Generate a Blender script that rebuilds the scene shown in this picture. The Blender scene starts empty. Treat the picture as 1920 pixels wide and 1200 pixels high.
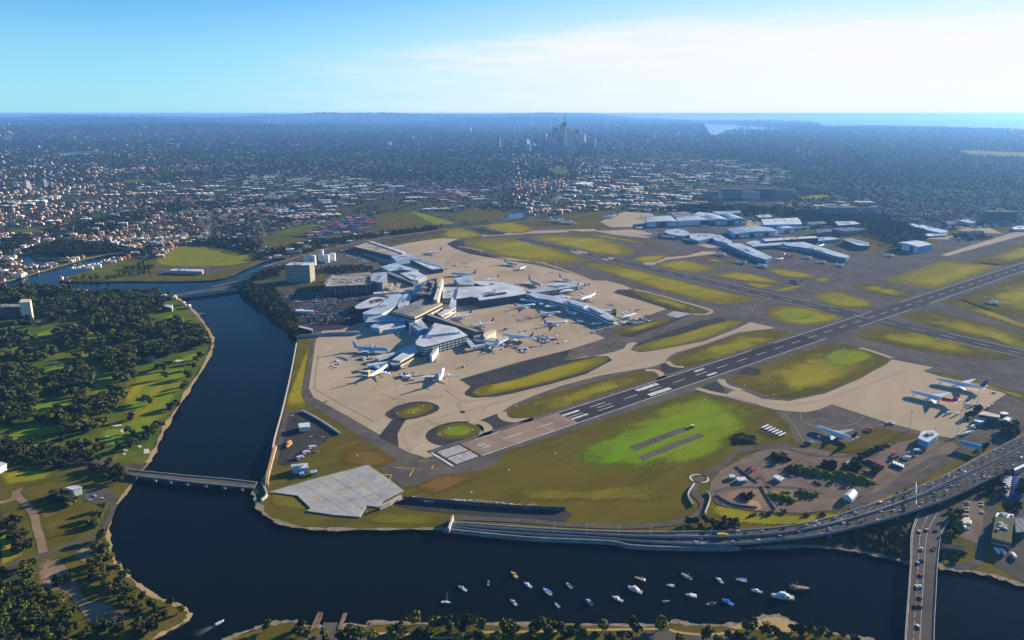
import bpy, bmesh, math, random
import numpy as np
from mathutils import Vector, Matrix
from mathutils.geometry import delaunay_2d_cdt
random.seed(7); rng = np.random.default_rng(7)
SC = bpy.context.scene
COL = SC.collection
R = math.radians

# ------------------------------------------------------------------ camera, sky, sun, exposure
CAM_H = 422.0; FPX = 1421.0; PITCH = math.atan((600-213)/FPX)
cam = bpy.data.cameras.new('camera'); camo = bpy.data.objects.new('camera', cam); COL.objects.link(camo)
camo.location = (0, 0, CAM_H); camo.rotation_euler = (math.pi/2-PITCH, 0, 0)
cam.sensor_width = 36; cam.lens = FPX/1920*36; cam.clip_start = 1; cam.clip_end = 300000
SC.camera = camo
SUN_AZ, SUN_EL = 52.0, 14.5           # degrees right of the view direction (+Y), above the horizon
SUN_STRENGTH, SKY_STRENGTH, EXPOSURE = 5.0, 0.06, 1.4
HAZE = ((3.3e-5, (0.09, 0.40, 1.0), 0.15), (0.42e-5, (0.97, 0.96, 1.0), 0.8))   # clear blue air, and the white forward glow of fine dust
world = bpy.data.worlds.new('World'); SC.world = world; world.use_nodes = True
wn = world.node_tree; wn.nodes.clear()
def wnode(t, **k):
    n = wn.nodes.new(t)
    for a, b in k.items(): setattr(n, a, b)
    return n
sky = wnode('ShaderNodeTexSky', sky_type='NISHITA', sun_disc=False)
sky.sun_elevation = R(SUN_EL); sky.sun_rotation = R(SUN_AZ)
sky.altitude = 100; sky.air_density = 0.8; sky.dust_density = 0.0; sky.ozone_density = 6.0
bg = wnode('ShaderNodeBackground'); bg.inputs['Strength'].default_value = SKY_STRENGTH
wout = wnode('ShaderNodeOutputWorld')
# a high thin sheet of cloud low in the east, from ahead of the camera round towards the sun
tc = wnode('ShaderNodeTexCoord'); sep = wnode('ShaderNodeSeparateXYZ')
wn.links.new(tc.outputs['Generated'], sep.inputs[0])
def wm(op, a, b=None, c=None):
    n = wnode('ShaderNodeMath', operation=op)
    for i, v in enumerate((a, b, c)):
        if v is None: continue
        if isinstance(v, (int, float)): n.inputs[i].default_value = v
        else: wn.links.new(v, n.inputs[i])
    return n.outputs[0]
az = wm('ARCTAN2', sep.outputs[0], sep.outputs[1]); el = wm('ARCSINE', sep.outputs[2])
comb = wnode('ShaderNodeCombineXYZ')
wn.links.new(wm('MULTIPLY', az, 5.0), comb.inputs[0]); wn.links.new(wm('MULTIPLY', el, 45.0), comb.inputs[1])
nz = wnode('ShaderNodeTexNoise'); nz.inputs['Scale'].default_value = 1.6; nz.inputs['Detail'].default_value = 9; nz.inputs['Roughness'].default_value = 0.62
wn.links.new(comb.outputs[0], nz.inputs['Vector'])
def smooth(v, a, b):
    n = wnode('ShaderNodeMapRange', interpolation_type='SMOOTHSTEP')
    wn.links.new(v, n.inputs[0]); n.inputs[1].default_value = a; n.inputs[2].default_value = b
    return n.outputs[0]
top = wm('ADD', el, wm('MULTIPLY', wm('SUBTRACT', nz.outputs[0], 0.5), 0.075))
rise = wm('ADD', R(4.4), wm('MULTIPLY', smooth(wm('COSINE', wm('SUBTRACT', az, R(SUN_AZ))), 0.4, 0.8), R(1.9)))
m_top = wm('SUBTRACT', 1.0, smooth(wm('SUBTRACT', top, rise), -0.016, 0.006))
toward = wm('COSINE', wm('SUBTRACT', az, R(SUN_AZ)))          # 1 below the sun, -1 opposite
m_az = smooth(wm('ADD', toward, wm('MULTIPLY', wm('SUBTRACT', nz.outputs[0], 0.5), 0.45)), 0.34, 0.72)
m_lo = wm('ADD', 0.45, wm('MULTIPLY', smooth(el, 0.03, 0.075), 0.55))
cl = wm('MULTIPLY', wm('MULTIPLY', m_top, m_az), wm('MULTIPLY', m_lo, wm('ADD', 0.45, wm('MULTIPLY', smooth(nz.outputs[0], 0.3, 0.6), 0.4))))
mix = wnode('ShaderNodeMix', data_type='RGBA'); mix.inputs[7].default_value = (6.2, 6.1, 6.15, 1)
tint = wnode('ShaderNodeMix', data_type='RGBA', blend_type='MULTIPLY'); tint.inputs[0].default_value = 1; tint.inputs[7].default_value = (0.80, 1.22, 1.2, 1)
wn.links.new(sky.outputs[0], tint.inputs[6])
# pale air low over the horizon, whiter towards the sun
near_sun = smooth(toward, 0.15, 0.95)
pale = wnode('ShaderNodeMix', data_type='RGBA'); pale.inputs[6].default_value = (2.6, 5.0, 6.3, 1); pale.inputs[7].default_value = (6.1, 6.2, 6.3, 1); wn.links.new(near_sun, pale.inputs[0])
low = wm('SUBTRACT', 1.0, smooth(wm('SUBTRACT', el, wm('MULTIPLY', near_sun, 0.05)), 0.0, 0.17))
hz = wnode('ShaderNodeMix', data_type='RGBA'); wn.links.new(wm('MULTIPLY', low, wm('ADD', 0.72, wm('MULTIPLY', near_sun, 0.2))), hz.inputs[0]); wn.links.new(tint.outputs[2], hz.inputs[6]); wn.links.new(pale.outputs[2], hz.inputs[7])
wn.links.new(cl, mix.inputs[0]); wn.links.new(hz.outputs[2], mix.inputs[6])
wn.links.new(mix.outputs[2], bg.inputs['Color']); wn.links.new(bg.outputs[0], wout.inputs[0])
sun = bpy.data.lights.new('sun', 'SUN'); sun.energy = SUN_STRENGTH; sun.angle = R(0.5); sun.color = (1.0, 0.84, 0.63)
suno = bpy.data.objects.new('sun', sun); COL.objects.link(suno)
sd = Vector((math.sin(R(SUN_AZ))*math.cos(R(SUN_EL)), math.cos(R(SUN_AZ))*math.cos(R(SUN_EL)), math.sin(R(SUN_EL))))
suno.rotation_euler = sd.to_track_quat('Z', 'Y').to_euler(); suno.location = (0, 0, 900)
SC.view_settings.view_transform = 'Standard'; SC.view_settings.look = 'None'; SC.view_settings.gamma = 1
SC.view_settings.exposure = EXPOSURE; SC.view_settings.use_curve_mapping = False
SC.cycles.use_denoising = True; SC.cycles.max_bounces = 5; SC.cycles.volume_bounces = 0
SC.cycles.transparent_max_bounces = 8; SC.cycles.caustics_reflective = False; SC.cycles.caustics_refractive = False

# ------------------------------------------------------------------ helpers
CP, SP = math.cos(PITCH), math.sin(PITCH)
def P(x, y, z=0.0):
    """ground point seen at photo pixel (x, y) on the level z (a survey of the site from the photograph)"""
    dx, dz = (x-960)/FPX, -(y-600)/FPX
    Y = CP+dz*SP; Z = -SP+dz*CP; t = (z-CAM_H)/Z
    return Vector((dx*t, Y*t, z))
def tag(o, label=None, cat=None, group=None, kind=None):
    if label: o['label'] = label
    if cat: o['category'] = cat
    if group: o['group'] = group
    if kind: o['kind'] = kind
    return o
def mesh(name, verts, faces, mats, idx=None, smooth=False):
    me = bpy.data.meshes.new(name); me.from_pydata([tuple(v) for v in verts], [], faces)
    for m in (mats if isinstance(mats, (list, tuple)) else [mats]): me.materials.append(m)
    if idx is not None: me.polygons.foreach_set('material_index', idx)
    if smooth: me.polygons.foreach_set('use_smooth', [True]*len(me.polygons))
    me.update(); return me
def obj(name, me, parent=None, loc=None, rz=None, scale=None):
    o = bpy.data.objects.new(name, me); COL.objects.link(o)
    if parent: o.parent = parent
    if loc is not None: o.location = loc
    if rz is not None: o.rotation_euler = (0, 0, rz)
    if scale is not None: o.scale = scale if hasattr(scale, '__len__') else (scale,)*3
    return o
def empty(name, loc=(0, 0, 0), rz=0):
    o = bpy.data.objects.new(name, None); COL.objects.link(o); o.location = loc; o.rotation_euler = (0, 0, rz)
    o.empty_display_size = 1; return o
class MB:
    """collects shapes for one mesh"""
    def __init__(s): s.v = []; s.f = []; s.m = []
    def add(s, vs, fs, m=0):
        b = len(s.v); s.v += [tuple(v) for v in vs]; s.f += [tuple(b+i for i in f) for f in fs]; s.m += [m]*len(fs)
    def prism(s, poly, z0, z1, m=0, mt=None, bottom=False):
        n = len(poly); vs = [(p[0], p[1], z0) for p in poly]+[(p[0], p[1], z1) for p in poly]
        a = sum(poly[i][0]*poly[(i+1) % n][1]-poly[(i+1) % n][0]*poly[i][1] for i in range(n))
        if a < 0: vs = vs[:n][::-1]+vs[n:][::-1]
        s.add(vs, [(i, (i+1) % n, n+(i+1) % n, n+i) for i in range(n)], m)
        s.add(vs[n:], [tuple(range(n))], m if mt is None else mt)
        if bottom: s.add(vs[:n], [tuple(range(n))[::-1]], m)
    def box(s, x0, x1, y0, y1, z0, z1, m=0, mt=None):
        s.prism([(x0, y0), (x1, y0), (x1, y1), (x0, y1)], z0, z1, m, mt, True)
    def beam(s, a, b, w, h, m=0):
        a, b = Vector(a), Vector(b); d = (b-a).normalized(); up = Vector((0, 0, 1))
        if abs(d.z) > 0.95: up = Vector((1, 0, 0))
        x = d.cross(up).normalized()*w/2; y = x.cross(d).normalized()*h/2
        vs = [a-x-y, a+x-y, a+x+y, a-x+y, b-x-y, b+x-y, b+x+y, b-x+y]
        s.add(vs, [(3, 2, 1, 0), (4, 5, 6, 7), (0, 1, 5, 4), (1, 2, 6, 5), (2, 3, 7, 6), (3, 0, 4, 7)], m)
    def tube(s, pts, rad, n=8, m=0, cap=True):
        rings = []
        for i, p in enumerate(pts):
            p = Vector(p); d = (Vector(pts[min(i+1, len(pts)-1)])-Vector(pts[max(i-1, 0)])).normalized()
            up = Vector((0, 0, 1)) if abs(d.z) < 0.9 else Vector((1, 0, 0))
            x = d.cross(up).normalized(); y = x.cross(d); r = rad[i] if hasattr(rad, '__len__') else rad
            rings.append([p+(x*math.cos(2*math.pi*k/n)+y*math.sin(2*math.pi*k/n))*r for k in range(n)])
        fs = []
        for i in range(len(rings)-1):
            fs += [(i*n+k, i*n+(k+1) % n, (i+1)*n+(k+1) % n, (i+1)*n+k) for k in range(n)]
        if cap: fs += [tuple(range(n))[::-1], tuple((len(rings)-1)*n+k for k in range(n))]
        s.add([v for r in rings for v in r], fs, m)
    def mesh(s, name, mats, smooth=False): return mesh(name, s.v, s.f, mats, s.m, smooth)
    def build(s, name, mats, parent=None, loc=None, rz=None, smooth=False): return obj(name, s.mesh(name, mats, smooth), parent, loc, rz)
def copy_tree(o, parent=None, loc=None, rz=None, scale=None):
    c = o.copy(); COL.objects.link(c); c.parent = parent
    if loc is not None: c.location = loc
    if rz is not None: c.rotation_euler = (0, 0, rz)
    if scale is not None: c.scale = (scale,)*3
    for ch in o.children: copy_tree(ch, c)
    return c
def spline(pts, closed=True, k=5):
    """Catmull-Rom through the given points"""
    pts = [Vector(p) for p in pts]; n = len(pts); out = []
    for i in range(n if closed else n-1):
        g = lambda j: pts[j % n] if closed else pts[max(0, min(n-1, j))]
        a, b, c, d = g(i-1), g(i), g(i+1), g(i+2)
        for s in range(k):
            t = s/k
            out.append(0.5*((2*b)+(c-a)*t+(2*a-5*b+4*c-d)*t*t+(3*b-a-3*c+d)*t**3))
    if not closed: out.append(pts[-1])
    return out
def PX(poly, z=0.0): return [P(x, y, z) for x, y in poly]
def inside(px, py, poly):
    """numpy point in polygon"""
    r = np.zeros(px.shape, bool); n = len(poly)
    for i in range(n):
        x0, y0 = poly[i][0], poly[i][1]; x1, y1 = poly[(i+1) % n][0], poly[(i+1) % n][1]
        if y0 == y1: continue
        c = (y0 > py) != (y1 > py)
        r ^= c & (px < (x1-x0)*(py-y0)/(y1-y0)+x0)
    return r

# ------------------------------------------------------------------ materials
def rgb(*c): return (c[0], c[1], c[2], 1)
MATS = {}
def mat(name, col, col2=None, scale=0.05, rough=0.9, detail=6, col3=None, scale2=None, bump=0, spec=0.0, metal=0, stretch=None, rand=None, lo=0.38, hi=0.62):
    """principled material whose base colour drifts between col and col2 (and specks of col3)"""
    if name in MATS: return MATS[name]
    m = bpy.data.materials.new(name); m.use_nodes = True; nt = m.node_tree; b = nt.nodes['Principled BSDF']
    b.inputs['Roughness'].default_value = rough; b.inputs['Metallic'].default_value = metal; b.inputs['Specular IOR Level'].default_value = spec
    b.inputs['Base Color'].default_value = rgb(*col)
    L = nt.links.new
    if col2 or rand:
        geo = nt.nodes.new('ShaderNodeNewGeometry'); mp = nt.nodes.new('ShaderNodeMapping'); L(geo.outputs['Position'], mp.inputs[0])
        if stretch: mp.vector_type = 'TEXTURE'; mp.inputs['Scale'].default_value = tuple(1/v for v in stretch[0]); mp.inputs['Rotation'].default_value = (0, 0, stretch[1])
        def noise(sc, lo=lo, hi=hi):
            n = nt.nodes.new('ShaderNodeTexNoise'); n.inputs['Scale'].default_value = sc; n.inputs['Detail'].default_value = detail; n.inputs['Roughness'].default_value = 0.65
            L(mp.outputs[0], n.inputs['Vector'])
            r = nt.nodes.new('ShaderNodeMapRange'); r.inputs[1].default_value = lo; r.inputs[2].default_value = hi; L(n.outputs[0], r.inputs[0]); return r.outputs[0]
        def mx(f, a, bb):
            x = nt.nodes.new('ShaderNodeMix'); x.data_type = 'RGBA'; L(f, x.inputs[0])
            for i, v in ((6, a), (7, bb)):
                if isinstance(v, tuple): x.inputs[i].default_value = rgb(*v)
                else: L(v, x.inputs[i])
            return x.outputs[2]
        c = mx(noise(scale), tuple(col), tuple(col2)) if col2 else None
        if col3: c = mx(noise(scale2 or scale*4, 0.5, 0.68), c, tuple(col3))
        if rand:
            oi = nt.nodes.new('ShaderNodeObjectInfo'); cr = nt.nodes.new('ShaderNodeValToRGB'); cr.color_ramp.interpolation = 'CONSTANT'
            e = cr.color_ramp.elements
            while len(e) < len(rand): e.new(0.5)
            for i, rc in enumerate(rand): e[i].position = i/len(rand); e[i].color = rgb(*rc)
            L(oi.outputs['Random'], cr.inputs[0]); c = cr.outputs[0]
        L(c, b.inputs['Base Color'])
        if bump:
            bm_ = nt.nodes.new('ShaderNodeBump'); bm_.inputs['Strength'].default_value = 1; bm_.inputs['Distance'].default_value = bump
            L(noise(scale2 or scale*4), bm_.inputs['Height']); L(bm_.outputs[0], b.inputs['Normal'])
    MATS[name] = m; return m
def soft(name, base):
    """copy of a ground material that frays out towards the sheet's border (attribute 'edge')"""
    if name in MATS: return MATS[name]
    m = base.copy(); m.name = name; nt = m.node_tree; L = nt.links.new
    b = nt.nodes['Principled BSDF']; out = [n for n in nt.nodes if n.type == 'OUTPUT_MATERIAL'][0]
    at = nt.nodes.new('ShaderNodeAttribute'); at.attribute_name = 'edge'
    geo = nt.nodes.new('ShaderNodeNewGeometry')
    def nz_(sc, d):
        n = nt.nodes.new('ShaderNodeTexNoise'); n.inputs['Scale'].default_value = sc; n.inputs['Detail'].default_value = d; L(geo.outputs['Position'], n.inputs['Vector']); return n.outputs[0]
    def add_(x, y, k):
        q = nt.nodes.new('ShaderNodeMath'); q.operation = 'MULTIPLY_ADD'; L(y, q.inputs[0]); q.inputs[1].default_value = k; L(x, q.inputs[2]); return q.outputs[0]
    v = add_(add_(at.outputs['Fac'], nz_(0.03, 5), 1.3), nz_(0.55, 2), 2.2)      # tufts thin out towards the border
    r = nt.nodes.new('ShaderNodeMapRange'); r.inputs[1].default_value = 2.20; r.inputs[2].default_value = 2.26; L(v, r.inputs[0])
    t = nt.nodes.new('ShaderNodeBsdfTransparent'); x = nt.nodes.new('ShaderNodeMixShader'); L(r.outputs[0], x.inputs[0]); L(t.outputs[0], x.inputs[1]); L(b.outputs[0], x.inputs[2]); L(x.outputs[0], out.inputs[0])
    MATS[name] = m; return m
M = {}
M['grass'] = mat('grass_olive', (0.120, 0.098, 0.012), (0.078, 0.074, 0.010), 0.012, col3=(0.150, 0.108, 0.018), scale2=0.05, stretch=((0.22, 1, 1), R(38.5)))
M['grass_y'] = mat('grass_yellow', (0.29, 0.25, 0.010), (0.185, 0.18, 0.010), 0.014, col3=(0.30, 0.20, 0.018), scale2=0.03, stretch=((0.22, 1, 1), R(38.5)))
M['grass_e'] = mat('grass_edge', (0.17, 0.145, 0.012), (0.12, 0.115, 0.011), 0.02, col3=(0.2, 0.15, 0.02), scale2=0.05, stretch=((0.22, 1, 1), R(38.5)))
M['grass_v'] = mat('grass_vivid', (0.13, 0.245, 0.006), (0.20, 0.23, 0.008), 0.012, col3=(0.13, 0.13, 0.01), scale2=0.04, stretch=((0.22, 1, 1), R(38.5)))
M['grass_b'] = mat('grass_brown', (0.20, 0.10, 0.022), (0.14, 0.10, 0.022), 0.02)
M['park'] = mat('park_grass', (0.055, 0.11, 0.009), (0.10, 0.12, 0.011), 0.012, col3=(0.19, 0.145, 0.025), scale2=0.02)  # darkened to carry the golf course's long tree shadows in its colour
M['rough'] = mat('rough_grass', (0.085, 0.09, 0.014), (0.14, 0.105, 0.02), 0.015, col3=(0.045, 0.06, 0.012), scale2=0.06)
M['fair'] = mat('fairway', (0.13, 0.22, 0.012), (0.18, 0.22, 0.014), 0.02, col3=(0.24, 0.18, 0.02), scale2=0.014)  # lighter mown grass; the yellow lime also stands in for sunlight on it
M['tarmac'] = mat('tarmac', (0.125, 0.11, 0.095), (0.085, 0.078, 0.07), 0.012, col3=(0.15, 0.125, 0.10), scale2=0.05)
M['asphalt'] = mat('asphalt', (0.06, 0.056, 0.054), (0.04, 0.039, 0.04), 0.02, col3=(0.075, 0.068, 0.06), scale2=0.08)
M['road'] = mat('road_asphalt', (0.12, 0.105, 0.09), (0.085, 0.075, 0.068), 0.03)
M['concrete'] = mat('apron_concrete', (0.43, 0.345, 0.235), (0.35, 0.28, 0.195), 0.010, col3=(0.39, 0.295, 0.19), scale2=0.06, stretch=((1, 0.35, 1), R(-40)))
M['road_dark'] = mat('motorway_asphalt', (0.085, 0.075, 0.066), (0.06, 0.054, 0.05), 0.03)
M['concrete_p'] = mat('runway_concrete', (0.33, 0.24, 0.175), (0.26, 0.195, 0.15), 0.02, col3=(0.20, 0.15, 0.12), scale2=0.03, stretch=((1, 0.2, 1), R(38)))
M['concrete_g'] = mat('grey_concrete', (0.37, 0.37, 0.355), (0.28, 0.285, 0.28), 0.05, col3=(0.41, 0.40, 0.37), scale2=0.02)
M['white_paint'] = mat('white_paint', (0.70, 0.70, 0.68), (0.42, 0.42, 0.41), 0.12)
M['yellow_paint'] = mat('yellow_paint', (0.70, 0.42, 0.03), (0.5, 0.33, 0.05), 0.2)
M['sand'] = mat('sand', (0.44, 0.32, 0.16), (0.34, 0.24, 0.12), 0.04)
M['dirt'] = mat('bare_earth', (0.30, 0.21, 0.14), (0.21, 0.145, 0.09), 0.03, col3=(0.16, 0.13, 0.06), scale2=0.07)
M['rock'] = mat('river_wall', (0.30, 0.26, 0.19), (0.16, 0.14, 0.10), 0.2)
# ------------------------------------------------------------------ land and water
WATER_Z = -2.5
RIVER = [(262,1215),(285,1200),(300,1190),(335,1172),(355,1156),(345,1140),(320,1130),(285,1115),(250,1088),(222,1062),(208,1035),(203,1005),(205,975),(215,950),(235,925),(249,905),
 (262,885),(277,868),(292,840),(310,800),(335,760),(360,720),(380,690),(397,655),(398,635),(385,610),(365,585),(345,568),(332,558),(300,553),(255,555),(200,553),(147,548),(100,550),(50,546),(0,546),(-80,560),
 (-80,548),(0,530),(63,513),(133,493),(200,477),(240,475),(240,483),(213,490),(183,500),(147,513),(123,520),(115,527),(167,528),(233,527),(333,527),(400,525),(430,517),(450,508),(473,495),(500,487),(535,483),
 (530,492),(513,502),(493,513),(473,527),(450,538),(447,546),(470,560),(500,585),(530,610),(553,628),(556,642),(545,700),(530,765),(515,820),(505,870),(494,898),(480,912),(478,930),(485,948),(502,968),(540,984),(590,991),
 (675,992),(830,991),(986,1008),(1140,1015),(1184,1024),(1277,1028),(1387,1028),(1513,1024),(1600,1032),(1675,1047),(1706,1056),(1759,1062),(1810,1069),(1870,1080),(1925,1098),(2150,1150),(2150,1400),(1800,1320),(1700,1230),(1640,1200),
 (1585,1192),(1550,1184),(1515,1177),(1492,1170),(1472,1159),(1452,1154),(1435,1156),(1405,1165),(1372,1172),(1300,1171),(1267,1165),(1230,1172),(1115,1171),(960,1170),(805,1169),(695,1167),(687,1173),(580,1174),(565,1166),(540,1165),(505,1170),(455,1186),(417,1202),(400,1215),(330,1300)]
POND = [(33,482),(53,477),(72,486),(113,485),(90,494),(60,499),(43,493)]
POND2 = [(7,474),(37,460),(36,468),(22,476)]
LAKE = [(1040,412),(1070,407),(1100,407),(1122,415),(1143,426),(1098,422),(1070,419)]
CANAL = [(944,411),(957,397),(978,393),(981,407),(960,411)]
CANAL2 = [(1030,377),(1048,366),(1060,366),(1050,374),(1040,381)]
FAR_LAKE = [(98,290),(125,286),(160,284),(192,282),(165,289),(130,292)]
HARBOUR = [(1300,233),(1318,238),(1325,246),(1332,254),(1350,253),(1372,247),(1440,246),(1492,247),(1462,240),(1400,235),(1340,232)]
SEA = [(2600,262),(1990,254),(1920,249),(1850,246),(1790,243),(1720,240),(1650,237),(1600,239),(1560,241),(1538,239),(1534,233),(1500,231),(1430,229),(1320,229),(1240,226),(1180,222.5),(1130,220.5)]
water_polys = [PX(p) for p in (RIVER, POND, POND2, LAKE, CANAL, CANAL2, FAR_LAKE, HARBOUR)]
water_polys = [spline(p, True, 3) if i == 0 else spline(p, True, 4) for i, p in enumerate(water_polys)]
sea_poly = PX(SEA)+[Vector((11000, 95000, 0)), Vector((120000, 95000, 0)), Vector((120000, 9000, 0))]
water_polys.append(sea_poly)
def drop(d):
    """the round earth falling away"""
    return max(0.0, d-50000)**2/(2*6.371e6)
def hill(x, y):
    """gentle ridges far off"""
    d = math.hypot(x, y)
    t = min(1, max(0, (d-11000)/14000)); t = t*t*(3-2*t)
    w = math.sin(x/3100+y/5200+1)*0.5+math.sin(x/1700-y/2900)*0.28+math.sin(x/900+y/1300+2)*0.12+0.45
    e = 1 if x < 0.12*y else 0.35
    far = min(1, max(0, (d-36000)/12000)); side = min(1, max(0, (x/max(y, 1)+0.75)/0.7)) if x < 0.1*y else min(1, max(0, 1-(x/max(y, 1)-0.1)/0.06))
    return max(0, t*w*150*e)+far*far*(3-2*far)*side*(250+60*math.sin(x/2600)+35*math.sin(x/1100+1))-drop(d)
def build_land():
    vs, faces = [], []
    X0, X1, Y0, Y1 = -62000., 62000., -2500., 60000.
    for p in ((X0, Y0), (X1, Y0), (X1, Y1), (X0, Y1)): vs.append(Vector(p))
    edges = [(0, 1), (1, 2), (2, 3), (3, 0)]
    for poly in water_polys:
        if sum(poly[i].x*poly[i-1].y-poly[i-1].x*poly[i].y for i in range(len(poly))) > 0: poly = poly[::-1]
        b = len(vs); vs += [Vector((p.x, p.y)) for p in poly]; faces.append(list(range(b, b+len(poly))))
    r = 9000
    while r < 80000:
        for a in np.arange(-44, 44.1, 1.1):
            p = Vector((r*math.sin(R(a)), r*math.cos(R(a))))
            if p.y < Y1-200: vs.append(p)
        r *= 1.07
    V, Eo, F, _, _, of = delaunay_2d_cdt(vs, edges, faces, 0, 1e-3)
    shore = {}
    out = []; wet = set(); dry = set()
    for f, o in zip(F, of):
        c = sum((V[i] for i in f), Vector((0, 0)))/3
        if o or not (X0 <= c.x <= X1 and Y0 <= c.y <= Y1): continue
        out.append(tuple(f))
    v3 = [(v.x, v.y, hill(v.x, v.y)) for v in V]
    # banks: drop a wall from every edge that has no second triangle
    cnt = {}
    for f in out:
        for i in range(3):
            a, b = f[i], f[(i+1) % 3]; cnt.setdefault((min(a, b), max(a, b)), []).append((a, b))
    low = {}
    for k, l in cnt.items():
        if len(l) == 1:
            a, b = l[0]
            for i in (a, b):
                if i not in low: low[i] = len(v3); v3.append((v3[i][0], v3[i][1], WATER_Z-2-drop(math.hypot(v3[i][0], v3[i][1]))))
            out.append((b, a, low[a], low[b]))
    return v3, out
M['suburb'] = mat('suburb_ground', (0.045, 0.055, 0.022), (0.075, 0.072, 0.04), 0.004, col3=(0.14, 0.12, 0.095), scale2=0.02)
lv, lf = build_land()
tag(obj('ground', mesh('ground', lv, lf, M['suburb'])), 'broad flat land reaching from the airport to the horizon', None, None, 'structure')
def water_mat():
    m = bpy.data.materials.new('water'); m.use_nodes = True; nt = m.node_tree; b = nt.nodes['Principled BSDF']; L = nt.links.new
    b.inputs['Base Color'].default_value = (0.003, 0.006, 0.008, 1); b.inputs['Roughness'].default_value = 0.10; b.inputs['IOR'].default_value = 1.33; b.inputs['Specular IOR Level'].default_value = 0.05
    geo = nt.nodes.new('ShaderNodeNewGeometry'); mp = nt.nodes.new('ShaderNodeMapping'); mp.inputs['Scale'].default_value = (0.5, 1.0, 1); L(geo.outputs['Position'], mp.inputs[0])
    n = nt.nodes.new('ShaderNodeTexNoise'); n.inputs['Scale'].default_value = 0.35; n.inputs['Detail'].default_value = 4; L(mp.outputs[0], n.inputs['Vector'])
    n2 = nt.nodes.new('ShaderNodeTexNoise'); n2.inputs['Scale'].default_value = 0.012; n2.inputs['Detail'].default_value = 3; L(geo.outputs['Position'], n2.inputs['Vector'])
    mu = nt.nodes.new('ShaderNodeMath'); mu.operation = 'MULTIPLY'; L(n.outputs[0], mu.inputs[0]); L(n2.outputs[0], mu.inputs[1])
    bu = nt.nodes.new('ShaderNodeBump'); bu.inputs['Distance'].default_value = 0.22; bu.inputs['Strength'].default_value = 1; L(mu.outputs[0], bu.inputs['Height']); L(bu.outputs[0], b.inputs['Normal'])
    n3 = nt.nodes.new('ShaderNodeTexNoise'); n3.inputs['Scale'].default_value = 0.006; n3.inputs['Detail'].default_value = 5; mp3 = nt.nodes.new('ShaderNodeMapping'); mp3.vector_type = 'TEXTURE'; mp3.inputs['Rotation'].default_value = (0, 0, R(25)); mp3.inputs['Scale'].default_value = (4, 1, 1); L(geo.outputs['Position'], mp3.inputs[0]); L(mp3.outputs[0], n3.inputs['Vector'])
    r3 = nt.nodes.new('ShaderNodeMapRange'); r3.inputs[1].default_value = 0.35; r3.inputs[2].default_value = 0.7; r3.inputs[3].default_value = 0.05; r3.inputs[4].default_value = 0.26; L(n3.outputs[0], r3.inputs[0]); L(r3.outputs[0], b.inputs['Roughness'])
    return m
M['water'] = water_mat()
wv = [(0, 0, WATER_Z)]; wf = []; rings = [3000, 8000]+[9000*1.12**i for i in range(1, 19)]; NA = 96
for r_ in rings:
    for i in range(NA): a_ = 2*math.pi*i/NA; wv.append((r_*math.sin(a_), r_*math.cos(a_), WATER_Z-drop(r_)))
wf += [(0, 1+(i+1) % NA, 1+i) for i in range(NA)]
for k_ in range(len(rings)-1): wf += [(1+k_*NA+i, 1+k_*NA+(i+1) % NA, 1+(k_+1)*NA+(i+1) % NA, 1+(k_+1)*NA+i) for i in range(NA)]
tag(obj('water', mesh('water', wv, wf, M['water'], smooth=True)), 'dark blue river and sea', None, None, 'structure')

# ------------------------------------------------------------------ ground sheets
Z_GRASS, Z_TAR, Z_CON, Z_ISL, Z_RWY, Z_MARK = 0.06, 0.14, 0.22, 0.30, 0.38, 0.46
def sheet(name, poly, z, m, k=0, label=None, px=True):
    w = PX(poly, z) if px else [Vector((p[0], p[1], z)) for p in poly]
    if k: w = spline(w, True, k)
    n = len(w); a = sum(w[i].x*w[(i+1) % n].y-w[(i+1) % n].x*w[i].y for i in range(n))
    if a < 0: w = w[::-1]
    o = obj(name, mesh(name, w, [tuple(range(n))], m)); return tag(o, label, None, None, 'structure')
def patch(name, poly, z, base, inner=0.6, label=None):
    """ground sheet that frays out towards its border"""
    m = soft(base.name+'_frayed', base)
    w = spline(PX(poly, z), True, 4); n = len(w); c = sum(w, Vector())/n
    a = sum(w[i].x*w[(i+1) % n].y-w[(i+1) % n].x*w[i].y for i in range(n))
    if a < 0: w = w[::-1]
    vs = w+[c+(p-c)*inner for p in w]
    fs = [(i, (i+1) % n, n+(i+1) % n, n+i) for i in range(n)]+[tuple(range(n, 2*n))]
    me = mesh(name, vs, fs, m); at = me.attributes.new('edge', 'FLOAT', 'POINT'); at.data.foreach_set('value', [0.0]*n+[1.0]*n)
    return tag(obj(name, me), label, None, None, 'structure')
def ribbon_mesh(name, pts, w, m, z=None, zs=None):
    n = len(pts); vs = []
    for i, p in enumerate(pts):
        d = (pts[min(i+1, n-1)]-pts[max(i-1, 0)]); d.z = 0; d.normalize(); s = Vector((d.y, -d.x, 0))
        ww = w[i] if hasattr(w, '__len__') else w; zz = z if z is not None else p.z
        vs += [Vector((p.x, p.y, zz))-s*ww/2, Vector((p.x, p.y, zz))+s*ww/2]
    return mesh(name, vs, [(2*i, 2*i+1, 2*i+3, 2*i+2) for i in range(n-1)], m)
def ribbon(name, px, w, z, m, k=5, label=None):
    pts = spline(PX(px, z), False, k) if k else PX(px, z)
    return tag(obj(name, ribbon_mesh(name, pts, w, m, z)), label, None, None, 'structure')

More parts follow.
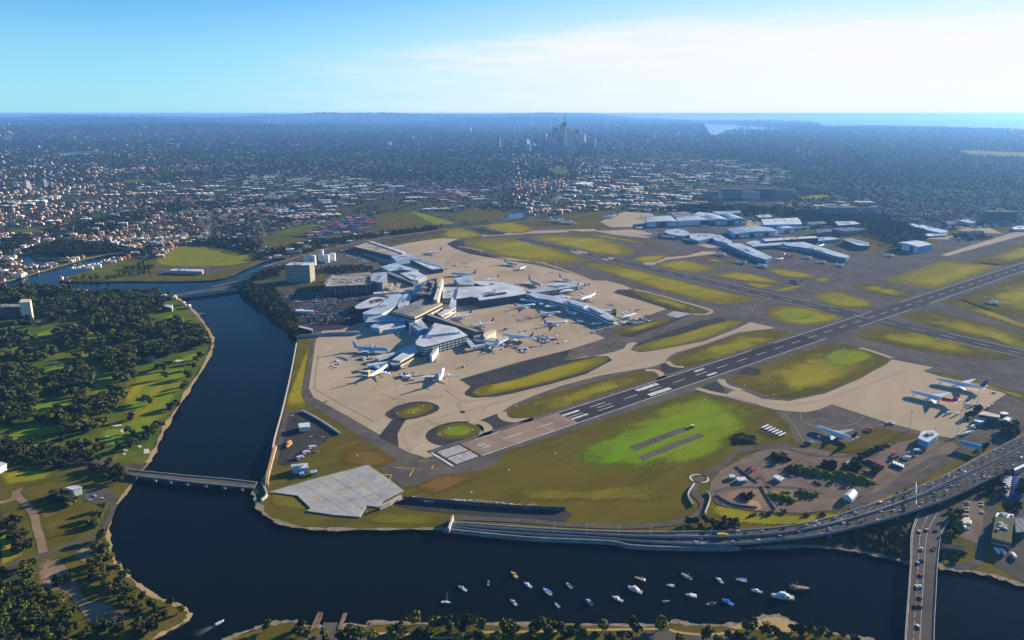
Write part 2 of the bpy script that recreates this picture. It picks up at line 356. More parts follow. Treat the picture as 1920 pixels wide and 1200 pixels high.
AIRPORT = [(560,634),(552,690),(533,768),(515,830),(500,905),(482,915),(482,935),(490,955),(510,972),(560,987),(640,991),(830,989),(990,1004),(1150,1012),(1280,1018),(1500,1000),(1700,945),(1850,880),(1990,800),(1990,420),(1800,430),(1640,440),(1480,425),(1330,408),(1200,397),(1130,395),(1000,412),(930,420),(830,436),(760,452),(660,470),(600,505),(590,590)]
sheet('airfield_grass', AIRPORT, Z_GRASS, M['grass'], 0, 'olive mown grass filling the airfield')
TARMAC = [(588,634),(564,735),(575,756),(640,795),(700,836),(745,862),(710,880),(757,914),(835,893),(905,880),(935,868),(944,848),(1065,810),(1185,770),(1300,735),(1345,742),(1450,770),(1480,800),(1492,830),(1560,850),(1640,800),(1700,812),(1990,860),(1990,425),(1860,436),(1760,452),(1690,478),(1620,470),(1480,440),(1400,418),(1260,420),(1180,418),(1110,432),(1000,425),(930,432),(830,448),(660,480),(600,590)]
sheet('tarmac', TARMAC, Z_TAR, M['tarmac'], 0, 'worn grey brown tarmac of the taxiways')
CONCRETE = [(592,637),(579,728),(588,745),(650,779),(712,815),(726,812),(742,788),(760,786),(745,815),(746,838),(770,850),(800,858),(880,838),(905,822),(890,792),(915,782),(941,772),(960,759),(1000,742),(1050,724),(1125,704),(1222,688),(1245,680),(1255,668),(1270,660),(1320,646),(1385,623),(1455,615),(1407,604),(1380,617),(1320,640),(1235,656),(1200,661),(1182,656),(1178,650),(1150,660),(1117,667),(1057,676),(1100,668),(1140,668),(1147,676),(1100,700),(1025,722),(940,742),(890,745),(872,741),(871,736),(882,725),(861,711),(975,678),(1072,654),(1135,634),(1107,622),(1180,604),(1250,579),(1200,563),(1150,549),(1158,543),(1190,543),(1170,535),(1137,526),(1115,526),(1075,514),(1040,505),(1000,496),(937,487),(1010,491),(1032,495),(1000,487),(910,480),(880,472),(850,460),(837,457),(863,446),(910,443),(993,438),(1120,433),(1115,429),(990,433),(900,440),(850,444),(800,450),(757,457),(660,480),(640,520),(620,590),(600,628)]
sheet('concrete_apron', CONCRETE, Z_CON, M['concrete'], 0, 'tan concrete apron around the terminal piers')
sheet('concrete_apron', [(1362,740),(1375,732),(1395,733),(1430,748),(1480,752),(1547,738),(1613,710),(1673,674),(1750,689),(1730,695),(1887,738),(1848,765),(1810,788),(1827,807),(1793,823),(1760,817),(1663,792),(1560,758),(1535,768),(1510,773),(1470,770),(1450,767),(1400,753)], Z_CON, M['concrete'], 0, 'tan concrete apron where the three parked jets stand')
sheet('concrete_apron', [(1125,416),(1150,402),(1175,397),(1222,400),(1235,412),(1195,425),(1145,426)], Z_CON, M['concrete'], 0, 'tan concrete apron beside the airport lake')
sheet('concrete_apron', [(1395,408),(1430,409),(1432,428),(1400,424)], Z_CON, M['concrete'], 0, 'tan concrete behind the glass hall')
sheet('concrete_apron', [(1115,433),(1190,430),(1240,440),(1210,446),(1150,440)], Z_CON, M['concrete'], 0, 'concrete taxiway past the lake')
sheet('concrete_strip', [(1205,493),(1225,497),(1250,487),(1345,475),(1318,471),(1290,479),(1240,483)], Z_CON, M['concrete'], 2, 'pale concrete link between runway and domestic apron')
sheet('concrete_apron', [(1305,459),(1355,455),(1362,462),(1330,465)], Z_CON, M['concrete'], 0, 'pale concrete patch before the far piers')
for pl in ([(1764,478),(1776,480),(1920,441),(1990,425),(1990,420),(1905,434)], [(1763,421),(1800,418),(1850,425),(1880,438),(1850,437),(1800,432)], [(1735,448),(1790,440),(1812,446),(1780,449)]):
    sheet('concrete_strip', pl, Z_CON, M['concrete'], 0, 'pale concrete on the far apron')
# concrete fringes of islands
def fringe(pts, w): ribbon('concrete_fringe', pts, w, Z_ISL+0.03, M['concrete'], 5, 'thin pale concrete edge of a taxiway bend')
fringe([(880,790),(903,793),(915,802),(912,815),(900,822)], 12)
fringe([(941,772),(944,782),(960,788),(1000,787)], 14)
fringe([(1210,694),(1230,695),(1242,705),(1235,714)], 12)
fringe([(1178,654),(1182,646),(1192,643)], 14)
fringe([(1250,677),(1262,686),(1282,688)], 10)
fringe([(1190,543),(1230,552),(1280,566),(1320,577),(1334,583),(1325,589),(1300,589)], 9)
fringe([(1352,711),(1360,722),(1390,732)], 12)
fringe([(1306,728),(1335,736),(1362,741)], 12)
fringe([(1612,652),(1640,660),(1672,671)], 10)
sheet('concrete_apron', [(1249,590),(1263,583),(1297,588),(1270,596)], Z_ISL, M['concrete_g'], 0, 'grey concrete slab beside the taxiway')
# dark asphalt patches
def dark(pl, k=0, z=Z_ISL-0.04): sheet('asphalt_patch', pl, z, M['asphalt'], k, 'dark asphalt patch on the taxiways')
dark([(722,776),(740,763),(770,754),(800,753),(821,760),(822,769),(800,779),(765,787),(735,786)], 3)
dark([(799,822),(803,808),(830,795),(860,790),(895,792),(912,802),(908,816),(880,832),(845,837),(815,833)], 3)
dark([(710,818),(735,787),(762,786),(745,812),(748,838)])
dark([(862,712),(975,680),(1072,655),(1057,676),(1110,668),(1140,668),(1148,675),(1100,701),(1025,722),(940,743),(890,746),(872,741),(872,735),(884,725)])
dark([(890,792),(941,773),(944,783),(1000,788),(915,818),(905,822)])
dark([(1240,682),(1255,682),(1290,690),(1265,706),(1235,715)])
dark([(1160,630),(1200,613),(1250,600),(1290,590),(1297,588),(1260,606),(1220,620),(1185,632)])
dark([(1190,645),(1250,623),(1310,603),(1345,596),(1365,600),(1330,612),(1260,632),(1195,648)])
dark([(1150,549),(1160,543),(1200,545),(1290,573),(1297,588),(1262,583)], 0, Z_CON-0.03)
dark([(837,457),(850,452),(870,452),(870,462),(930,482),(960,487),(925,484),(880,476),(850,465)], 0, Z_ISL-0.06)
dark([(873,431),(898,426),(955,436),(940,440),(915,441)])
dark([(1380,701),(1402,688),(1428,694),(1422,704)], 0, Z_ISL+0.06)
dark([(1300,733),(1340,715),(1355,722),(1360,738),(1345,741)])
# the small grass islands
def isl(pl, m='grass_y', k=3):
    sheet('grass_island', pl, Z_ISL, M['grass_e' if m == 'grass_y' else m], k, 'mown grass island between the taxiways')
    cx, cy = sum(p[0] for p in pl)/len(pl), sum(p[1] for p in pl)/len(pl); f = 0.97 if m == 'grass_y' else 0.85
    if m != 'grass_v': patch('grass_patch', [(cx+(x-cx)*f, cy+(y-cy)*f) for x, y in pl], Z_ISL+0.03, M['grass_y'], 0.55 if m == 'grass_y' else 0.1, 'yellower grass inside an island')
isl([(743,777),(757,766),(785,757),(808,758),(811,765),(790,777),(760,783)], 'grass')
isl([(817,812),(830,800),(860,793),(890,796),(902,806),(890,817),(860,823),(830,822)], 'grass')
patch('grass_patch', [(822,812),(835,801),(862,795),(890,798),(898,806),(885,814),(855,819)], Z_ISL+0.06, M['grass_v'], 0.5, 'lime grass on the oval beside the runway end')
isl([(886,735),(905,724),(960,713),(1050,685),(1112,671),(1134,670),(1138,677),(1100,695),(1025,717),(925,739),(897,741)], 'grass_y')
isl([(953,770),(985,755),(1060,731),(1140,709),(1205,697),(1228,700),(1230,708),(1190,722),(1100,750),(1040,773),(980,783),(960,780)], 'grass')
isl([(1188,655),(1220,640),(1275,627),(1340,606),(1380,600),(1392,602),(1380,611),(1320,635),(1240,653),(1205,658)], 'grass_y')
isl([(1258,674),(1285,660),(1340,641),(1400,622),(1445,618),(1490,625),(1500,630),(1440,652),(1340,682),(1280,687),(1265,684)], 'grass')
isl([(1148,620),(1180,613),(1240,598),(1258,597),(1250,606),(1215,616),(1170,627)], 'grass', 2)
isl([(1178,541),(1230,551),(1290,572),(1325,584),(1305,587),(1260,577),(1210,560)], 'grass', 2)
isl([(1366,713),(1395,699),(1440,681),(1500,661),(1555,645),(1600,648),(1640,660),(1667,676),(1648,690),(1600,713),(1550,733),(1500,745),(1460,746),(1400,727)], 'grass')
isl([(1100,498),(1125,494),(1160,498),(1260,522),(1350,545),(1405,556),(1412,561),(1380,569),(1345,570),(1280,555),(1200,532)], 'grass_y', 2)
isl([(868,455),(895,448),(960,446),(1010,456),(1095,485),(1102,490),(1060,494),(1000,490),(930,478)], 'grass_y', 2)
isl([(998,446),(1025,440),(1120,445),(1170,459),(1190,474),(1170,481),(1120,475),(1060,462)], 'grass_y', 2)
isl([(830,433),(868,428),(908,441),(880,446),(835,447)], 'grass_y', 2)
isl([(900,424),(960,416),(1002,428),(980,437),(940,435)], 'grass_y', 2)
isl([(1060,432),(1120,437),(1230,457),(1245,464),(1190,455),(1100,441)], 'grass', 2)
isl([(1185,486),(1205,480),(1245,478),(1252,481),(1230,490),(1200,492)], 'grass_y', 2)
isl([(1228,495),(1250,490),(1290,488),(1335,499),(1340,504),(1300,512),(1270,508)], 'grass_y', 2)
isl([(1315,484),(1330,482),(1380,495),(1340,492)], 'grass', 2)
isl([(1338,516),(1360,511),(1390,510),(1450,524),(1472,531),(1440,531),(1370,523)], 'grass_y', 2)
isl([(1395,529),(1440,533),(1450,536),(1430,541),(1410,536)], 'grass_y', 2)
isl([(1440,506),(1465,504),(1525,515),(1528,519),(1490,521),(1455,514)], 'grass_y', 2)
isl([(1454,544),(1480,537),(1500,534),(1502,538),(1480,544),(1460,547)], 'grass_y', 2)
isl([(1528,525),(1545,520),(1558,525),(1545,529)], 'grass_y', 2)
isl([(1437,588),(1450,578),(1478,572),(1530,580),(1580,596),(1560,606),(1510,610),(1470,604)], 'grass_y', 2)
isl([(1525,556),(1560,546),(1600,553),(1640,570),(1610,578),(1560,572)], 'grass_y', 2)
isl([(1594,536),(1620,530),(1680,540),(1730,555),(1700,560),(1640,550)], 'grass', 2)
isl([(1605,628),(1630,618),(1680,610),(1740,617),(1900,660),(1890,675),(1800,668),(1700,652),(1630,638)], 'grass', 2)
isl([(1660,528),(1690,514),(1740,497),(1770,488),(1830,492),(1880,497),(1850,512),(1790,530),(1750,542),(1700,535)], 'grass_y', 2)
isl([(1815,490),(1850,478),(1920,455),(1990,440),(1990,480),(1920,492),(1880,498)], 'grass', 2)
isl([(1690,594),(1720,583),(1780,590),(1920,625),(1990,645),(1990,690),(1900,650),(1760,615)], 'grass', 2)
isl([(1800,562),(1850,540),(1990,495),(1990,600),(1920,598)], 'grass', 2)
isl([(1770,565),(1800,560),(1920,605),(1990,625),(1990,640),(1900,612)], 'grass', 2)
isl([(1735,697),(1770,700),(1860,722),(1990,760),(1990,775),(1890,737),(1800,715)], 'grass', 2)
# brighter and browner patches in the big grass areas
patch('grass_patch', [(1060,862),(1090,835),(1180,790),(1290,740),(1370,745),(1415,772),(1410,800),(1375,832),(1340,862),(1250,878),(1120,884)], Z_RWY, M['grass_v'], 0.62, 'vivid green patch of grass beside the runway')
patch('grass_patch', [(1530,672),(1570,650),(1620,655),(1650,670),(1620,684),(1560,690)], Z_RWY, M['grass_v'], 0.5, 'bright patch of grass')
patch('grass_patch', [(1440,700),(1510,680),(1580,690),(1600,705),(1540,728),(1470,735)], Z_RWY, M['grass_y'], 0.4, 'yellowish patch of grass')
patch('grass_patch', [(625,860),(640,840),(690,835),(745,858),(750,870),(700,885),(660,880)], Z_RWY, M['grass_b'], 0.25, 'rust brown grass beside the apron')
patch('grass_patch', [(745,915),(830,885),(900,885),(880,905),(820,930),(770,925)], Z_RWY, M['grass_b'], 0.2, 'rust brown grass past the runway end')
patch('grass_patch', [(890,930),(960,910),(1100,920),(1270,900),(1280,940),(1100,942),(950,945)], Z_RWY, M['grass_e'], 0.2, 'yellowish grass above the road')
patch('grass_patch', [(535,760),(560,690),(572,660),(580,650),(566,740),(575,765),(548,772)], Z_GRASS+0.04, M['grass_y'], 0.6, 'yellowish grass strip by the river wall')
sheet('asphalt_patch', [(1178,838),(1282,800),(1292,806),(1190,846)], Z_MARK, M['tarmac'], 0, 'dark strip worn in the vivid grass')
sheet('asphalt_patch', [(1196,856),(1310,812),(1322,818),(1206,863)], Z_MARK, M['tarmac'], 0, 'second dark strip worn in the vivid grass')
patch('grass_patch', [(1370,820),(1385,812),(1415,816),(1418,830),(1390,832)], Z_RWY, M['asphalt'], 0.6, 'dark burnt ground beside the training area')

# ------------------------------------------------------------------ runways
D7 = (P(1612.5, 602)-P(869, 848.5)).normalized(); N7 = Vector((D7.y, -D7.x, 0))  # N7 to the right of travel
A7 = P(869, 848.5)+D7*(P(831.5, 861.5)-P(869, 848.5)).dot(D7)                                       # threshold, on the centre line
D16 = (P(1920, 664)-P(1077, 471)).normalized(); N16 = Vector((D16.y, -D16.x, 0))
A16 = P(1077, 471)
def rect(A, D, N, s0, s1, t0, t1, z): return [A+D*s+N*t+Vector((0, 0, z)) for s, t in ((s0, t0), (s1, t0), (s1, t1), (s0, t1))]
def strip(name, A, D, N, s0, s1, t0, t1, z, m, label):
    return sheet(name, [(p.x, p.y) for p in rect(A, D, N, s0, s1, t0, t1, 0)], z, m, 0, label, px=False)
strip('runway_shoulder', A7, D7, N7, -4, 2700, -33, 33, Z_RWY-0.05, M['tarmac'], 'brown tarmac shoulders of the long runway')
strip('runway', A7, D7, N7, -2, 215, -23.5, 23.5, Z_RWY, M['concrete_p'], 'pinkish concrete start of the runway')
strip('runway', A7, D7, N7, 215, 860, -23.5, 23.5, Z_RWY, M['asphalt'], 'black asphalt runway running away to the right')
M['asphalt_m'] = mat('asphalt_worn', (0.085, 0.08, 0.075), (0.065, 0.062, 0.06), 0.02)
strip('runway', A7, D7, N7, 860, 2700, -23.5, 23.5, Z_RWY, M['asphalt_m'], 'grey worn far half of the runway')
strip('runway', A16, D16, N16, -300, 3000, -26, 26, Z_RWY-0.02, M['asphalt_m'], 'grey crossing runway seen from its side')
mk = [MB() for _ in range(2)]
def mark(A, D, N, s0, s1, t0, t1, b=0): mk[b].add(rect(A, D, N, s0, s1, t0, t1, Z_MARK), [(3, 2, 1, 0)])
# threshold keys stand on a dark square
strip('threshold_square', A7, D7, N7, -3, 44, -24.5, 24.5, Z_RWY+0.04, M['asphalt'], 'dark square under the threshold bars')
for i in range(6):
    for s in (-1, 1): mark(A7, D7, N7, 5, 40, s*(2.2+i*3.5), s*(2.2+i*3.5+2.1)) if s > 0 else mark(A7, D7, N7, 5, 40, -(2.2+i*3.5+2.1), -(2.2+i*3.5))
mark(A7, D7, N7, -3, 0, -24.5, 24.5)
for s0, s1 in ((44, 880), (1010, 1240), (1330, 2650)): mark(A7, D7, N7, s0, s1, 22.2, 23.4)
for s0, s1 in ((66, 110), (215, 700), (770, 1150), (1280, 2650)): mark(A7, D7, N7, s0, s1, -23.4, -22.2)
s = 100
while s < 2600: mark(A7, D7, N7, s, s+30, -0.6, 0.6); s += 58
for s0 in (215, 268):
    for sd_ in (-1, 1): mark(A7, D7, N7, s0, s0+32, sd_*9-3*(s0 < 250)-0.5, sd_*9+0.9)
for sd_ in (-1, 1): mark(A7, D7, N7, 375, 425, sd_*13-4.5, sd_*13+4.5)
for sd_ in (-1, 1): mark(A7, D7, N7, 520, 545, sd_*13-2.5, sd_*13+2.5)
# the numerals 0 and 7, read from the approach end
def glyph(strokes, c):
    for (s0, s1, t0, t1) in strokes: mark(A7, D7, N7, 60+s0, 60+s1, c+t0, c+t1)
glyph([(0, 1.6, -2.4, 2.4), (7.4, 9, -2.4, 2.4), (0, 9, -3.2, -2), (0, 9, 2, 3.2)], -4.5)
glyph([(7.4, 9, -3, 3), (0, 7.4, 0.2, 1.6)], 4.5)
s = -280
while s < 2900: mark(A16, D16, N16, s, s+30, -0.6, 0.6); s += 62
for s in (0, 150): 
    for sd_ in (-1, 1): mark(A16, D16, N16, s, s+(50 if s == 0 else 22), sd_*11-4, sd_*11+4)
for sd_ in (-1, 1): mark(A16, D16, N16, -280, 900, sd_*24-0.6, sd_*24+0.6); mark(A16, D16, N16, 1150, 2900, sd_*24-0.6, sd_*24+0.6)
tag(mk[0].build('runway_marking', M['white_paint']), 'white painted bars, dashes and numerals on the runways', None, None, 'structure')
# taxiway guide lines
def yline(pts, w=0.45): ribbon('taxiway_line', pts, w, Z_MARK, M['yellow_paint'], 6, 'thin yellow taxi guide line')
M['dark_line'] = mat('dark_joint', (0.16, 0.13, 0.10), (0.2, 0.16, 0.12), 0.1)
def dline(pts, w=0.8): ribbon('apron_line', pts, w, Z_ISL+0.02, M['dark_line'], 5, 'dark worn line across the apron concrete')
M['stain'] = mat('apron_stain', (0.345, 0.265, 0.185), (0.37, 0.295, 0.21), 0.06)
for st_ in ([(770,680),(860,650),(930,655),(900,690),(820,705)], [(940,640),(1040,620),(1080,640),(1000,665)], [(960,570),(1050,575),(1060,600),(980,610)], [(880,590),(960,585),(1000,600),(920,615)], [(650,660),(720,655),(735,690),(670,700)], [(1090,590),(1150,600),(1130,615),(1080,610)], [(860,470),(900,485),(870,500),(830,490)], [(930,505),(1010,508),(1000,520),(940,518)], [(690,750),(780,735),(860,745),(800,752),(720,770)], [(760,800),(790,785),(850,788),(800,800),(780,830)], [(1075,560),(1140,560),(1200,580),(1120,580)]):
    patch('apron_stain', st_, Z_CON+0.03, M['stain'], 0.25, 'dark traffic stain on the apron concrete')
for l in ([(597,665),(590,720),(600,735),(700,790)], [(682,812),(690,795),(720,780),(760,752),(870,735)], [(835,730),(850,742),(880,752),(980,733),(1150,690)], [(760,750),(735,746),(715,738)], [(905,772),(912,760),(940,752)], [(797,786),(830,800)], [(735,747),(770,760)]): dline(l)
for l in ([(745,835),(790,855),(830,860),(1000,805)], [(760,822),(775,815),(800,812)], [(1500,772),(1506,790),(1540,800),(1600,795),(1620,780)], [(1470,775),(1490,800),(1510,835)], [(1460,600),(1420,590),(1412,577),(1440,570),(1475,567),(1550,585)], [(1160,560),(1250,590),(1330,600),(1450,612),(1540,640)], [(1400,552),(1440,556),(1437,562),(1415,572)]): yline(l)

patch('grass_patch', [(1455,590),(1480,578),(1520,584),(1545,594),(1510,602),(1470,600)], Z_RWY, M['grass_v'], 0.3, 'lime tinged centre of a grass island')
# rubber and dirt worn along the paths of the aircraft
M['worn'] = mat('tyre_worn_concrete', (0.33, 0.265, 0.185), (0.37, 0.295, 0.205), 0.03)
for l, w_ in (([(905,815),(860,760),(890,752),(1000,732),(1100,705),(1200,678),(1300,650),(1400,615)], 7), ([(770,845),(755,815),(790,790),(900,765),(980,740)], 7), ([(1350,738),(1430,757),(1520,755),(1600,730),(1700,695)], 8), ([(640,745),(700,770),(760,745),(860,730)], 6), ([(860,462),(960,480),(1040,500),(1120,530)], 10)):
    ribbon('worn_track', l, w_, Z_CON+0.045, M['worn'], 6, 'slightly darker wheel track on the concrete')
for a_, b_ in (((729,657),(700,735)), ((728,686),(745,735)), ((831,692),(845,725)), ((1059,595),(1090,640)), ((906,644),(960,670)), ((938,629),(1015,650)), ((882,613),(960,600)), ((840,598),(930,600)), ((1004,562),(1000,620)), ((1047,574),(1040,630)), ((1133,604),(1120,628)), ((845,514),(930,500)), ((906,527),(960,510)), ((1706,735),(1640,720)), ((1755,712),(1690,700)), ((1529,800),(1500,790))):
    mid = ((a_[0]+b_[0])/2+4, (a_[1]+b_[1])/2); yline([a_, mid, b_], 0.55)
# ------------------------------------------------------------------ parks, golf course, shores
def cr(pts, ox, oy, s): return [(ox+x/s, oy+y/s) for x, y in pts]
GOLF = [(-60,562),(50,554),(150,556),(300,560),(335,566),(380,612),(391,640),(388,655),(372,690),(330,760),(300,805),(283,850),(268,868),(200,866),(100,848),(0,842),(-60,842)]
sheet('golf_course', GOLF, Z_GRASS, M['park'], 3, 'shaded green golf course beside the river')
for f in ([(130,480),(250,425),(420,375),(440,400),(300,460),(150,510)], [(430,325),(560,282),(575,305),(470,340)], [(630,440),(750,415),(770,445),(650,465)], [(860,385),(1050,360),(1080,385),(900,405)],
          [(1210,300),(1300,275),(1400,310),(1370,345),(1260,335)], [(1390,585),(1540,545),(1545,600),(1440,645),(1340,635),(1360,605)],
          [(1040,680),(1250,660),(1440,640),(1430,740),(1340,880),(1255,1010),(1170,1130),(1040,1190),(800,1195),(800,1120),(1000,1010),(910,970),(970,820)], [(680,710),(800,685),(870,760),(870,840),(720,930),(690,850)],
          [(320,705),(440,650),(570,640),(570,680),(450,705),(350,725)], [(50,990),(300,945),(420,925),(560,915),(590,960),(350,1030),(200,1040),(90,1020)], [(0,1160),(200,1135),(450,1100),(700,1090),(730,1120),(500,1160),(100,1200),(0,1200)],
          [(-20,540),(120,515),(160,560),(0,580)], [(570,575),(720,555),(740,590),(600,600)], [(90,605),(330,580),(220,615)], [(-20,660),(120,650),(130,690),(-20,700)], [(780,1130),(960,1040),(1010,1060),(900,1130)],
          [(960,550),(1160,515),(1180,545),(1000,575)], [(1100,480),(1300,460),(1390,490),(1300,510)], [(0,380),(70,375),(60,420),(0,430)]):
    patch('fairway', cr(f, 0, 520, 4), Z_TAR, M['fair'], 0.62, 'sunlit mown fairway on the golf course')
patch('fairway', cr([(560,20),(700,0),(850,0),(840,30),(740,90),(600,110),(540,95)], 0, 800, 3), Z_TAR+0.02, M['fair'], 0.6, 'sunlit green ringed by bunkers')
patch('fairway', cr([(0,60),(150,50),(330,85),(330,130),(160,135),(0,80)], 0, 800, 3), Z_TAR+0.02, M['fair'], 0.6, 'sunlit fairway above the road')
patch('dry_grass', cr([(1110,850),(1230,740),(1260,820),(1180,960),(1080,1060),(1000,1110),(980,1060),(1080,980)], 0, 520, 4), Z_CON, M['grass_y'], 0.4, 'dry yellow fairway along the river')
patch('dry_grass', cr([(940,860),(1050,760),(1110,790),(1020,900),(930,970)], 0, 520, 4), Z_CON, M['grass_y'], 0.4, 'dry yellow fairway between trees')
M['bunker'] = mat('bunker_sand', (0.62, 0.56, 0.42), (0.52, 0.46, 0.34), 0.1)
def blob(cx, cy, rx, ry, n=12):
    return [(cx+rx*math.cos(2*math.pi*i/n)*(1+0.18*math.sin(3*i+cx)), cy+ry*math.sin(2*math.pi*i/n)*(1+0.2*math.cos(2*i+cy))) for i in range(n)]
for i, (x, y, rx, ry) in enumerate(((332,596,5,3),(345,645.5,6,1.5),(376,664,4,2.5),(335,676.5,7,2.5),(234,808,9,3.6),(218,797,12,2.5),(207,819,10,1.5),(267,746,6,2),(72,603,7,1.6),(106,822,5,3),(233,807.5,1,1),(235,844,5,2),(275,846,6,5),(262,837,4,2),(233,851,3,2))):
    o = sheet('bunker', blob(x, y, rx, ry), Z_CON+0.1, M['bunker'], 2, 'pale sand bunker on the golf course')
PARK_L = [(-60,864),(100,868),(240,882),(256,888),(245,905),(232,925),(212,950),(202,975),(200,1005),(205,1035),(219,1062),(247,1088),(282,1115),(318,1130),(342,1142),(350,1155),(330,1170),(282,1198),(258,1215),(230,1260),(-80,1260)]
sheet('riverside_park', PARK_L, Z_GRASS, M['rough'], 2, 'rough riverside parkland with bare paths')
patch('grass_patch', cr([(250,470),(380,430),(500,450),(520,540),(480,610),(300,680),(240,640),(230,540)], 0, 800, 3), Z_TAR, M['grass'], 0.6, 'open olive meadow inside the park road')
patch('grass_patch', cr([(110,350),(280,300),(420,320),(380,400),(240,460),(150,420)], 0, 800, 3), Z_TAR, M['grass'], 0.6, 'olive grass beside the white shed')
patch('grass_patch', cr([(0,600),(60,560),(110,640),(140,720),(40,780),(0,780)], 0, 800, 3), Z_TAR, M['grass_y'], 0.6, 'bright yellow green grass at the park edge')
patch('grass_patch', cr([(0,260),(150,240),(330,250),(250,300),(100,320),(0,330)], 0, 800, 3), Z_TAR, M['grass_y'], 0.5, 'dry grass below the highway')
patch('bare_earth', cr([(215,745),(330,740),(400,830),(440,890),(490,980),(600,1000),(690,1040),(760,1095),(640,1135),(520,1120),(450,1040),(370,940),(290,915),(200,880)], 0, 800, 3), Z_CON, M['dirt'], 0.75, 'bare pink brown earth between the trees')
patch('bare_earth', cr([(410,720),(520,640),(525,680),(480,765),(440,745)], 0, 800, 3), Z_CON, M['dirt'], 0.7, 'bare pale earth beside the path')
patch('bare_earth', cr([(220,480),(300,460),(310,500),(240,520)], 0, 800, 3), Z_CON, M['grass_b'], 0.4, 'rusty worn grass')
ribbon('path', [(-20,946),(20,937),(30,925),(37,916)], 7, Z_CON+0.02, M['dirt'], 5, 'bare earth track')
ribbon('path', [(28,920),(33,931),(50,947),(64,967),(68,987),(76,1012),(81,1036)], 8, Z_CON+0.03, M['dirt'], 5, 'bare earth track winding through the park')
ribbon('road', [(-30,1075),(0,1065),(60,1048),(100,1033),(150,1015),(187,1000),(200,982),(208,962),(215,945)], 7, Z_CON+0.05, M['road'], 5, 'narrow park road curving to the shore')
sheet('parking_lot', [(160,922),(185,912),(214,922),(219,934),(205,948),(178,944),(158,936)], Z_CON, M['road'], 2, 'grey parking lot beside the white shed')
# highway that leads to the south bridge on the far side of the park
ribbon('road', [(-60,835),(0,842),(80,850),(160,858),(245,884)], 14, Z_CON+0.04, M['road'], 5, 'dark highway behind the golf course trees')
ribbon('road', [(-60,852),(0,857),(80,864),(160,870),(240,888)], 10, Z_CON+0.05, M['road'], 5, 'second carriageway behind the golf course trees')
def shore(a, b, w, m, label, k=3, z=0.1):
    i0 = RIVER.index(a); i1 = RIVER.index(b); pts = RIVER[i0:i1+1]
    sp = spline(PX(pts, z), False, 10); ws = [w*max(0.25, 0.8+0.35*math.sin(i*0.37)+0.3*math.sin(i*0.91+1)+random.uniform(-0.35, 0.35)) for i in range(len(sp))]
    tag(obj('shoreline', ribbon_mesh('shoreline', sp, ws, m, z)), label, None, None, 'structure')
shore((262,1215), (249,905), 4.5, M['sand'], 'pale stone promenade along the park shore')
shore((277,868), (332,558), 6, M['sand'], 'eroded tan river bank below the golf course')
shore((0,546), (-80,560), 8, M['rock'], 'stony bank')
shore((-80,548), (240,475), 6, M['sand'], 'tan bank of the northern channel')
shore((123,520), (535,483), 6, M['rough'], 'grassy bank of the island park')
shore((1140,1015), (1759,1062), 6, M['rock'], 'rocky bank below the viaduct')
shore((1759,1062), (2150,1150), 9, M['rock'], 'rocky bank beside the bridge')
shore((1640,1200), (417,1202), 5, M['rock'], 'narrow stone edge of the near shore')
shore((480,912), (830,991), 6, M['rock'], 'stone edge round the tunnel mouth')
NEAR = [(425,1202),(460,1189),(510,1174),(545,1169),(570,1170),(582,1177),(690,1177),(700,1171),(805,1173),(960,1174),(1115,1175),(1230,1176),(1267,1169),(1300,1175),(1372,1176),(1405,1169),(1435,1161),(1452,1158),(1470,1163),(1490,1174),(1550,1188),(1640,1204),(1690,1240),(1690,1330),(300,1330),(400,1225)]
sheet('near_park', NEAR, Z_GRASS, M['grass'], 0, 'strip of grass park on the near shore')
patch('beach', [(1365,1178),(1405,1166),(1435,1157),(1452,1155),(1473,1160),(1494,1171),(1520,1180),(1490,1186),(1430,1182)], Z_TAR, M['sand'], 0.85, 'small sandy beach on the near shore')
patch('bare_earth', [(692,1180),(700,1174),(760,1174),(770,1184),(700,1190)], Z_TAR, M['grass_b'], 0.6, 'rusty grass by the boat ramp')
sheet('parking_lot', [(1195,1190),(1230,1182),(1290,1184),(1300,1192),(1375,1182),(1382,1195),(1380,1215),(1180,1215)], Z_TAR, M['road'], 0, 'grey parking lot on the near shore')
sheet('boat_ramp', [(597,1187),(607,1167),(634,1167),(632,1187)], Z_TAR, M['road'], 0, 'dark boat ramp between the jetties')
sheet('parking_lot', [(575,1190),(700,1187),(740,1195),(730,1230),(560,1230)], Z_TAR-0.03, M['road'], 0, 'parking lot above the boat ramp')
ribbon('path', [(690,1190),(740,1187),(830,1196),(900,1186),(1000,1184),(1115,1181),(1240,1179)], 3, Z_CON, M['sand'], 5, 'pale footpath along the near shore')
ribbon('path', [(1255,1180),(1275,1186),(1330,1190),(1380,1184)], 3, Z_CON, M['sand'], 5, 'pale footpath to the beach')
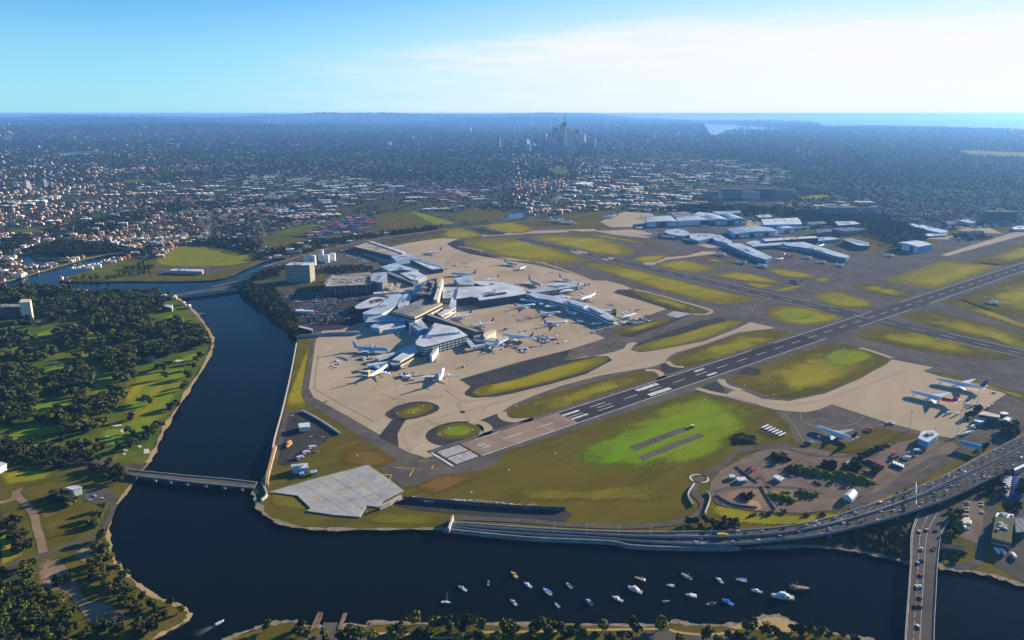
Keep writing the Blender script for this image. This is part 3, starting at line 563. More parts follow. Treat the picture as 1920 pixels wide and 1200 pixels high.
# island park across the channel, playing field and open green areas
sheet('playing_field', [(293,485),(310,470),(345,462),(400,464),(450,474),(470,485),(462,492),(420,498),(350,499),(305,496)], Z_TAR, mat('field_grass', (0.20, 0.21, 0.012), (0.14, 0.16, 0.012), 0.02, col3=(0.24, 0.2, 0.015)), 3, 'mown playing field across the river')
sheet('island_park', [(118,526),(125,520),(150,513),(185,501),(215,491),(240,484),(300,484),(345,462),(400,460),(470,478),(500,486),(474,494),(450,507),(430,516),(400,524),(233,526)], Z_GRASS, M['rough'], 0, 'scrubby park between the river arms')
patch('grass_patch', [(150,515),(185,502),(230,498),(280,500),(260,510),(200,518)], Z_TAR, M['park'], 0.7, 'green lawn on the island park')
sheet('parking_lot', [(285,502),(330,499),(420,499),(425,506),(400,512),(300,514)], Z_TAR-0.02, M['road'], 0, 'brown parking lot behind the pink shed')
for pl, m, lb in (([(20,432),(60,427),(108,428),(100,436),(60,440),(30,439)], 'park', 'green oval among houses'), ([(225,340),(250,337),(280,338),(275,343),(240,344)], 'park', 'small green oval far off'),
    ([(705,405),(740,398),(775,396),(850,418),(820,424),(780,430),(720,432)], 'rough', 'rough meadow beside the canal'), ([(775,399),(790,400),(850,417),(835,420),(815,420)], 'fair', 'bright green strip in the meadow'),
    ([(510,440),(560,425),(600,422),(570,436),(530,442)], 'park', 'green field beside the containers'), ([(490,448),(540,444),(580,450),(540,460),(500,462)], 'rough', 'dry field beside the railway'),
    ([(850,400),(900,392),(950,398),(940,410),(880,415),(855,412)], 'rough', 'scrubby flat beside the canal'), ([(1028,320),(1050,314),(1072,320),(1060,327),(1040,328)], 'park', 'green hill park'), ([(1505,370),(1530,366),(1558,367),(1550,372),(1515,373)], 'grass_y', 'sunlit oval beyond the terminals'),
    ([(1800,284),(1820,282),(1990,290),(1990,296),(1880,294),(1815,291)], 'grass_y', 'pale golf course near the coast'), ([(-10,500),(20,498),(40,502),(30,510),(0,512)], 'park', 'green reserve'), ([(-10,585),(8,575),(16,582),(0,600)], 'park', 'lawn'), ([(1795,357),(1815,356),(1820,360),(1800,361)], 'grass_y', 'tiny oval')):
    sheet('park', pl, Z_TAR+(0.06 if m == 'fair' else 0), M[m], 3, lb)
# ------------------------------------------------------------------ roads
ribbon('road', [(400,538),(470,520),(520,497),(580,480),(660,462),(740,448),(830,435),(930,424),(1010,416),(1090,406)], 16, Z_ISL, M['road'], 5, 'road along the canal and the airport boundary')
ribbon('railway', [(495,500),(560,481),(640,461),(720,446),(830,431),(930,421),(1000,414)], 12, Z_ISL+0.02, M['dirt'], 5, 'railway embankment beside the canal')
ribbon('road', [(430,517),(500,488),(560,474),(640,456),(720,442),(830,428),(940,417)], 9, Z_ISL+0.04, M['road'], 5, 'road beside the railway')
ribbon('road', [(1000,408),(1060,372),(1100,360),(1170,345),(1195,333),(1200,322)], 22, Z_CON, M['road'], 5, 'motorway to the city')
sheet('car_park_ground', [(520,560),(545,548),(600,540),(700,545),(735,560),(720,580),(690,600),(640,618),(575,622),(556,612),(540,590)], Z_CON+0.05, M['asphalt'], 0, 'asphalt of the terminal car parks')
sheet('car_park_ground', [(596,505),(640,470),(680,478),(740,500),(700,510),(610,518)], Z_CON+0.05, M['road'], 0, 'asphalt behind the terminal')
# ground of the training yard and the perimeter road
M['yard'] = mat('yard_tarmac', (0.185, 0.14, 0.105), (0.135, 0.105, 0.082), 0.02, col3=(0.21, 0.165, 0.12), scale2=0.06)
sheet('training_yard', [(1328,925),(1332,905),(1350,882),(1390,862),(1425,845),(1460,836),(1520,838),(1570,850),(1620,856),(1660,835),(1720,822),(1790,830),(1800,842),(1760,868),(1720,900),(1650,922),(1610,945),(1560,957),(1500,962),(1420,958),(1360,948)], Z_RWY+0.06, M['yard'], 0, 'brown tarmac of the fire training yard')
PERIM = [(845,986),(860,972),(960,975),(1060,983),(1150,987),(1220,985),(1280,977),(1312,962),(1319,945),(1303,925),(1302,910),(1320,892),(1350,875),(1380,850),(1430,836),(1500,838)]
ribbon('road', PERIM, 9, Z_MARK+0.04, M['road'], 5, 'perimeter road that bends up to the training yard')
ribbon('road', [(1600,956),(1625,938),(1680,915),(1740,885),(1790,855),(1840,832),(1990,770)], 12, Z_MARK+0.06, M['road'], 5, 'curved access road beside the motorway')
ribbon('road', [(1600,956),(1604,965),(1640,958),(1700,935)], 7, Z_MARK+0.08, M['road'], 5, 'slip road down to the motorway')
patch('grass_patch', [(1700,905),(1760,872),(1810,845),(1850,838),(1790,880),(1730,912)], Z_MARK, M['grass'], 0.7, 'grass wedge between yard and motorway')
patch('grass_patch', [(1615,945),(1640,930),(1700,915),(1690,930),(1640,952)], Z_MARK, M['grass_y'], 0.6, 'grass beside the slip road')
patch('grass_patch', [(1325,945),(1400,960),(1500,968),(1590,962),(1580,975),(1480,985),(1380,980),(1330,965)], Z_MARK, M['grass_y'], 0.7, 'grass bank below the training yard')
patch('grass_patch', [(1500,835),(1560,850),(1640,842),(1690,815),(1650,800),(1600,825),(1570,832)], Z_MARK, M['grass'], 0.75, 'grass behind the white jet')
patch('bare_earth', cr([(180,800),(280,765),(600,765),(780,790),(760,820),(600,880),(300,870),(200,850)], 1280, 660, 3), Z_MARK+0.02, M['dirt'], 0.6, 'bare earth inside the training loop')
M['pale_concrete'] = mat('pale_concrete', (0.46, 0.44, 0.40), (0.36, 0.345, 0.32), 0.08)
M['dark_wall'] = mat('dark_wall', (0.10, 0.105, 0.115), (0.07, 0.075, 0.085), 0.1)
M['wall_grey'] = mat('wall_concrete', (0.27, 0.28, 0.29), (0.19, 0.20, 0.21), 0.05)
# apron for the fuel depot by the river
sheet('depot_yard', cr([(395,300),(510,280),(800,440),(720,480),(600,560),(480,660),(380,690),(330,680),(380,400)], 440, 700, 4), Z_ISL, M['asphalt'], 0, 'dark asphalt yard of the depot by the river wall')
ribbon('road', cr([(200,830),(250,760),(330,560),(370,380),(400,290)], 440, 700, 4), 7, Z_ISL+0.03, M['road'], 4, 'lane along the river wall')
sheet('lane', cr([(390,300),(520,270),(700,200),(690,215),(520,290)], 440, 700, 4), Z_ISL+0.05, M['road'], 0, 'lane from the depot to the apron')
def wall(name, px, h, w, m, label, cat='wall', z0=-4, k=4, ztop=None, group=None):
    pts = spline(PX(px, h), False, k) if k else PX(px, h)
    b = MB()
    for i in range(len(pts)-1):
        a, c = pts[i], pts[i+1]; d = (c-a).normalized()*0.15
        b.beam((a.x-d.x, a.y-d.y, (h+z0)/2), (c.x+d.x, c.y+d.y, (h+z0)/2), w, h-z0)
    return tag(b.build(name, m), label, cat, group)
wall('river_wall', [(556,642),(545,700),(530,765),(515,820),(505,870),(494,898)], 1.6, 1.6, M['pale_concrete'], 'pale concrete wall along the river beside the apron')
wall('sea_wall', [(830,990),(986,1006),(1140,1013),(1184,1021),(1277,1025),(1387,1025)], 2.2, 1.5, M['wall_grey'], 'long pale grey sea wall below the motorway')
wall('boundary_wall', cr([(510,275),(650,350),(790,445)], 440, 700, 4), 3, 2.0, M['pale_concrete'], 'pale retaining wall beside the depot yard', z0=0)
wall('boundary_wall', [(757,930),(830,936),(930,944),(1010,949),(1060,950)], 4.5, 1.2, M['dark_wall'], 'long wall at the foot of the runway grass', z0=0)  # dark material puts the shade of its near face into the colour
wall('boundary_wall', [(1302,905),(1290,925),(1300,945)], 3, 1.2, M['pale_concrete'], 'curved wall on the inside of the road bend', z0=0)
wall('boundary_wall', [(1325,920),(1332,930),(1322,960)], 3, 1.0, M['pale_concrete'], 'curved wall on the outside of the road bend', z0=0)
wall('tunnel_wall', [(240+252,905),(500,925),(490,935)], 3, 2, M['pale_concrete'], 'pale wall at the tunnel corner', z0=-4)
wall('depot_wall', cr([(240,830),(250,740),(305,540)], 440, 700, 4), 4, 3.5, M['sand'], 'cream retaining wall by the river lane', z0=0)
# the concrete blast pad over the road tunnel
PAD = cr([(1000,685),(1140,780),(1270,880),(1190,915),(1110,955),(1075,1000),(990,990),(940,1075),(740,1060),(540,1030),(570,1010),(470,915),(260,888),(480,825),(560,800)], 440, 700, 4)
b = MB(); b.prism([(p.x, p.y) for p in PX(PAD, 1.2)], -1, 1.2); pad = b.build('blast_pad', M['concrete_g']); tag(pad, 'grey concrete pad with yellow chevrons at the runway end', 'pad')
for i, c in enumerate(([(1205,708),(1345,712),(1310,772)], [(1045,757),(1180,762),(1145,822)], [(875,808),(1015,812),(970,880)], [(690,860),(838,868),(790,940)], [(590,925),(650,930),(630,960)])):
    z = 1.24 if i > 1 else Z_MARK+0.02
    if i == 1: z = 1.24
    pts = PX(cr(c, 440, 700, 4), z); me = ribbon_mesh('chevron', pts, 1.5, M['yellow_paint'], z)
    o = obj('chevron', me)
    if i: o.parent = pad
    else: tag(o, 'yellow chevron on the tarmac before the threshold bars', None, None, 'structure')
ribbon('chevron', cr([(1380,657),(1440,660)], 440, 700, 4), 1.4, Z_MARK, M['yellow_paint'], 0, 'yellow stub of a chevron'); ribbon('chevron', cr([(1490,690),(1475,720)], 440, 700, 4), 1.4, Z_MARK, M['yellow_paint'], 0, 'yellow stub of a chevron')
patch('grass_patch', cr([(265,900),(330,890),(460,925),(545,1010),(530,1025),(300,1005),(260,980)], 440, 700, 4), Z_CON, M['grass_e'], 0.5, 'mown slope beside the blast pad')
# ------------------------------------------------------------------ bridges and motorway
def deck(name, L, Rr, zs, thick, m, label, cat, parapet=True, piers=(), pm=None, k=4, pier_w=3.0, par_h=1.1):
    """bridge deck between a left and a right edge given in photo pixels, with parapets and piers as parts"""
    l = [P(x, y, z) for (x, y), z in zip(L, zs)]; r = [P(x, y, z) for (x, y), z in zip(Rr, zs)]
    l = spline(l, False, k); r = spline(r, False, k); n = len(l)
    root = empty(name, (l[0]+r[0])/2); inv = root.location
    vs = []; fs = []
    for a, c in zip(l, r): vs += [a-inv, c-inv, a-inv-Vector((0, 0, thick)), c-inv-Vector((0, 0, thick))]
    for i in range(n-1):
        q = 4*i; fs += [(q, q+1, q+5, q+4), (q+2, q+6, q+7, q+3), (q, q+4, q+6, q+2), (q+1, q+3, q+7, q+5)]
    fs += [(0, 2, 3, 1), (4*n-4, 4*n-3, 4*n-1, 4*n-2)]
    bm = bmesh.new(); me = mesh('deck', vs, fs, m); bm.from_mesh(me); bmesh.ops.recalc_face_normals(bm, faces=bm.faces); bm.to_mesh(me); bm.free()
    obj('deck', me, root)
    if parapet:
        for e in (l, r):
            b = MB()
            for i in range(n-1): b.beam(e[i]-inv+Vector((0, 0, par_h/2-0.3)), e[i+1]-inv+Vector((0, 0, par_h/2-0.3)), 0.5, par_h+0.6)
            b.build('parapet', pm or M['pale_concrete'], root)
    for t in piers:
        i = int(t*(n-1)); c = (l[i]+r[i])/2; wv = (r[i]-l[i]); wv.z = 0; wl = wv.length; wv.normalize()
        b = MB(); top = c.z-thick+0.1
        a = c-inv-wv*wl*0.42; d = c-inv+wv*wl*0.42
        b.beam(Vector((a.x, a.y, top-inv.z-1)), Vector((d.x, d.y, top-inv.z-1)), pier_w*0.8, 2.0)
        for q in (0.15, 0.85):
            s_ = a.lerp(d, q); b.beam(Vector((s_.x, s_.y, -5-inv.z)), Vector((s_.x, s_.y, top-inv.z-1.2)), pier_w*0.6, pier_w)
        b.build('pier', pm or M['pale_concrete'], root)
    tag(root, label, cat); return root, l, r
br1, _, _ = deck('road_bridge', [(240,881),(290,886),(350,892),(420,898),(482,905)], [(243,890),(290,896),(350,903),(420,910),(476,915)], [3.5]*5, 1.3, M['road'], 'low concrete bridge over the river below the golf course', 'bridge', piers=(0.12, 0.26, 0.4, 0.53, 0.67, 0.8, 0.93))
br2, _, _ = deck('road_bridge', [(235,550),(300,551),(330,551),(380,544),(430,537),(480,530)], [(240,554),(300,556),(330,556),(380,549),(432,542),(484,535)], [2.5,2.6,4,5,5,4.5], 1.4, M['road'], 'slim road bridge across the bend of the river near the hotel', 'bridge', piers=(0.45, 0.58, 0.7, 0.82))
br3, bl, brr = deck('road_bridge', [(1722,962),(1709,1000),(1707,1050),(1703,1110),(1697,1195),(1690,1330)], [(1790,962),(1766,1000),(1758,1055),(1755,1110),(1751,1195),(1750,1330)], [0.6,3,5,5,5,4], 1.6, M['road'], 'wide grey bridge that leaves the picture at its lower edge', 'bridge', piers=(0.3, 0.42, 0.55, 0.66, 0.78, 0.9), k=6)
def lane_line(l, r, t, w, dash, m, parent, z=0.05, i0=0, i1=None, name='lane_marking'):
    pts = [a.lerp(c, t)+Vector((0, 0, z)) for a, c in zip(l, r)][i0:i1]
    b = MB(); acc = 0; inv = parent.location if parent else Vector()
    for i in range(len(pts)-1):
        a, c = pts[i], pts[i+1]; ln = (c-a).length; d = (c-a)/ln; s = Vector((d.y, -d.x, 0)).normalized()*w/2; u = 0
        step = dash or ln
        while u < ln-0.1:
            e = min(u+(step*0.5 if dash else ln), ln); p, q = a+d*u-inv, a+d*e-inv
            b.add([p-s, p+s, q+s, q-s], [(0, 1, 2, 3)]); u += step
    return tag(b.build(name, m, parent), kind='stuff')
for t, dsh in ((0.05, None), (0.3, 16), (0.52, None), (0.95, None)): lane_line(bl, brr, t, 0.28, dsh, M['white_paint'], br3)
# motorway: two carriageways, raised towards the right
MW_U_L = [(1990,780),(1920,815),(1850,850),(1780,887),(1700,922),(1620,951),(1540,975),(1460,989),(1380,995),(1300,997),(1200,998),(1100,995),(1000,990),(900,983),(846,979)]
MW_U_R = [(1990,805),(1920,836),(1850,870),(1780,903),(1700,937),(1620,965),(1540,986),(1460,1000),(1380,1006),(1300,1007),(1200,1006),(1100,1001),(1000,995),(900,988),(846,984)]
MW_L_L = [(1990,809),(1920,840),(1850,875),(1780,909),(1700,940),(1620,967),(1540,988),(1460,1001),(1380,1007),(1300,1008),(1200,1007),(1100,1002),(1000,996),(900,989),(846,984)]
MW_L_R = [(1990,838),(1920,868),(1850,902),(1780,935),(1700,963),(1620,986),(1540,1004),(1460,1014),(1380,1021),(1300,1022),(1200,1016),(1100,1009),(1000,1003),(900,996),(846,989)]
zs = [7,7,7,7,7,7,6.5,5,3.4,1.9,1.0,0.8,0.7,0.7,0.7]
mwu, ul, ur = deck('motorway', MW_U_L, MW_U_R, zs, 1.5, M['road_dark'], 'far carriageway of the crowded motorway sweeping round the training yard', 'motorway', piers=(0.06, 0.12, 0.18, 0.24, 0.3, 0.36, 0.42), k=5)
mwl, ll, lr = deck('motorway', MW_L_L, MW_L_R, [z-0.05 for z in zs], 1.5, M['road_dark'], 'near carriageway of the crowded motorway on its viaduct above the water', 'motorway', piers=(0.06, 0.12, 0.18, 0.24, 0.3, 0.36, 0.42), k=5, par_h=2.2, pm=M['wall_grey'])
for l, r, o in ((ul, ur, mwu), (ll, lr, mwl)):
    for t in (0.06, 0.94): lane_line(l, r, t, 0.3, None, M['white_paint'], o)
    for t in (0.28, 0.5, 0.72): lane_line(l, r, t, 0.2, 16, M['white_paint'], o, i0=0, i1=48)
# ground right of the bridge
sheet('road', [(1700,985),(1725,950),(1790,950),(1770,990),(1764,1010),(1708,1010)], Z_ISL, M['road'], 0, 'road junction under the viaduct')
sheet('industrial_yard', [(1770,1060),(1775,1000),(1800,960),(1850,930),(1990,860),(1990,1110),(1920,1092),(1860,1075)], Z_TAR, M['rough'], 0, 'industrial land right of the bridge')
ribbon('road', cr([(880,330),(850,400),(840,500),(800,620),(790,690),(720,735),(620,740)], 1600, 840, 3.334), 9, Z_ISL+0.06, M['road'], 5, 'street bending round the yard to the bridge foot')
sheet('road', cr([(900,690),(860,720),(1067,840),(1067,700)], 1600, 840, 3.334), Z_ISL, M['road'], 0, 'asphalt forecourt near the shore')
sheet('industrial_yard', cr([(690,330),(820,330),(810,500),(780,600),(670,560),(650,450)], 1600, 840, 3.334), Z_ISL, M['yard'], 0, 'yard with parked vehicles')
sheet('industrial_yard', cr([(890,400),(1067,380),(1067,700),(870,690)], 1600, 840, 3.334), Z_ISL, M['road'], 0, 'asphalt around the olive roofed building')
sheet('near_street', cr([(960,150),(1067,110),(1067,380),(880,320)], 1600, 840, 3.334), Z_ISL-0.03, M['road'], 0, 'truck yard beside the viaduct')

# loops, lanes and worn ground inside the training yard
for l, w_ in (([(180,790),(260,765),(420,760),(600,762),(740,780),(785,800)], 5), ([(180,800),(200,850),(270,870)], 4), ([(330,560),(420,545),(560,540),(700,575),(840,590),(980,580)], 7), ([(430,690),(470,745),(520,860)], 5), ([(950,870),(990,830),(1100,800),(1180,760),(1260,690),(1400,610),(1500,580)], 9), ([(640,640),(700,690),(860,740)], 5), ([(1100,560),(1060,600),(1000,690),(1060,760),(960,820)], 7)):
    ribbon('yard_lane', cr(l, 1280, 660, 3), w_, Z_MARK+0.05, M['road'], 5, 'lane inside the training yard')
for l in ([(190,800),(280,850),(420,870)], [(440,750),(480,820),(520,880)], [(300,640),(350,680),(420,730)]): wall('low_wall', cr(l, 1280, 660, 3), 1.8, 0.8, M['dark_wall'], 'dark low wall of the training yard loop', z0=0)
patch('bare_earth', cr([(360,830),(430,840),(440,885),(370,880)], 1280, 660, 3), Z_MARK+0.04, M['sand'], 0.8, 'pale sandy square in the training yard')

M['mound'] = mat('mound_grass', (0.10, 0.115, 0.012), (0.16, 0.145, 0.014), 0.06, col3=(0.05, 0.06, 0.012), scale2=0.2)
def mound(ax, ay, bx, by, w, h, label):
    """earth bank heaped along a line"""
    A, B = P(ax, ay), P(bx, by); c = (A+B)/2; d = B-A; L = d.length/2+w; u = d.normalized(); n = Vector((-u.y, u.x, 0)); vs = []; N, K = 22, 12
    for i in range(N+1):
        for j in range(K+1):
            s_, t = -1+2*i/N, -1+2*j/K; e = max(0, 1-s_*s_); q = math.sqrt(e); z = h*e*max(0, 1-t*t)**1.2*(0.85+0.25*math.sin(i*1.3+j)+0.15*math.sin(i*2.9)); p = c+u*s_*L+n*t*w*q; vs.append((p.x, p.y, Z_MARK+z))
    fs = [(i*(K+1)+j, (i+1)*(K+1)+j, (i+1)*(K+1)+j+1, i*(K+1)+j+1) for i in range(N) for j in range(K)]
    tag(obj('earth_mound', mesh('earth_mound', vs, fs, M['mound'], smooth=True)), label, 'mound')
mound(1500, 882, 1560, 893, 9, 6, 'long grassy mound across the training yard'); mound(1565, 890, 1630, 905, 10, 7, 'higher grassy mound towards the arched canopy'); mound(1450, 930, 1485, 938, 8, 4, 'dark heap inside the training loop'); mound(1500, 925, 1525, 930, 7, 4, 'green heap closing the training loop'); mound(1378, 822, 1415, 830, 7, 4, 'scrubby bank beside the vivid grass'); mound(1452, 858, 1478, 862, 6, 5, 'round bushy mound near the perimeter road')

sheet('road', [(735,945),(760,936),(860,943),(960,951),(1060,956),(1075,966),(1060,978),(960,972),(860,963),(780,957)], Z_CON+0.03, M['asphalt'], 0, 'dark road in the cutting behind the runway wall')
wall('tunnel_portal', [(849,966),(846,976),(841,990)], 6, 2.0, M['pale_concrete'], 'pale tunnel portal where the motorway comes out', z0=0, k=0)
wall('tunnel_wall', [(712,948),(730,940),(752,928)], 5, 2.5, M['pale_concrete'], 'pale stepped wall at the corner of the blast pad', z0=0, k=0)
patch('grass_patch', [(690,962),(740,960),(840,968),(835,985),(760,986),(700,985),(678,975)], Z_CON+0.05, M['grass_e'], 0.4, 'mown bank between blast pad and shore')

# panel joints of the blast pad
for a_, b_ in (([(620,800),(1000,1040)]), ([(720,770),(1060,985)]), ([(820,745),(1120,940)]), ([(520,840),(880,1060)]), ([(640,900),(1160,800)]), ([(760,980),(1210,860)])):
    p_, q_ = [P(*v, 1.24)-pad.location for v in cr([a_, b_], 440, 700, 4)]; bq = MB(); bq.beam(p_, q_, 0.7, 0.03); bq.build('joint', M['wall_grey'], pad)
# ------------------------------------------------------------------ buildings
M['white_roof'] = mat('white_metal_roof', (0.70, 0.73, 0.76), (0.56, 0.60, 0.64), 0.08, rough=0.5, spec=0.3)
M['pale_roof'] = mat('pale_blue_roof', (0.50, 0.58, 0.66), (0.40, 0.48, 0.57), 0.08, rough=0.5, spec=0.3)  # pale blue also stands in for roofs lying in shade
M['grey_roof'] = mat('grey_roof', (0.30, 0.31, 0.33), (0.22, 0.23, 0.25), 0.08)
M['dark_roof'] = mat('dark_roof', (0.07, 0.072, 0.078), (0.045, 0.047, 0.052), 0.08)
M['tan_roof'] = mat('tan_roof', (0.46, 0.40, 0.33), (0.38, 0.33, 0.27), 0.05)
M['olive_roof'] = mat('olive_roof', (0.145, 0.15, 0.085), (0.115, 0.12, 0.07), 0.2)
M['cream'] = mat('cream_wall', (0.66, 0.57, 0.42), (0.58, 0.50, 0.37), 0.1)
M['white_wall'] = mat('white_wall', (0.72, 0.72, 0.71), (0.62, 0.63, 0.63), 0.08)
M['grey_wall'] = mat('grey_wall', (0.33, 0.34, 0.36), (0.25, 0.26, 0.28), 0.08)
M['dark_wall'] = mat('dark_wall', (0.10, 0.105, 0.115), (0.07, 0.075, 0.085), 0.1)
M['brown_wall'] = mat('brown_wall', (0.36, 0.25, 0.17), (0.29, 0.20, 0.14), 0.1)
M['pink_wall'] = mat('pink_wall', (0.55, 0.30, 0.26), (0.45, 0.26, 0.22), 0.1)
M['blue_and_shade_wall'] = mat('blue_and_shade_wall', (0.20, 0.42, 0.62), (0.16, 0.35, 0.54), 0.1)  # blue also stands in for shade on camera-facing walls
M['red'] = mat('red_paint', (0.50, 0.035, 0.03), (0.42, 0.03, 0.03), 0.3, rough=0.4, spec=0.4)
M['glass'] = mat('dark_glass', (0.03, 0.045, 0.06), None, rough=0.12, spec=0.5)
M['steel'] = mat('painted_steel', (0.62, 0.64, 0.66), (0.5, 0.52, 0.54), 0.2, rough=0.5, spec=0.3)
M['unit'] = mat('roof_plant', (0.5, 0.5, 0.5), (0.3, 0.31, 0.32), 0.3)
def seams(m, angle, period, k=0.22):
    """standing seams and weathered panels across a metal roof"""
    nt = m.node_tree; b = nt.nodes['Principled BSDF']; L = nt.links.new; src = b.inputs['Base Color'].links[0].from_socket
    geo = nt.nodes.new('ShaderNodeNewGeometry'); mp = nt.nodes.new('ShaderNodeMapping'); mp.inputs['Rotation'].default_value = (0, 0, angle); L(geo.outputs['Position'], mp.inputs[0])
    w = nt.nodes.new('ShaderNodeTexWave'); w.wave_profile = 'SIN'; w.inputs['Scale'].default_value = 0.314/period; w.inputs['Distortion'].default_value = 0.4; L(mp.outputs[0], w.inputs[0])
    r = nt.nodes.new('ShaderNodeMapRange'); r.inputs[1].default_value = 0.0; r.inputs[2].default_value = 0.35; r.inputs[3].default_value = 1-k*2; r.inputs[4].default_value = 1.0; L(w.outputs['Fac'], r.inputs[0])
    n = nt.nodes.new('ShaderNodeTexNoise'); n.inputs['Scale'].default_value = 0.025; n.inputs['Detail'].default_value = 5; L(mp.outputs[0], n.inputs['Vector'])
    r2 = nt.nodes.new('ShaderNodeMapRange'); r2.inputs[1].default_value = 0.35; r2.inputs[2].default_value = 0.65; r2.inputs[3].default_value = 0.72; r2.inputs[4].default_value = 1.05; L(n.outputs[0], r2.inputs[0])
    mu = nt.nodes.new('ShaderNodeMath'); mu.operation = 'MULTIPLY'; L(r.outputs[0], mu.inputs[0]); L(r2.outputs[0], mu.inputs[1])
    x = nt.nodes.new('ShaderNodeVectorMath'); x.operation = 'SCALE'; L(src, x.inputs[0]); L(mu.outputs[0], x.inputs['Scale']); L(x.outputs[0], b.inputs['Base Color'])
seams(M['white_roof'], R(35), 5.5); seams(M['pale_roof'], R(-50), 6.5); seams(M['grey_roof'], R(10), 6); seams(M['tan_roof'], R(20), 8, 0.12)
def poly_offset(poly, d):
    n = len(poly); a = sum(poly[i][0]*poly[(i+1) % n][1]-poly[(i+1) % n][0]*poly[i][1] for i in range(n)); s = 1 if a > 0 else -1
    out = []
    for i in range(n):
        p0, p, p1 = Vector(poly[i-1][:2]), Vector(poly[i][:2]), Vector(poly[(i+1) % n][:2])
        e0 = (p-p0).normalized(); e1 = (p1-p).normalized()
        n0 = Vector((e0.y, -e0.x))*s; n1 = Vector((e1.y, -e1.x))*s; b = n0+n1
        if b.length < 0.3: b = n0
        b.normalize(); k = max(0.5, b.dot(n0)); q = p+b*d/k; out.append((q.x, q.y))
    return out
UNIT_ME = None
def bld(name, roof, h, label, wm='white_wall', rm='white_roof', cat='building', floors=0, gm='glass', z0=0, over=0.5, units=0, group=None, lip=1.0, mullions=0, slats=0, k=0, band=0.45, z_first=0.15):
    global UNIT_ME
    w = PX(roof, h); w = spline(w, True, k) if k else w
    c = sum(w, Vector())/len(w); c.z = 0
    poly = [(p.x-c.x, p.y-c.y) for p in w]; root = empty(name, c)
    b = MB(); b.prism(poly, z0, h-0.6); b.build('wall', M[wm], root)
    b = MB(); po = poly_offset(poly, over); b.prism(po, h-0.6, h, 0, 0, True); b.build('roof', M[rm], root)
    if floors:
        st = (h-0.6-z0)/floors
        for i in range(floors):
            b = MB(); pw = poly_offset(poly, 0.12); n = len(pw)
            za, zb = z0+st*(i+z_first+0.1), z0+st*(i+z_first+0.1+band)
            vs = [(x, y, za) for x, y in pw]+[(x, y, zb) for x, y in pw]
            a = sum(pw[j][0]*pw[(j+1) % n][1]-pw[(j+1) % n][0]*pw[j][1] for j in range(n))
            if a < 0: vs = vs[:n][::-1]+vs[n:][::-1]
            b.add(vs, [(j, (j+1) % n, n+(j+1) % n, n+j) for j in range(n)]); b.build('window_band', M[gm], root)
    if mullions:
        n = len(poly)
        for j in range(n):
            p, q = Vector(poly[j]), Vector(poly[(j+1) % n]); L = (q-p).length; m_ = int(L/mullions)
            for t in range(1, m_):
                r = p.lerp(q, t/m_); b = MB(); b.box(r.x-0.35, r.x+0.35, r.y-0.35, r.y+0.35, z0, h-0.6); b.build('mullion', M['steel'], root)
    if slats:
        # raised ribs across the roof, between its first and its opposite edge
        A, B, C_, D_ = [Vector((*poly[i], 0)) for i in (0, 1, 2, 3)]
        for t in range(slats):
            u = (t+0.5)/slats; p, q = A.lerp(B, u), D_.lerp(C_, u); p, q = p.lerp(q, 0.03), q.lerp(p, 0.03)
            b = MB(); b.beam((p.x, p.y, h+0.5), (q.x, q.y, h+0.5), (B-A).length/slats*0.45, 1.0); b.build('roof_rib', M['pale_roof' if rm != 'dark_roof' else 'grey_roof'], root)
    ar = abs(sum(poly[i][0]*poly[(i+1) % len(poly)][1]-poly[(i+1) % len(poly)][0]*poly[i][1] for i in range(len(poly))))/2
    units = units*2+2 if units else (5 if ar > 1500 else 0)
    if units:
        if UNIT_ME is None:
            q = MB(); q.box(-1, 1, -1, 1, 0, 1); UNIT_ME = q.mesh('roof_unit', [M['unit']])
        pts = 0
        while pts < units:
            u = random.random(); ws = [random.random() for _ in poly]; s = sum(ws); x = sum(a[0]*b_ for a, b_ in zip(poly, ws))/s; y = sum(a[1]*b_ for a, b_ in zip(poly, ws))/s
            o = obj('roof_unit', UNIT_ME, root, (x, y, h), random.random()); o.scale = (random.uniform(1, 3), random.uniform(1, 3), random.uniform(1, 2.4)); pts += 1
    tag(root, label, cat, group); return root
cA = lambda p: cr(p, 500, 420, 5)
c6 = lambda p: cr(p, 560, 560, 4)
c7 = lambda p: cr(p, 800, 460, 4)
c3 = lambda p: cr(p, 940, 500, 6.857)
c8 = lambda p: cr(p, 1160, 380, 4)
c6d = lambda p: cr(p, 1320, 390, 6)
c7d = lambda p: cr(p, 1640, 400, 6.857)
c5r = lambda p: cr(p, 1680, 690, 8)
c6b = lambda p: cr(p, 1600, 840, 3.334)
# --- around the international terminal
bld('hotel', [(535,497),(580,497),(589,492),(545,492)], 46, 'white slab hotel with rows of blue windows by the river bend', 'cream', 'white_roof', 'hotel', floors=10, band=0.55, units=3)
for i, (x, y, r, hh, lb) in enumerate(((577,498,8,24,'squat white tank just behind the hotel'), (588,497,8,28,'white tank beside the hotel roof, right of its twin'), (604,490,6,33,'slender tallest white tank of the cluster'), (613,492,8,22,'white tank in front of the tall slender one'), (624,489,9,22,'broad cream tank at the end of the cluster'), (600,487,6,17,'lowest small white tank of the cluster'))):
    c = P(x, y); root = empty('storage_tank', c); b = MB(); b.tube([(0, 0, 0), (0, 0, hh)], r, 20); b.build('shell', M['white_wall'], root, smooth=False)
    b = MB(); b.tube([(0, 0, hh), (0, 0, hh+0.8), (0, 0, hh+1.6)], [r+0.4, r+0.4, r*0.3], 20); b.build('roof', M['white_roof'], root); tag(root, lb, 'tank', 'white tanks behind the hotel')
bld('car_park_building', cA([(540,585),(985,565),(970,495),(640,487)]), 22, 'dark multi-storey car park with tan roof deck', 'dark_wall', 'tan_roof', 'car park', floors=5, units=5, mullions=12)  # dark wall colour carries the shade on its front
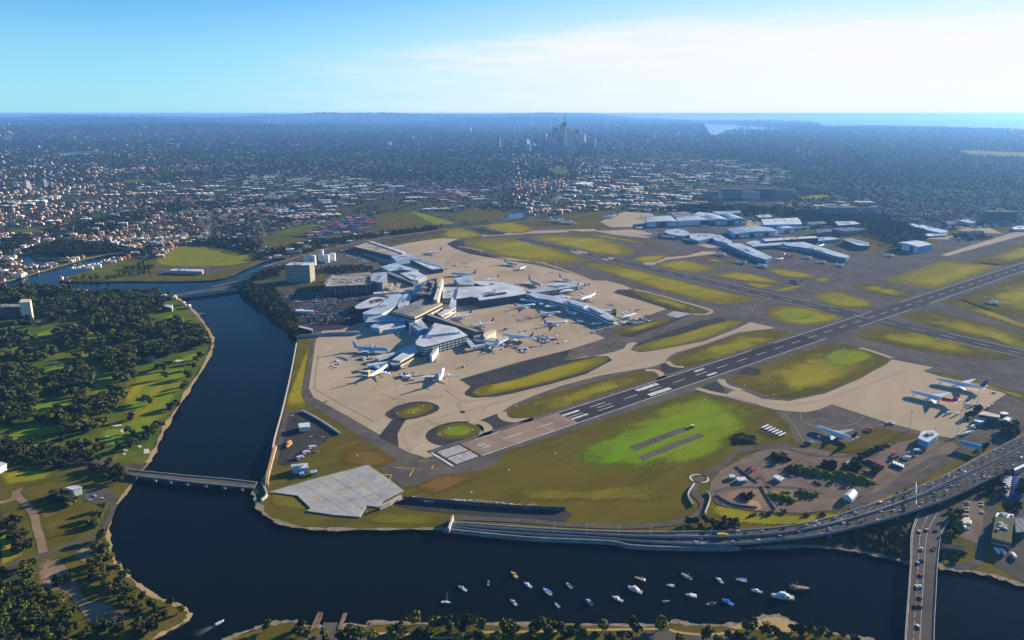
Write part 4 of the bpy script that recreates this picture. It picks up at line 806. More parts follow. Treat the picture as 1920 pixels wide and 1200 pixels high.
bld('ramp_tower', cA([(535,560),(610,470),(628,478),(560,575)]), 24, 'grey ramp building against the side of the car park', 'grey_wall', 'grey_roof')
bld('office_building', cA([(985,530),(1000,460),(1115,450),(1130,472),(1085,545),(1060,548)]), 27, 'glass office block between car park and terminal', 'grey_wall', 'pale_roof', floors=6, band=0.6, units=3)
bld('catering_building', cA([(820,210),(960,165),(1290,270),(1165,295)]), 14, 'long tan roofed shed north of the terminal', 'dark_wall', 'tan_roof', 'shed', slats=0, units=4)
bld('catering_building', cA([(950,163),(985,160),(1300,262),(1270,272)]), 16, 'narrow white ridge along the long tan shed', 'grey_wall', 'white_roof', 'shed')
bld('cargo_shed', cA([(1165,300),(1290,273),(1390,290),(1390,312),(1215,345)]), 12, 'pale shed at the end of the long tan roof', 'blue_and_shade_wall', 'pale_roof', 'shed')
bld('cargo_shed', cA([(1345,330),(1420,318),(1655,390),(1655,415),(1550,425)]), 12, 'white roofed cargo shed beside the north apron', 'dark_wall', 'white_roof', 'shed', slats=6)
bld('cargo_shed', cA([(1070,400),(1200,365),(1420,430),(1400,452),(1290,425),(1150,440)]), 10, 'pale grey shed left of the white cargo shed', 'grey_wall', 'pale_roof', 'shed', units=5)
bld('terminal_hall', cA([(1250,460),(1400,440),(1500,490),(1420,530),(1370,525)]), 11, 'small white roofed hall behind the dark terminal blocks', 'grey_wall', 'white_roof', 'terminal', units=4)
bld('terminal_walkway', cA([(1110,452),(1145,445),(1405,545),(1375,556)]), 9, 'long dark walkway leading to the terminal', 'dark_wall', 'grey_roof', 'walkway')
bld('cargo_shed', cA([(620,490),(640,480),(970,468),(975,492)]), 12, 'long low green grey roof behind the car park', 'grey_wall', 'grey_roof', 'shed')
bld('terminal_hall', cA([(1410,665),(1470,540),(1530,520),(1500,685)]), 24, 'dark roofed terminal block beside the cream fin', 'dark_wall', 'dark_roof', 'terminal', units=2, slats=3)
bld('terminal_hall', cA([(1512,688),(1540,515),(1595,508),(1560,695)]), 26, 'second dark roofed terminal block next to the cream fin', 'dark_wall', 'dark_roof', 'terminal', slats=2)
bld('terminal_hall', cA([(1365,660),(1400,562),(1460,545),(1408,668)]), 16, 'low blue grey block left of the dark terminal roofs', 'blue_and_shade_wall', 'pale_roof', 'terminal')
bld('terminal_fin', cA([(1565,705),(1640,500),(1655,505),(1602,712)]), 31, 'tall cream fin wall rising through the terminal', 'cream', 'cream', 'terminal')
bld('terminal_link', cA([(1650,695),(1655,592),(1785,592),(1780,690)]), 15, 'pale blue glass link between fin and white hall', 'blue_and_shade_wall', 'pale_roof', 'terminal', units=3, floors=2)
bld('terminal_roof', cA([(1170,820),(1450,702),(1650,742),(1390,872)]), 22, 'broad louvred dark terminal roof with pale slats', 'cream', 'dark_roof', 'terminal', slats=0, floors=2)
rr = COL.objects[-1]
# the louvres of that roof run along its length
lo = [P(x, y, 23) for x, y in cA([(1170,820),(1450,702),(1650,742),(1390,872)])]
root = [o for o in bpy.data.objects if o.get('label', '').startswith('broad louvred')][0]
for i in range(8):
    t = (i+0.5)/8; p = lo[0].lerp(lo[3], t)-root.location; q = lo[1].lerp(lo[2], t)-root.location; b = MB(); b.beam(p, q, (lo[3]-lo[0]).length/8*0.5, 1.2); b.build('roof_louvre', M['grey_roof' if i < 5 else 'tan_roof'], root)
bld('road_canopy', cA([(830,772),(990,690),(1100,690),(1180,715),(1100,748),(900,792)]), 13, 'white curved canopy over the terminal forecourt', 'steel', 'white_roof', 'canopy', k=3, z0=11)
bld('road_canopy', cA([(965,722),(1050,700),(1095,713),(1010,738)]), 13.6, 'dark slab as the opening in the white curved canopy', 'dark_wall', 'dark_roof', 'canopy', z0=13.2, k=2)  # solid dark slab laid over the canopy for the darkness of its hole
bld('departures_ramp', cA([(900,832),(1050,765),(1180,660),(1285,668),(1225,755),(1080,838),(960,845)]), 15, 'pale ribbed roof curving over the departures road', 'steel', 'pale_roof', 'canopy', k=2, units=0)
bld('departures_ramp', cA([(1232,760),(1290,660),(1352,668),(1335,732),(1255,795)]), 16, 'second pale roof beside the departures road', 'steel', 'pale_roof', 'canopy', k=2)
bld('forecourt_canopy', cA([(1130,600),(1165,550),(1190,555),(1155,610)]), 9, 'pale strip canopy, first of two behind the forecourt', 'steel', 'tan_roof', 'canopy', z0=7)
bld('forecourt_canopy', cA([(1190,605),(1225,552),(1255,558),(1220,615)]), 9, 'pale strip canopy, second of two behind the forecourt', 'steel', 'tan_roof', 'canopy', z0=7)
bld('footbridge', cA([(1000,640),(1360,612),(1365,628),(1005,655)]), 12, 'straight white footbridge from car park to terminal', 'steel', 'white_roof', 'footbridge', z0=8)
bld('terminal_annex', cA([(925,920),(960,870),(1060,845),(1310,890),(1300,918),(1200,905)]), 12, 'shaded pale annex along the terminal front', 'blue_and_shade_wall', 'pale_roof', 'terminal', floors=2)  # blue walls and pale roof hold its shade as colour
bld('terminal_annex', cA([(975,962),(1060,900),(1290,920),(1300,962),(1220,978),(1100,992)]), 9, 'low pale annex facing the south apron', 'blue_and_shade_wall', 'pale_roof', 'terminal', units=2)
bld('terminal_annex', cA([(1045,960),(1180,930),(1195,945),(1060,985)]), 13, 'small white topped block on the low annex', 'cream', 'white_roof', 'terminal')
bld('terminal_annex', cA([(1320,920),(1440,885),(1520,985),(1430,1000)]), 11, 'pale sloping annex beside the dark corridor', 'blue_and_shade_wall', 'pale_roof', 'terminal')
bld('terminal_corridor', c6([(945,122),(990,113),(1390,250),(1335,258)]), 15, 'long dark roofed corridor reaching towards the south pier', 'dark_wall', 'dark_roof', 'terminal', slats=0)
bld('terminal_corridor', c6([(960,118),(975,114),(1350,240),(1330,245)]), 16.5, 'cream strip along the dark corridor roof', 'cream', 'tan_roof', 'terminal')
bld('terminal_gate', cA([(1600,842),(1710,782),(1735,692),(1775,692),(1775,778),(1765,792),(1640,862)]), 16, 'bent white gate building with cream walls', 'cream', 'white_roof', 'terminal', floors=2)
# north pier of the international terminal
bld('pier_hall', c7([(222,400),(240,315),(640,295),(720,318),(745,362),(640,380),(395,412),(385,392),(335,385)]), 18, 'broad pale hall roof where the north pier begins', 'dark_wall', 'white_roof', 'terminal', units=9)
bld('pier_hall', c7([(440,368),(590,350),(600,358),(450,380)]), 20, 'dark skylight box on the broad hall roof', 'dark_wall', 'dark_roof', 'terminal', z0=18)
bld('pier_hall', c7([(205,245),(330,228),(362,268),(350,298),(245,290)]), 14, 'pale roof behind the broad hall', 'grey_wall', 'pale_roof', 'terminal', slats=0)
bld('pier_hall', c7([(360,268),(520,272),(650,298),(560,310),(400,295)]), 13, 'long white lens shaped roof behind the broad hall', 'dark_wall', 'white_roof', 'terminal', k=3)
bld('terminal_pier', c3([(330,310),(600,255),(960,208),(1035,200),(1060,225),(985,252),(640,305),(400,335)]), 12, 'pier arm reaching to the far apron', 'grey_wall', 'pale_roof', 'pier', floors=2, mullions=14, units=5)
bld('terminal_pier', c3([(600,232),(700,205),(820,205),(860,222),(700,245)]), 14, 'white rounded lounge on the far pier arm', 'white_wall', 'white_roof', 'pier', k=3)
bld('terminal_pier', c3([(330,345),(440,335),(640,372),(900,430),(1130,490),(1300,560),(1445,635),(1440,680),(1380,680),(1200,590),(1000,525),(850,485),(600,420),(450,400)]), 13, 'long pier arm with jets on both its sides', 'white_wall', 'pale_roof', 'pier', floors=2, mullions=10, units=10)
bld('terminal_pier', c3([(850,425),(940,430),(1110,490),(1060,520),(900,470)]), 16, 'raised pale lounge on top of the long pier arm', 'white_wall', 'pale_roof', 'pier', floors=1)
bld('terminal_pier', c3([(1130,520),(1200,510),(1340,590),(1290,600)]), 15.5, 'narrow raised strip near the end of the long pier arm', 'white_wall', 'white_roof', 'pier')
bld('jet_bridge', c3([(1285,548),(1470,540),(1472,562),(1290,572)]), 8, 'jet bridge stretching from the end of the long pier arm', 'steel', 'pale_roof', 'jet bridge', z0=4)
bld('boarding_cabin', c3([(1430,545),(1475,540),(1480,585),(1435,590)]), 8.5, 'dark head of the outermost jet bridge', 'dark_wall', 'dark_roof', 'jet bridge', z0=0)
for i, (pl, lb) in enumerate((([(180,400),(340,345),(370,355),(210,412)], 'jet bridge slanting from the pale hall towards a red tailed jet'), ([(200,405),(225,398),(470,425),(460,440),(230,418)], 'jet bridge beside the red tailed jet at the hall'), ([(485,475),(560,420),(590,425),(530,480)], 'white tail end of a jet bridge left of the pier'),
        ([(560,500),(600,490),(720,490),(710,505),(580,512)], 'jet bridge above the second red tailed jet'), ([(820,550),(860,515),(885,525),(850,565)], 'short white jet bridge under the pier'), ([(860,580),(880,570),(965,590),(950,602)], 'jet bridge near the middle of the pier'), ([(640,380),(700,372),(880,378),(870,392),(700,392)], 'jet bridge on the far side of the pier'))):
    bld('jet_bridge', c3(pl), 7.5, lb, 'steel', 'white_roof', 'jet bridge', z0=3.5)
# south pier of the international terminal
pc = bld('pier_building', c6([(1020,182),(1180,217),(1265,275),(1000,348),(940,362),(888,347),(876,322),(905,292),(912,278),(950,272)]), 19, 'white roofed south pier with a lattice of windows', 'white_wall', 'white_roof', 'pier', floors=4, mullions=9, band=0.62)
b = MB(); up = [P(x, y, 22.5)-pc.location for x, y in c6([(1030,190),(1170,222),(1215,248),(960,275)])]; b.prism([(p.x, p.y) for p in up], 19, 22.5); b.build('upper_roof', M['white_roof'], pc)
bld('pier_building', c6([(700,458),(790,398),(862,362),(915,372),(880,402),(762,466)]), 11, 'low white arm running down from the south pier', 'cream', 'white_roof', 'pier', floors=1)
bld('pier_building', c6([(748,382),(870,340),(892,356),(770,402)]), 9, 'blue shaded arm pointing at the light blue jet', 'blue_and_shade_wall', 'pale_roof', 'pier')
bld('pier_building', c6([(1310,265),(1400,262),(1410,280),(1320,290)]), 12, 'small grey block behind the south pier arms', 'grey_wall', 'grey_roof', 'pier')
for pl, lb, hh in (([(512,488),(690,466),(692,480),(520,505)], 'jet bridge with dark ends at the low white arm', 8), ([(555,498),(575,490),(640,520),(610,528)], 'jet bridge sloping to the cream tailed jet', 7), ([(570,480),(590,475),(680,505),(660,512)], 'thin jet bridge beside the cream tailed jet', 6.5),
        ([(570,442),(590,430),(745,395),(750,405),(600,450)], 'long jet bridge next to the light blue jet', 7.5), ([(1240,292),(1268,290),(1322,350),(1295,362)], 'jet bridge leaving the south pier towards the maroon tailed jet', 9), ([(1300,352),(1380,338),(1400,346),(1325,364)], 'jet bridge end beside the maroon tailed jet', 8),
        ([(1310,288),(1330,282),(1500,298),(1500,318),(1320,305)], 'long jet bridge to the striped tail jet', 9.5), ([(1490,300),(1560,278),(1572,292),(1505,325)], 'jet bridge head at the striped tail jet', 10.5), ([(1030,345),(1050,332),(1062,345),(1000,430),(985,425)], 'tall white stair tower standing before the south pier', 12)):
    bld('jet_bridge', c6(pl), hh, lb, 'steel', 'pale_roof', 'jet bridge', z0=hh-4 if 'stair' not in lb else 0)
bld('boarding_cabin', c6([(680,470),(755,462),(765,495),(700,500)]), 9, 'dark node at the end of the low white arm', 'dark_wall', 'grey_roof', 'jet bridge')
bld('service_shed', cA([(282,948),(400,975),(430,985),(425,995),(300,965)]), 7, 'white roofed shed by the river trees', 'dark_wall', 'white_roof', 'shed')
bld('service_shed', cA([(270,800),(340,795),(350,805),(440,808),(440,818),(275,815)]), 6, 'white awning in the staff car park', 'steel', 'white_roof', 'shed')
wall('airside_wall', cA([(300,1040),(450,1030),(600,1015),(870,1010)]), 6, 1.5, M['grey_wall'], 'shaded grey wall between car park and south apron', z0=0)
# --- domestic terminals and hangars across the runways
def hangar(name, roof, h, label, doors=4, wm='grey_wall', rm='pale_roof', rise=5, ribs=0):
    """big shed with a vaulted roof; roof is front-left, front-right, back-right, back-left seen at the eaves"""
    A, B, C_, D_ = PX(roof, h); c = (A+B+C_+D_)/4; c.z = 0; root = empty(name, c); A, B, C_, D_ = [v-c for v in (A, B, C_, D_)]
    b = MB(); b.prism([(p.x, p.y) for p in (A, B, C_, D_)], 0, h); b.build('wall', M[wm], root)
    vs = []; n = 8
    for i in range(n+1):
        t = i/n; z = h+0.1+rise*math.sin(math.pi*t)
        p = A.lerp(B, t); q = D_.lerp(C_, t); o = (p-q).normalized()*1.5; vs += [(p.x+o.x, p.y+o.y, z), (q.x, q.y, z)]
    fs = [(2*i, 2*i+2, 2*i+3, 2*i+1) for i in range(n)]+[tuple(2*i for i in range(n+1))[::-1], tuple(2*i+1 for i in range(n+1))]
    obj('roof', mesh('roof', vs, fs, M[rm]), root)
    f = (B-A); nrm = Vector((f.y, -f.x, 0)).normalized()
    for i in range(doors):
        p, q = A.lerp(B, (i+0.08)/doors), A.lerp(B, (i+0.92)/doors); b = MB()
        b.beam((p.x+nrm.x*0.3, p.y+nrm.y*0.3, h*0.42), (q.x+nrm.x*0.3, q.y+nrm.y*0.3, h*0.42), 0.6, h*0.82); b.build('door', M['white_wall' if (i+len(label)) % 3 else 'dark_wall'], root)
    for i in range(ribs):
        t = (i+0.5)/ribs; z = h+0.1+rise*math.sin(math.pi*t); p = A.lerp(B, t); q = D_.lerp(C_, t); b = MB(); b.beam((p.x, p.y, z+0.4), (q.x, q.y, z+0.4), 2, 1.2); b.build('roof_rib', M['white_roof'], root)
    tag(root, label, 'hangar'); return root
hangar('hangar', c8([(210,148),(440,140),(390,97),(200,118)]), 19, 'hangar at the lake end of the row, with red tails behind it', 3, 'grey_wall', 'pale_roof', 3)
hangar('hangar', c8([(445,140),(685,128),(600,100),(430,112)]), 19, 'white framed hangar with one wide dark door', 3, 'white_wall', 'pale_roof', 2)
hangar('hangar', c8([(680,136),(820,130),(760,98),(620,106)]), 18, 'vaulted hangar in the middle of the row', 3, 'brown_wall', 'pale_roof', 7)
hangar('hangar', c8([(820,132),(962,128),(870,92),(770,98)]), 18, 'vaulted hangar closing the row beside the tan concrete', 3, 'dark_wall', 'pale_roof', 8)
bld('hangar_annex', c8([(380,72),(500,66),(590,98),(430,110)]), 15, 'flat grey roof behind the white framed hangar', 'grey_wall', 'grey_roof', 'shed', units=4)
bld('hangar_annex', c8([(565,88),(600,70),(720,84),(725,100),(580,97)]), 15, 'brilliant white roof behind the hangar row', 'cream', 'white_roof', 'shed')
bld('hangar_annex', c8([(700,66),(900,54),(920,74),(745,90)]), 14, 'long pale shed behind the hangar row', 'grey_wall', 'pale_roof', 'shed', slats=5)
bld('big_hall', c8([(1072,125),(1340,112),(1360,130),(1375,160),(1085,165)]), 24, 'big windowless pale hall behind the domestic terminal', 'blue_and_shade_wall', 'white_roof', 'hall', units=2)
bld('big_hall', c8([(1030,95),(1130,88),(1155,105),(1060,112)]), 12, 'low pale roof behind the big windowless hall', 'blue_and_shade_wall', 'white_roof', 'hall')
hangar('terminal_vault', c8([(870,236),(1200,214),(1130,180),(805,196)]), 15, 'barrel vaulted glass terminal with white ribs', 9, 'blue_and_shade_wall', 'pale_roof', 5, ribs=9)
hangar('terminal_vault', c8([(1210,200),(1320,196),(1290,170),(1150,176)]), 14, 'smaller vault beside the big windowless hall', 3, 'blue_and_shade_wall', 'white_roof', 5)
root = empty('steel_portal', P(1464, 442)); x0 = P(1461, 443)-root.location; x1 = P(1514, 441)-root.location; b = MB()
b.beam((x0.x, x0.y, 0), (x0.x, x0.y, 36), 5, 5); b.build('mast', M['white_wall'], root); b = MB(); b.beam((x1.x, x1.y, 0), (x1.x, x1.y, 33), 6, 6); b.build('mast', M['white_wall'], root)
b = MB(); b.beam((x0.x, x0.y, 27), (x1.x, x1.y, 30), 4, 3.5); b.build('beam', M['white_wall'], root)
for s_ in (-1, 1):
    b = MB(); b.beam((x0.x, x0.y, 34), (x0.x+s_*40, x0.y-20, 12), 0.8, 0.8); b.build('stay', M['steel'], root)
tag(root, 'tall white portal frame above the domestic terminal roofs', 'portal frame')
bld('domestic_terminal', c8([(1080,272),(1470,250),(1500,262),(1100,288)]), 16, 'long white terminal roof above a dark glass front', 'dark_wall', 'white_roof', 'terminal', floors=2, units=4)
bld('domestic_terminal', c8([(955,302),(1000,285),(1250,292),(1260,315),(1010,328)]), 10, 'lower wing in front of the long white terminal roof', 'blue_and_shade_wall', 'pale_roof', 'terminal', floors=2)
bld('domestic_terminal', c8([(1490,262),(1590,258),(1660,272),(1500,285)]), 10, 'low link right of the long white terminal roof', 'blue_and_shade_wall', 'pale_roof', 'terminal')
bld('domestic_pier', c6d([(250,402),(400,395),(520,440),(770,555),(700,578),(560,540),(400,470),(330,440)]), 12, 'first finger pier of the domestic terminal', 'blue_and_shade_wall', 'pale_roof', 'pier', floors=2, units=6, mullions=14)
bld('domestic_pier', c6d([(890,392),(1120,380),(1350,450),(1640,540),(1600,562),(1480,540),(1250,470),(1100,440),(920,420)]), 12, 'second finger pier of the domestic terminal', 'blue_and_shade_wall', 'pale_roof', 'pier', floors=2, units=6, mullions=14)
bld('freight_shed', c6d([(1560,352),(1640,340),(1855,390),(1855,422),(1740,418)]), 14, 'long white shed right of the finger piers', 'dark_wall', 'white_roof', 'shed', slats=4)
bld('domestic_pier', c8([(350,208),(420,198),(485,205),(540,232),(480,250),(370,232)]), 11, 'rounded pier end near the hangars', 'blue_and_shade_wall', 'pale_roof', 'pier', floors=2, k=2)
bld('domestic_pier', c8([(525,232),(700,232),(760,250),(600,285),(540,270)]), 11, 'branching pier building in front of the vault', 'blue_and_shade_wall', 'pale_roof', 'pier', floors=2, units=5)
bld('domestic_pier', c8([(690,245),(760,240),(850,290),(830,305),(720,280)]), 10, 'shaded link from the vault to the first finger pier', 'blue_and_shade_wall', 'pale_roof', 'pier')
for i, (pl, hh, lb) in enumerate((([(1410,145),(1530,138),(1560,155),(1440,165)], 16, 'grey block row behind the portal frame'), ([(1620,142),(1760,138),(1815,158),(1650,170)], 17, 'pale roofed block right of the portal frame'), ([(1580,192),(1760,185),(1865,200),(1700,215)], 16, 'flat grey office with a bright plant room'), ([(1480,200),(1590,195),(1600,215),(1490,225)], 14, 'low grey block beside the flat grey office'))):
    bld('airport_office', c8(pl), hh, lb, 'grey_wall', 'pale_roof' if i == 1 else 'grey_roof', 'office', floors=3, units=4)
hangar('shade_front_hangar', c7d([(300,375),(560,432),(740,400),(520,348)]), 20, 'blue fronted hangar standing alone on the far apron', 5, 'blue_and_shade_wall', 'pale_roof', 3)  # blue of the front wall is shade put into the colour
bld('far_shed', c7d([(450,128),(560,138),(940,225),(930,245),(840,250),(490,165)]), 10, 'very long low shed on the far apron', 'blue_and_shade_wall', 'pale_roof', 'shed')
bld('far_shed', c7d([(620,265),(900,255),(930,275),(700,292)]), 6, 'white low shed below the very long one', 'grey_wall', 'white_roof', 'shed')
bld('far_shed', c7d([(900,108),(1070,85),(1080,120),(950,138)]), 10, 'grey hangar on the far apron', 'blue_and_shade_wall', 'grey_roof', 'shed')
bld('far_shed', c7d([(1075,88),(1200,78),(1330,102),(1230,125)]), 12, 'pale hangar next to the grey one on the far apron', 'blue_and_shade_wall', 'pale_roof', 'shed')
bld('far_shed', c7d([(1150,238),(1300,220),(1400,225),(1412,255),(1200,278)]), 9, 'dark shed with one brilliant white end', 'dark_wall', 'dark_roof', 'shed')
bld('far_shed', c7d([(1760,180),(1850,160),(1990,170),(1990,200),(1800,205)]), 9, 'pale shed at the edge of the far apron', 'blue_and_shade_wall', 'pale_roof', 'shed')
# billboard
root = empty('billboard', P(1683, 419)); b = MB(); b.box(-26, 26, -0.6, 0.6, 16, 38); b.build('frame', M['white_wall'], root); b = MB(); b.box(-24, 24, -1.1, -0.62, 18, 36); b.build('face', M['red'], root)
for x in (-18, 0, 18): b = MB(); b.box(x-0.6, x+0.6, -0.5, 0.5, 0, 16); b.build('post', M['steel'], root)
tag(root, 'large red billboard in a white frame beyond the airport', 'billboard')
# --- right foreground
bld('fire_station', c5r([(335,1050),(390,950),(560,935),(632,990),(620,1012),(480,1110)]), 9, 'pale blue shed between the parked jets and the training yard', 'blue_and_shade_wall', 'pale_roof', 'shed', units=2)  # blue roof; the blue of its walls stands in for shade
bld('apron_building', c5r([(1240,690),(1310,645),(1555,705),(1550,740)]), 10, 'green walled building with a cream roof beside the apron', 'grey_wall', 'cream', 'building', floors=2)
bld('apron_building', c5r([(1250,715),(1270,690),(1600,770),(1590,790)]), 7, 'green grey lower roof of the cream roofed building', 'dark_wall', 'grey_roof', 'building')
bld('apron_building', c5r([(1180,790),(1210,755),(1310,770),(1328,792),(1275,812)]), 6, 'small flat white roof left of the cream roofed building', 'grey_wall', 'white_roof', 'building')
bld('apron_building', c5r([(1610,765),(1650,730),(1730,748),(1690,792)]), 7, 'white square roof right of the cream roofed building', 'grey_wall', 'white_roof', 'building')
bld('apron_building', c5r([(1565,668),(1620,655),(1680,672),(1670,692),(1600,690)]), 10, 'round pale roof behind the cream roofed building', 'dark_wall', 'pale_roof', 'building', k=2)
root = empty('road_sign', P(1820, 846)); a = P(1800, 840)-root.location; e = P(1838, 850)-root.location; b = MB(); b.beam((a.x, a.y, 8), (e.x, e.y, 8), 1.5, 6); b.build('panel', M['blue_and_shade_wall'], root)
for q in (a, e): b = MB(); b.box(q.x-0.6, q.x+0.6, q.y-0.6, q.y+0.6, 0, 5.2); b.build('post', M['steel'], root)
tag(root, 'blue billboard standing on posts beside the motorway', 'billboard')
hangar('arched_canopy', [(1581,929),(1598,935),(1608,925),(1592,918)], 5, 'white arched canopy at the edge of the training yard', 0, 'white_wall', 'white_roof', 3)
bld('yard_shed', cr([(305,705),(350,703),(362,720),(312,722)], 1280, 660, 3), 4, 'small pale shed left in the training yard', 'grey_wall', 'white_roof', 'shed')
bld('yard_shed', cr([(510,700),(530,690),(570,708),(550,722)], 1280, 660, 3), 4, 'small white roofed shed in the middle of the training yard', 'grey_wall', 'white_roof', 'shed')
bld('yard_shed', cr([(262,690),(290,687),(295,703),(268,705)], 1280, 660, 3), 4, 'tiny pale blue hut in the training yard', 'grey_wall', 'pale_roof', 'shed')
bld('yard_shed', cr([(915,622),(935,612),(955,628),(935,636)], 1280, 660, 3), 4, 'small pale hut beside the training yard mound', 'grey_wall', 'pale_roof', 'shed')
bld('olive_building', c6b([(892,430),(1000,440),(985,590),(868,560)]), 10, 'olive roofed workshop beside the motorway', 'brown_wall', 'olive_roof', 'workshop', units=3, floors=2)
bld('olive_building', c6b([(900,405),(1000,415),(1000,440),(892,430)]), 8, 'pale annex behind the olive roofed workshop', 'cream', 'white_roof', 'workshop', units=2)
bld('yard_office', c6b([(685,440),(725,432),(728,465),(688,470)]), 5, 'small cream roofed hut in the vehicle yard', 'cream', 'cream', 'hut')
bld('yard_office', c6b([(555,600),(690,615),(690,640),(555,620)]), 5, 'long dark shed beside the bridge foot', 'dark_wall', 'dark_roof', 'shed')
# --- depot by the river and far left
bld('depot_building', cr([(425,685),(545,673),(550,705),(430,715)], 440, 700, 4), 7, 'long white depot shed with blue doors by the river', 'blue_and_shade_wall', 'white_roof', 'shed', units=2)
bld('depot_building', cr([(480,375),(560,368),(565,400),(485,405)], 440, 700, 4), 7, 'small white depot shed in the shaded yard', 'cream', 'white_roof', 'shed')
bld('depot_building', cr([(485,742),(515,737),(520,750),(490,755)], 440, 700, 4), 4, 'pale blue cabin in front of the long depot shed', 'grey_wall', 'pale_roof', 'cabin')
bld('depot_building', cr([(572,730),(612,722),(616,738),(576,746)], 440, 700, 4), 4, 'second pale blue cabin beside the long depot shed', 'grey_wall', 'pale_roof', 'cabin')
bld('park_shed', [(123,914),(141,910),(153,913),(137,918)], 9, 'white cube shaped shed in the riverside park', 'white_wall', 'white_roof', 'shed')
bld('sports_shed', [(318,507),(323,504),(381,505),(379,509)], 9, 'long pink walled shed across the river', 'pink_wall', 'white_roof', 'shed')
bld('clubhouse', [(160,549),(172,546),(194,547),(188,551)], 9, 'cream clubhouse on the river bank', 'cream', 'white_roof', 'clubhouse', floors=1)
bld('club_house', [(306,573),(312,571),(324,572),(322,577)], 9, 'white house among golf course trees', 'white_wall', 'white_roof', 'house', floors=1)
bld('golf_pavilion', [(272,670),(284,667),(290,669),(278,674)], 5, 'small red roofed pavilion on the golf course', 'brown_wall', 'brown_wall', 'pavilion')
bld('apartment_tower', [(36,567),(40,561),(58,561),(56,566)], 44, 'tall beige apartment tower at the golf course edge', 'cream', 'cream', 'apartment tower', floors=0)
bld('apartment_block', [(-40,576),(-35,571),(38,570),(38,575)], 26, 'long dark apartment slab beside the beige tower', 'dark_wall', 'grey_roof', 'apartment block', floors=8)
bld('highway_shed', [(-20,875),(2,866),(12,869),(-8,880)], 8, 'white shed by the highway at the picture edge', 'white_wall', 'white_roof', 'shed')
# --- taller blocks beyond the airport
for x0, x1, yt, yb, m, lb in ((1336,1356,371,392,'brown_wall','brown tower block beyond the hangars'), (1378,1401,381,399,'brown_wall','squat brown block right of the brown tower'), (1318,1347,360,372,'grey_wall','grey block leftmost in the far office cluster'), (1352,1390,355,373,'grey_wall','wide grey block in the far office cluster'),
        (1393,1425,361,374,'white_wall','pale block in front of the far office cluster'), (1418,1452,355,371,'dark_wall','dark glass block in the far office cluster'), (1455,1485,357,373,'grey_wall','blue grey block closing the far office cluster'), (1548,1608,390,406,'grey_wall','broad grey block with a pale end beyond the portal frame'), (1620,1637,391,405,'grey_wall','narrow grey block left of the red billboard'),
        (1850,1905,400,417,'dark_wall','long dark block beyond the far apron'), (1066,1076,279,291,'white_wall','pair of pale towers below the skyline')):
    a, e = P(x0, yb), P(x1, yb); hh = (yb-yt)/FPX*a.length*0.98; dpt = min(40, max(18, (e-a).length*0.35)); back = Vector((0, dpt, 0))
    c = (a+e+back)/2; root = empty('office_block', c); b = MB(); pl = [(-(e.x-a.x)/2, -dpt/2), ((e.x-a.x)/2, -dpt/2), ((e.x-a.x)/2, dpt/2), (-(e.x-a.x)/2, dpt/2)]
    b.prism(pl, 0, hh-0.5); b.build('wall', M[m], root); b = MB(); b.prism(poly_offset(pl, 0.3), hh-0.5, hh+0.4); b.build('roof', M['grey_roof'], root)
    nf = max(2, int(hh/4.2))
    for i in range(nf):
        b = MB(); pw = poly_offset(pl, 0.15); za = hh*(i+0.3)/nf; zb = hh*(i+0.72)/nf; b.add([(x, y, za) for x, y in pw]+[(x, y, zb) for x, y in pw], [(j, (j+1) % 4, 4+(j+1) % 4, 4+j) for j in range(4)]); b.build('window_band', M['glass'], root)
    b = MB(); b.box(-5, 3, -4, 4, hh, hh+4); b.build('plant_room', M['grey_wall'], root); tag(root, lb, 'office block')
bld('cream_block', c6([(1390,258),(1468,230),(1478,244),(1440,266),(1398,288)]), 14, 'rounded cream block standing behind the striped tail jet', 'cream', 'cream', 'building', k=2)  # stand-in block for an unclear shape; cream carries sunlight on white

bld('yard_shed', c6b([(1015,440),(1075,432),(1080,520),(1018,525)]), 8, 'grey shed right of the olive roofed workshop', 'dark_wall', 'grey_roof', 'shed')
bld('yard_shed', c6b([(700,455),(735,452),(738,470),(705,474)]), 4, 'tiny white cabin in the vehicle yard', 'white_wall', 'white_roof', 'cabin')
bld('yard_shed', c6b([(1000,120),(1067,90),(1075,110),(1010,140)]), 7, 'long shed behind the truck rows', 'grey_wall', 'pale_roof', 'shed')
# ------------------------------------------------------------------ aircraft
def paint(name, c): return mat(name, c, tuple(x*0.92 for x in c), 0.4, rough=0.3, spec=0.4)
PW = paint('jet_white', (0.80, 0.81, 0.82)); PR = paint('jet_red', (0.52, 0.02, 0.025)); PM_ = paint('jet_maroon', (0.24, 0.015, 0.03)); PLB = paint('jet_light_blue', (0.18, 0.50, 0.74))
PNB = paint('jet_navy', (0.015, 0.03, 0.11)); PB = paint('jet_blue', (0.03, 0.08, 0.36)); PPU = paint('jet_purple', (0.09, 0.02, 0.26)); PGO = paint('jet_gold', (0.55, 0.30, 0.08)); PGR = paint('jet_grey', (0.48, 0.50, 0.53)); PK = paint('jet_black', (0.02, 0.02, 0.025)); PG = paint('jet_green', (0.02, 0.18, 0.07))
M['gear'] = mat('landing_gear', (0.06, 0.06, 0.065)); M['engine_lip'] = mat('engine_metal', (0.55, 0.56, 0.58), None, rough=0.3, metal=0.8)
def flat_wing(pts_root, pts_tip, thick, dih):
    """thin wing: root and tip chord (x lead, x trail, y, z)"""
    b = MB(); vs = []
    for (xl, xt, y, z), th in ((pts_root, thick), (pts_tip, thick*0.25)):
        xm = xl+(xt-xl)*0.35
        vs += [(xl, y, z), (xm, y, z+th*0.6), (xt, y, z), (xm, y, z-th*0.4)]
    b.add(vs, [(0, 1, 5, 4), (1, 2, 6, 5), (2, 3, 7, 6), (3, 0, 4, 7), (0, 3, 2, 1), (4, 5, 6, 7)]); return b
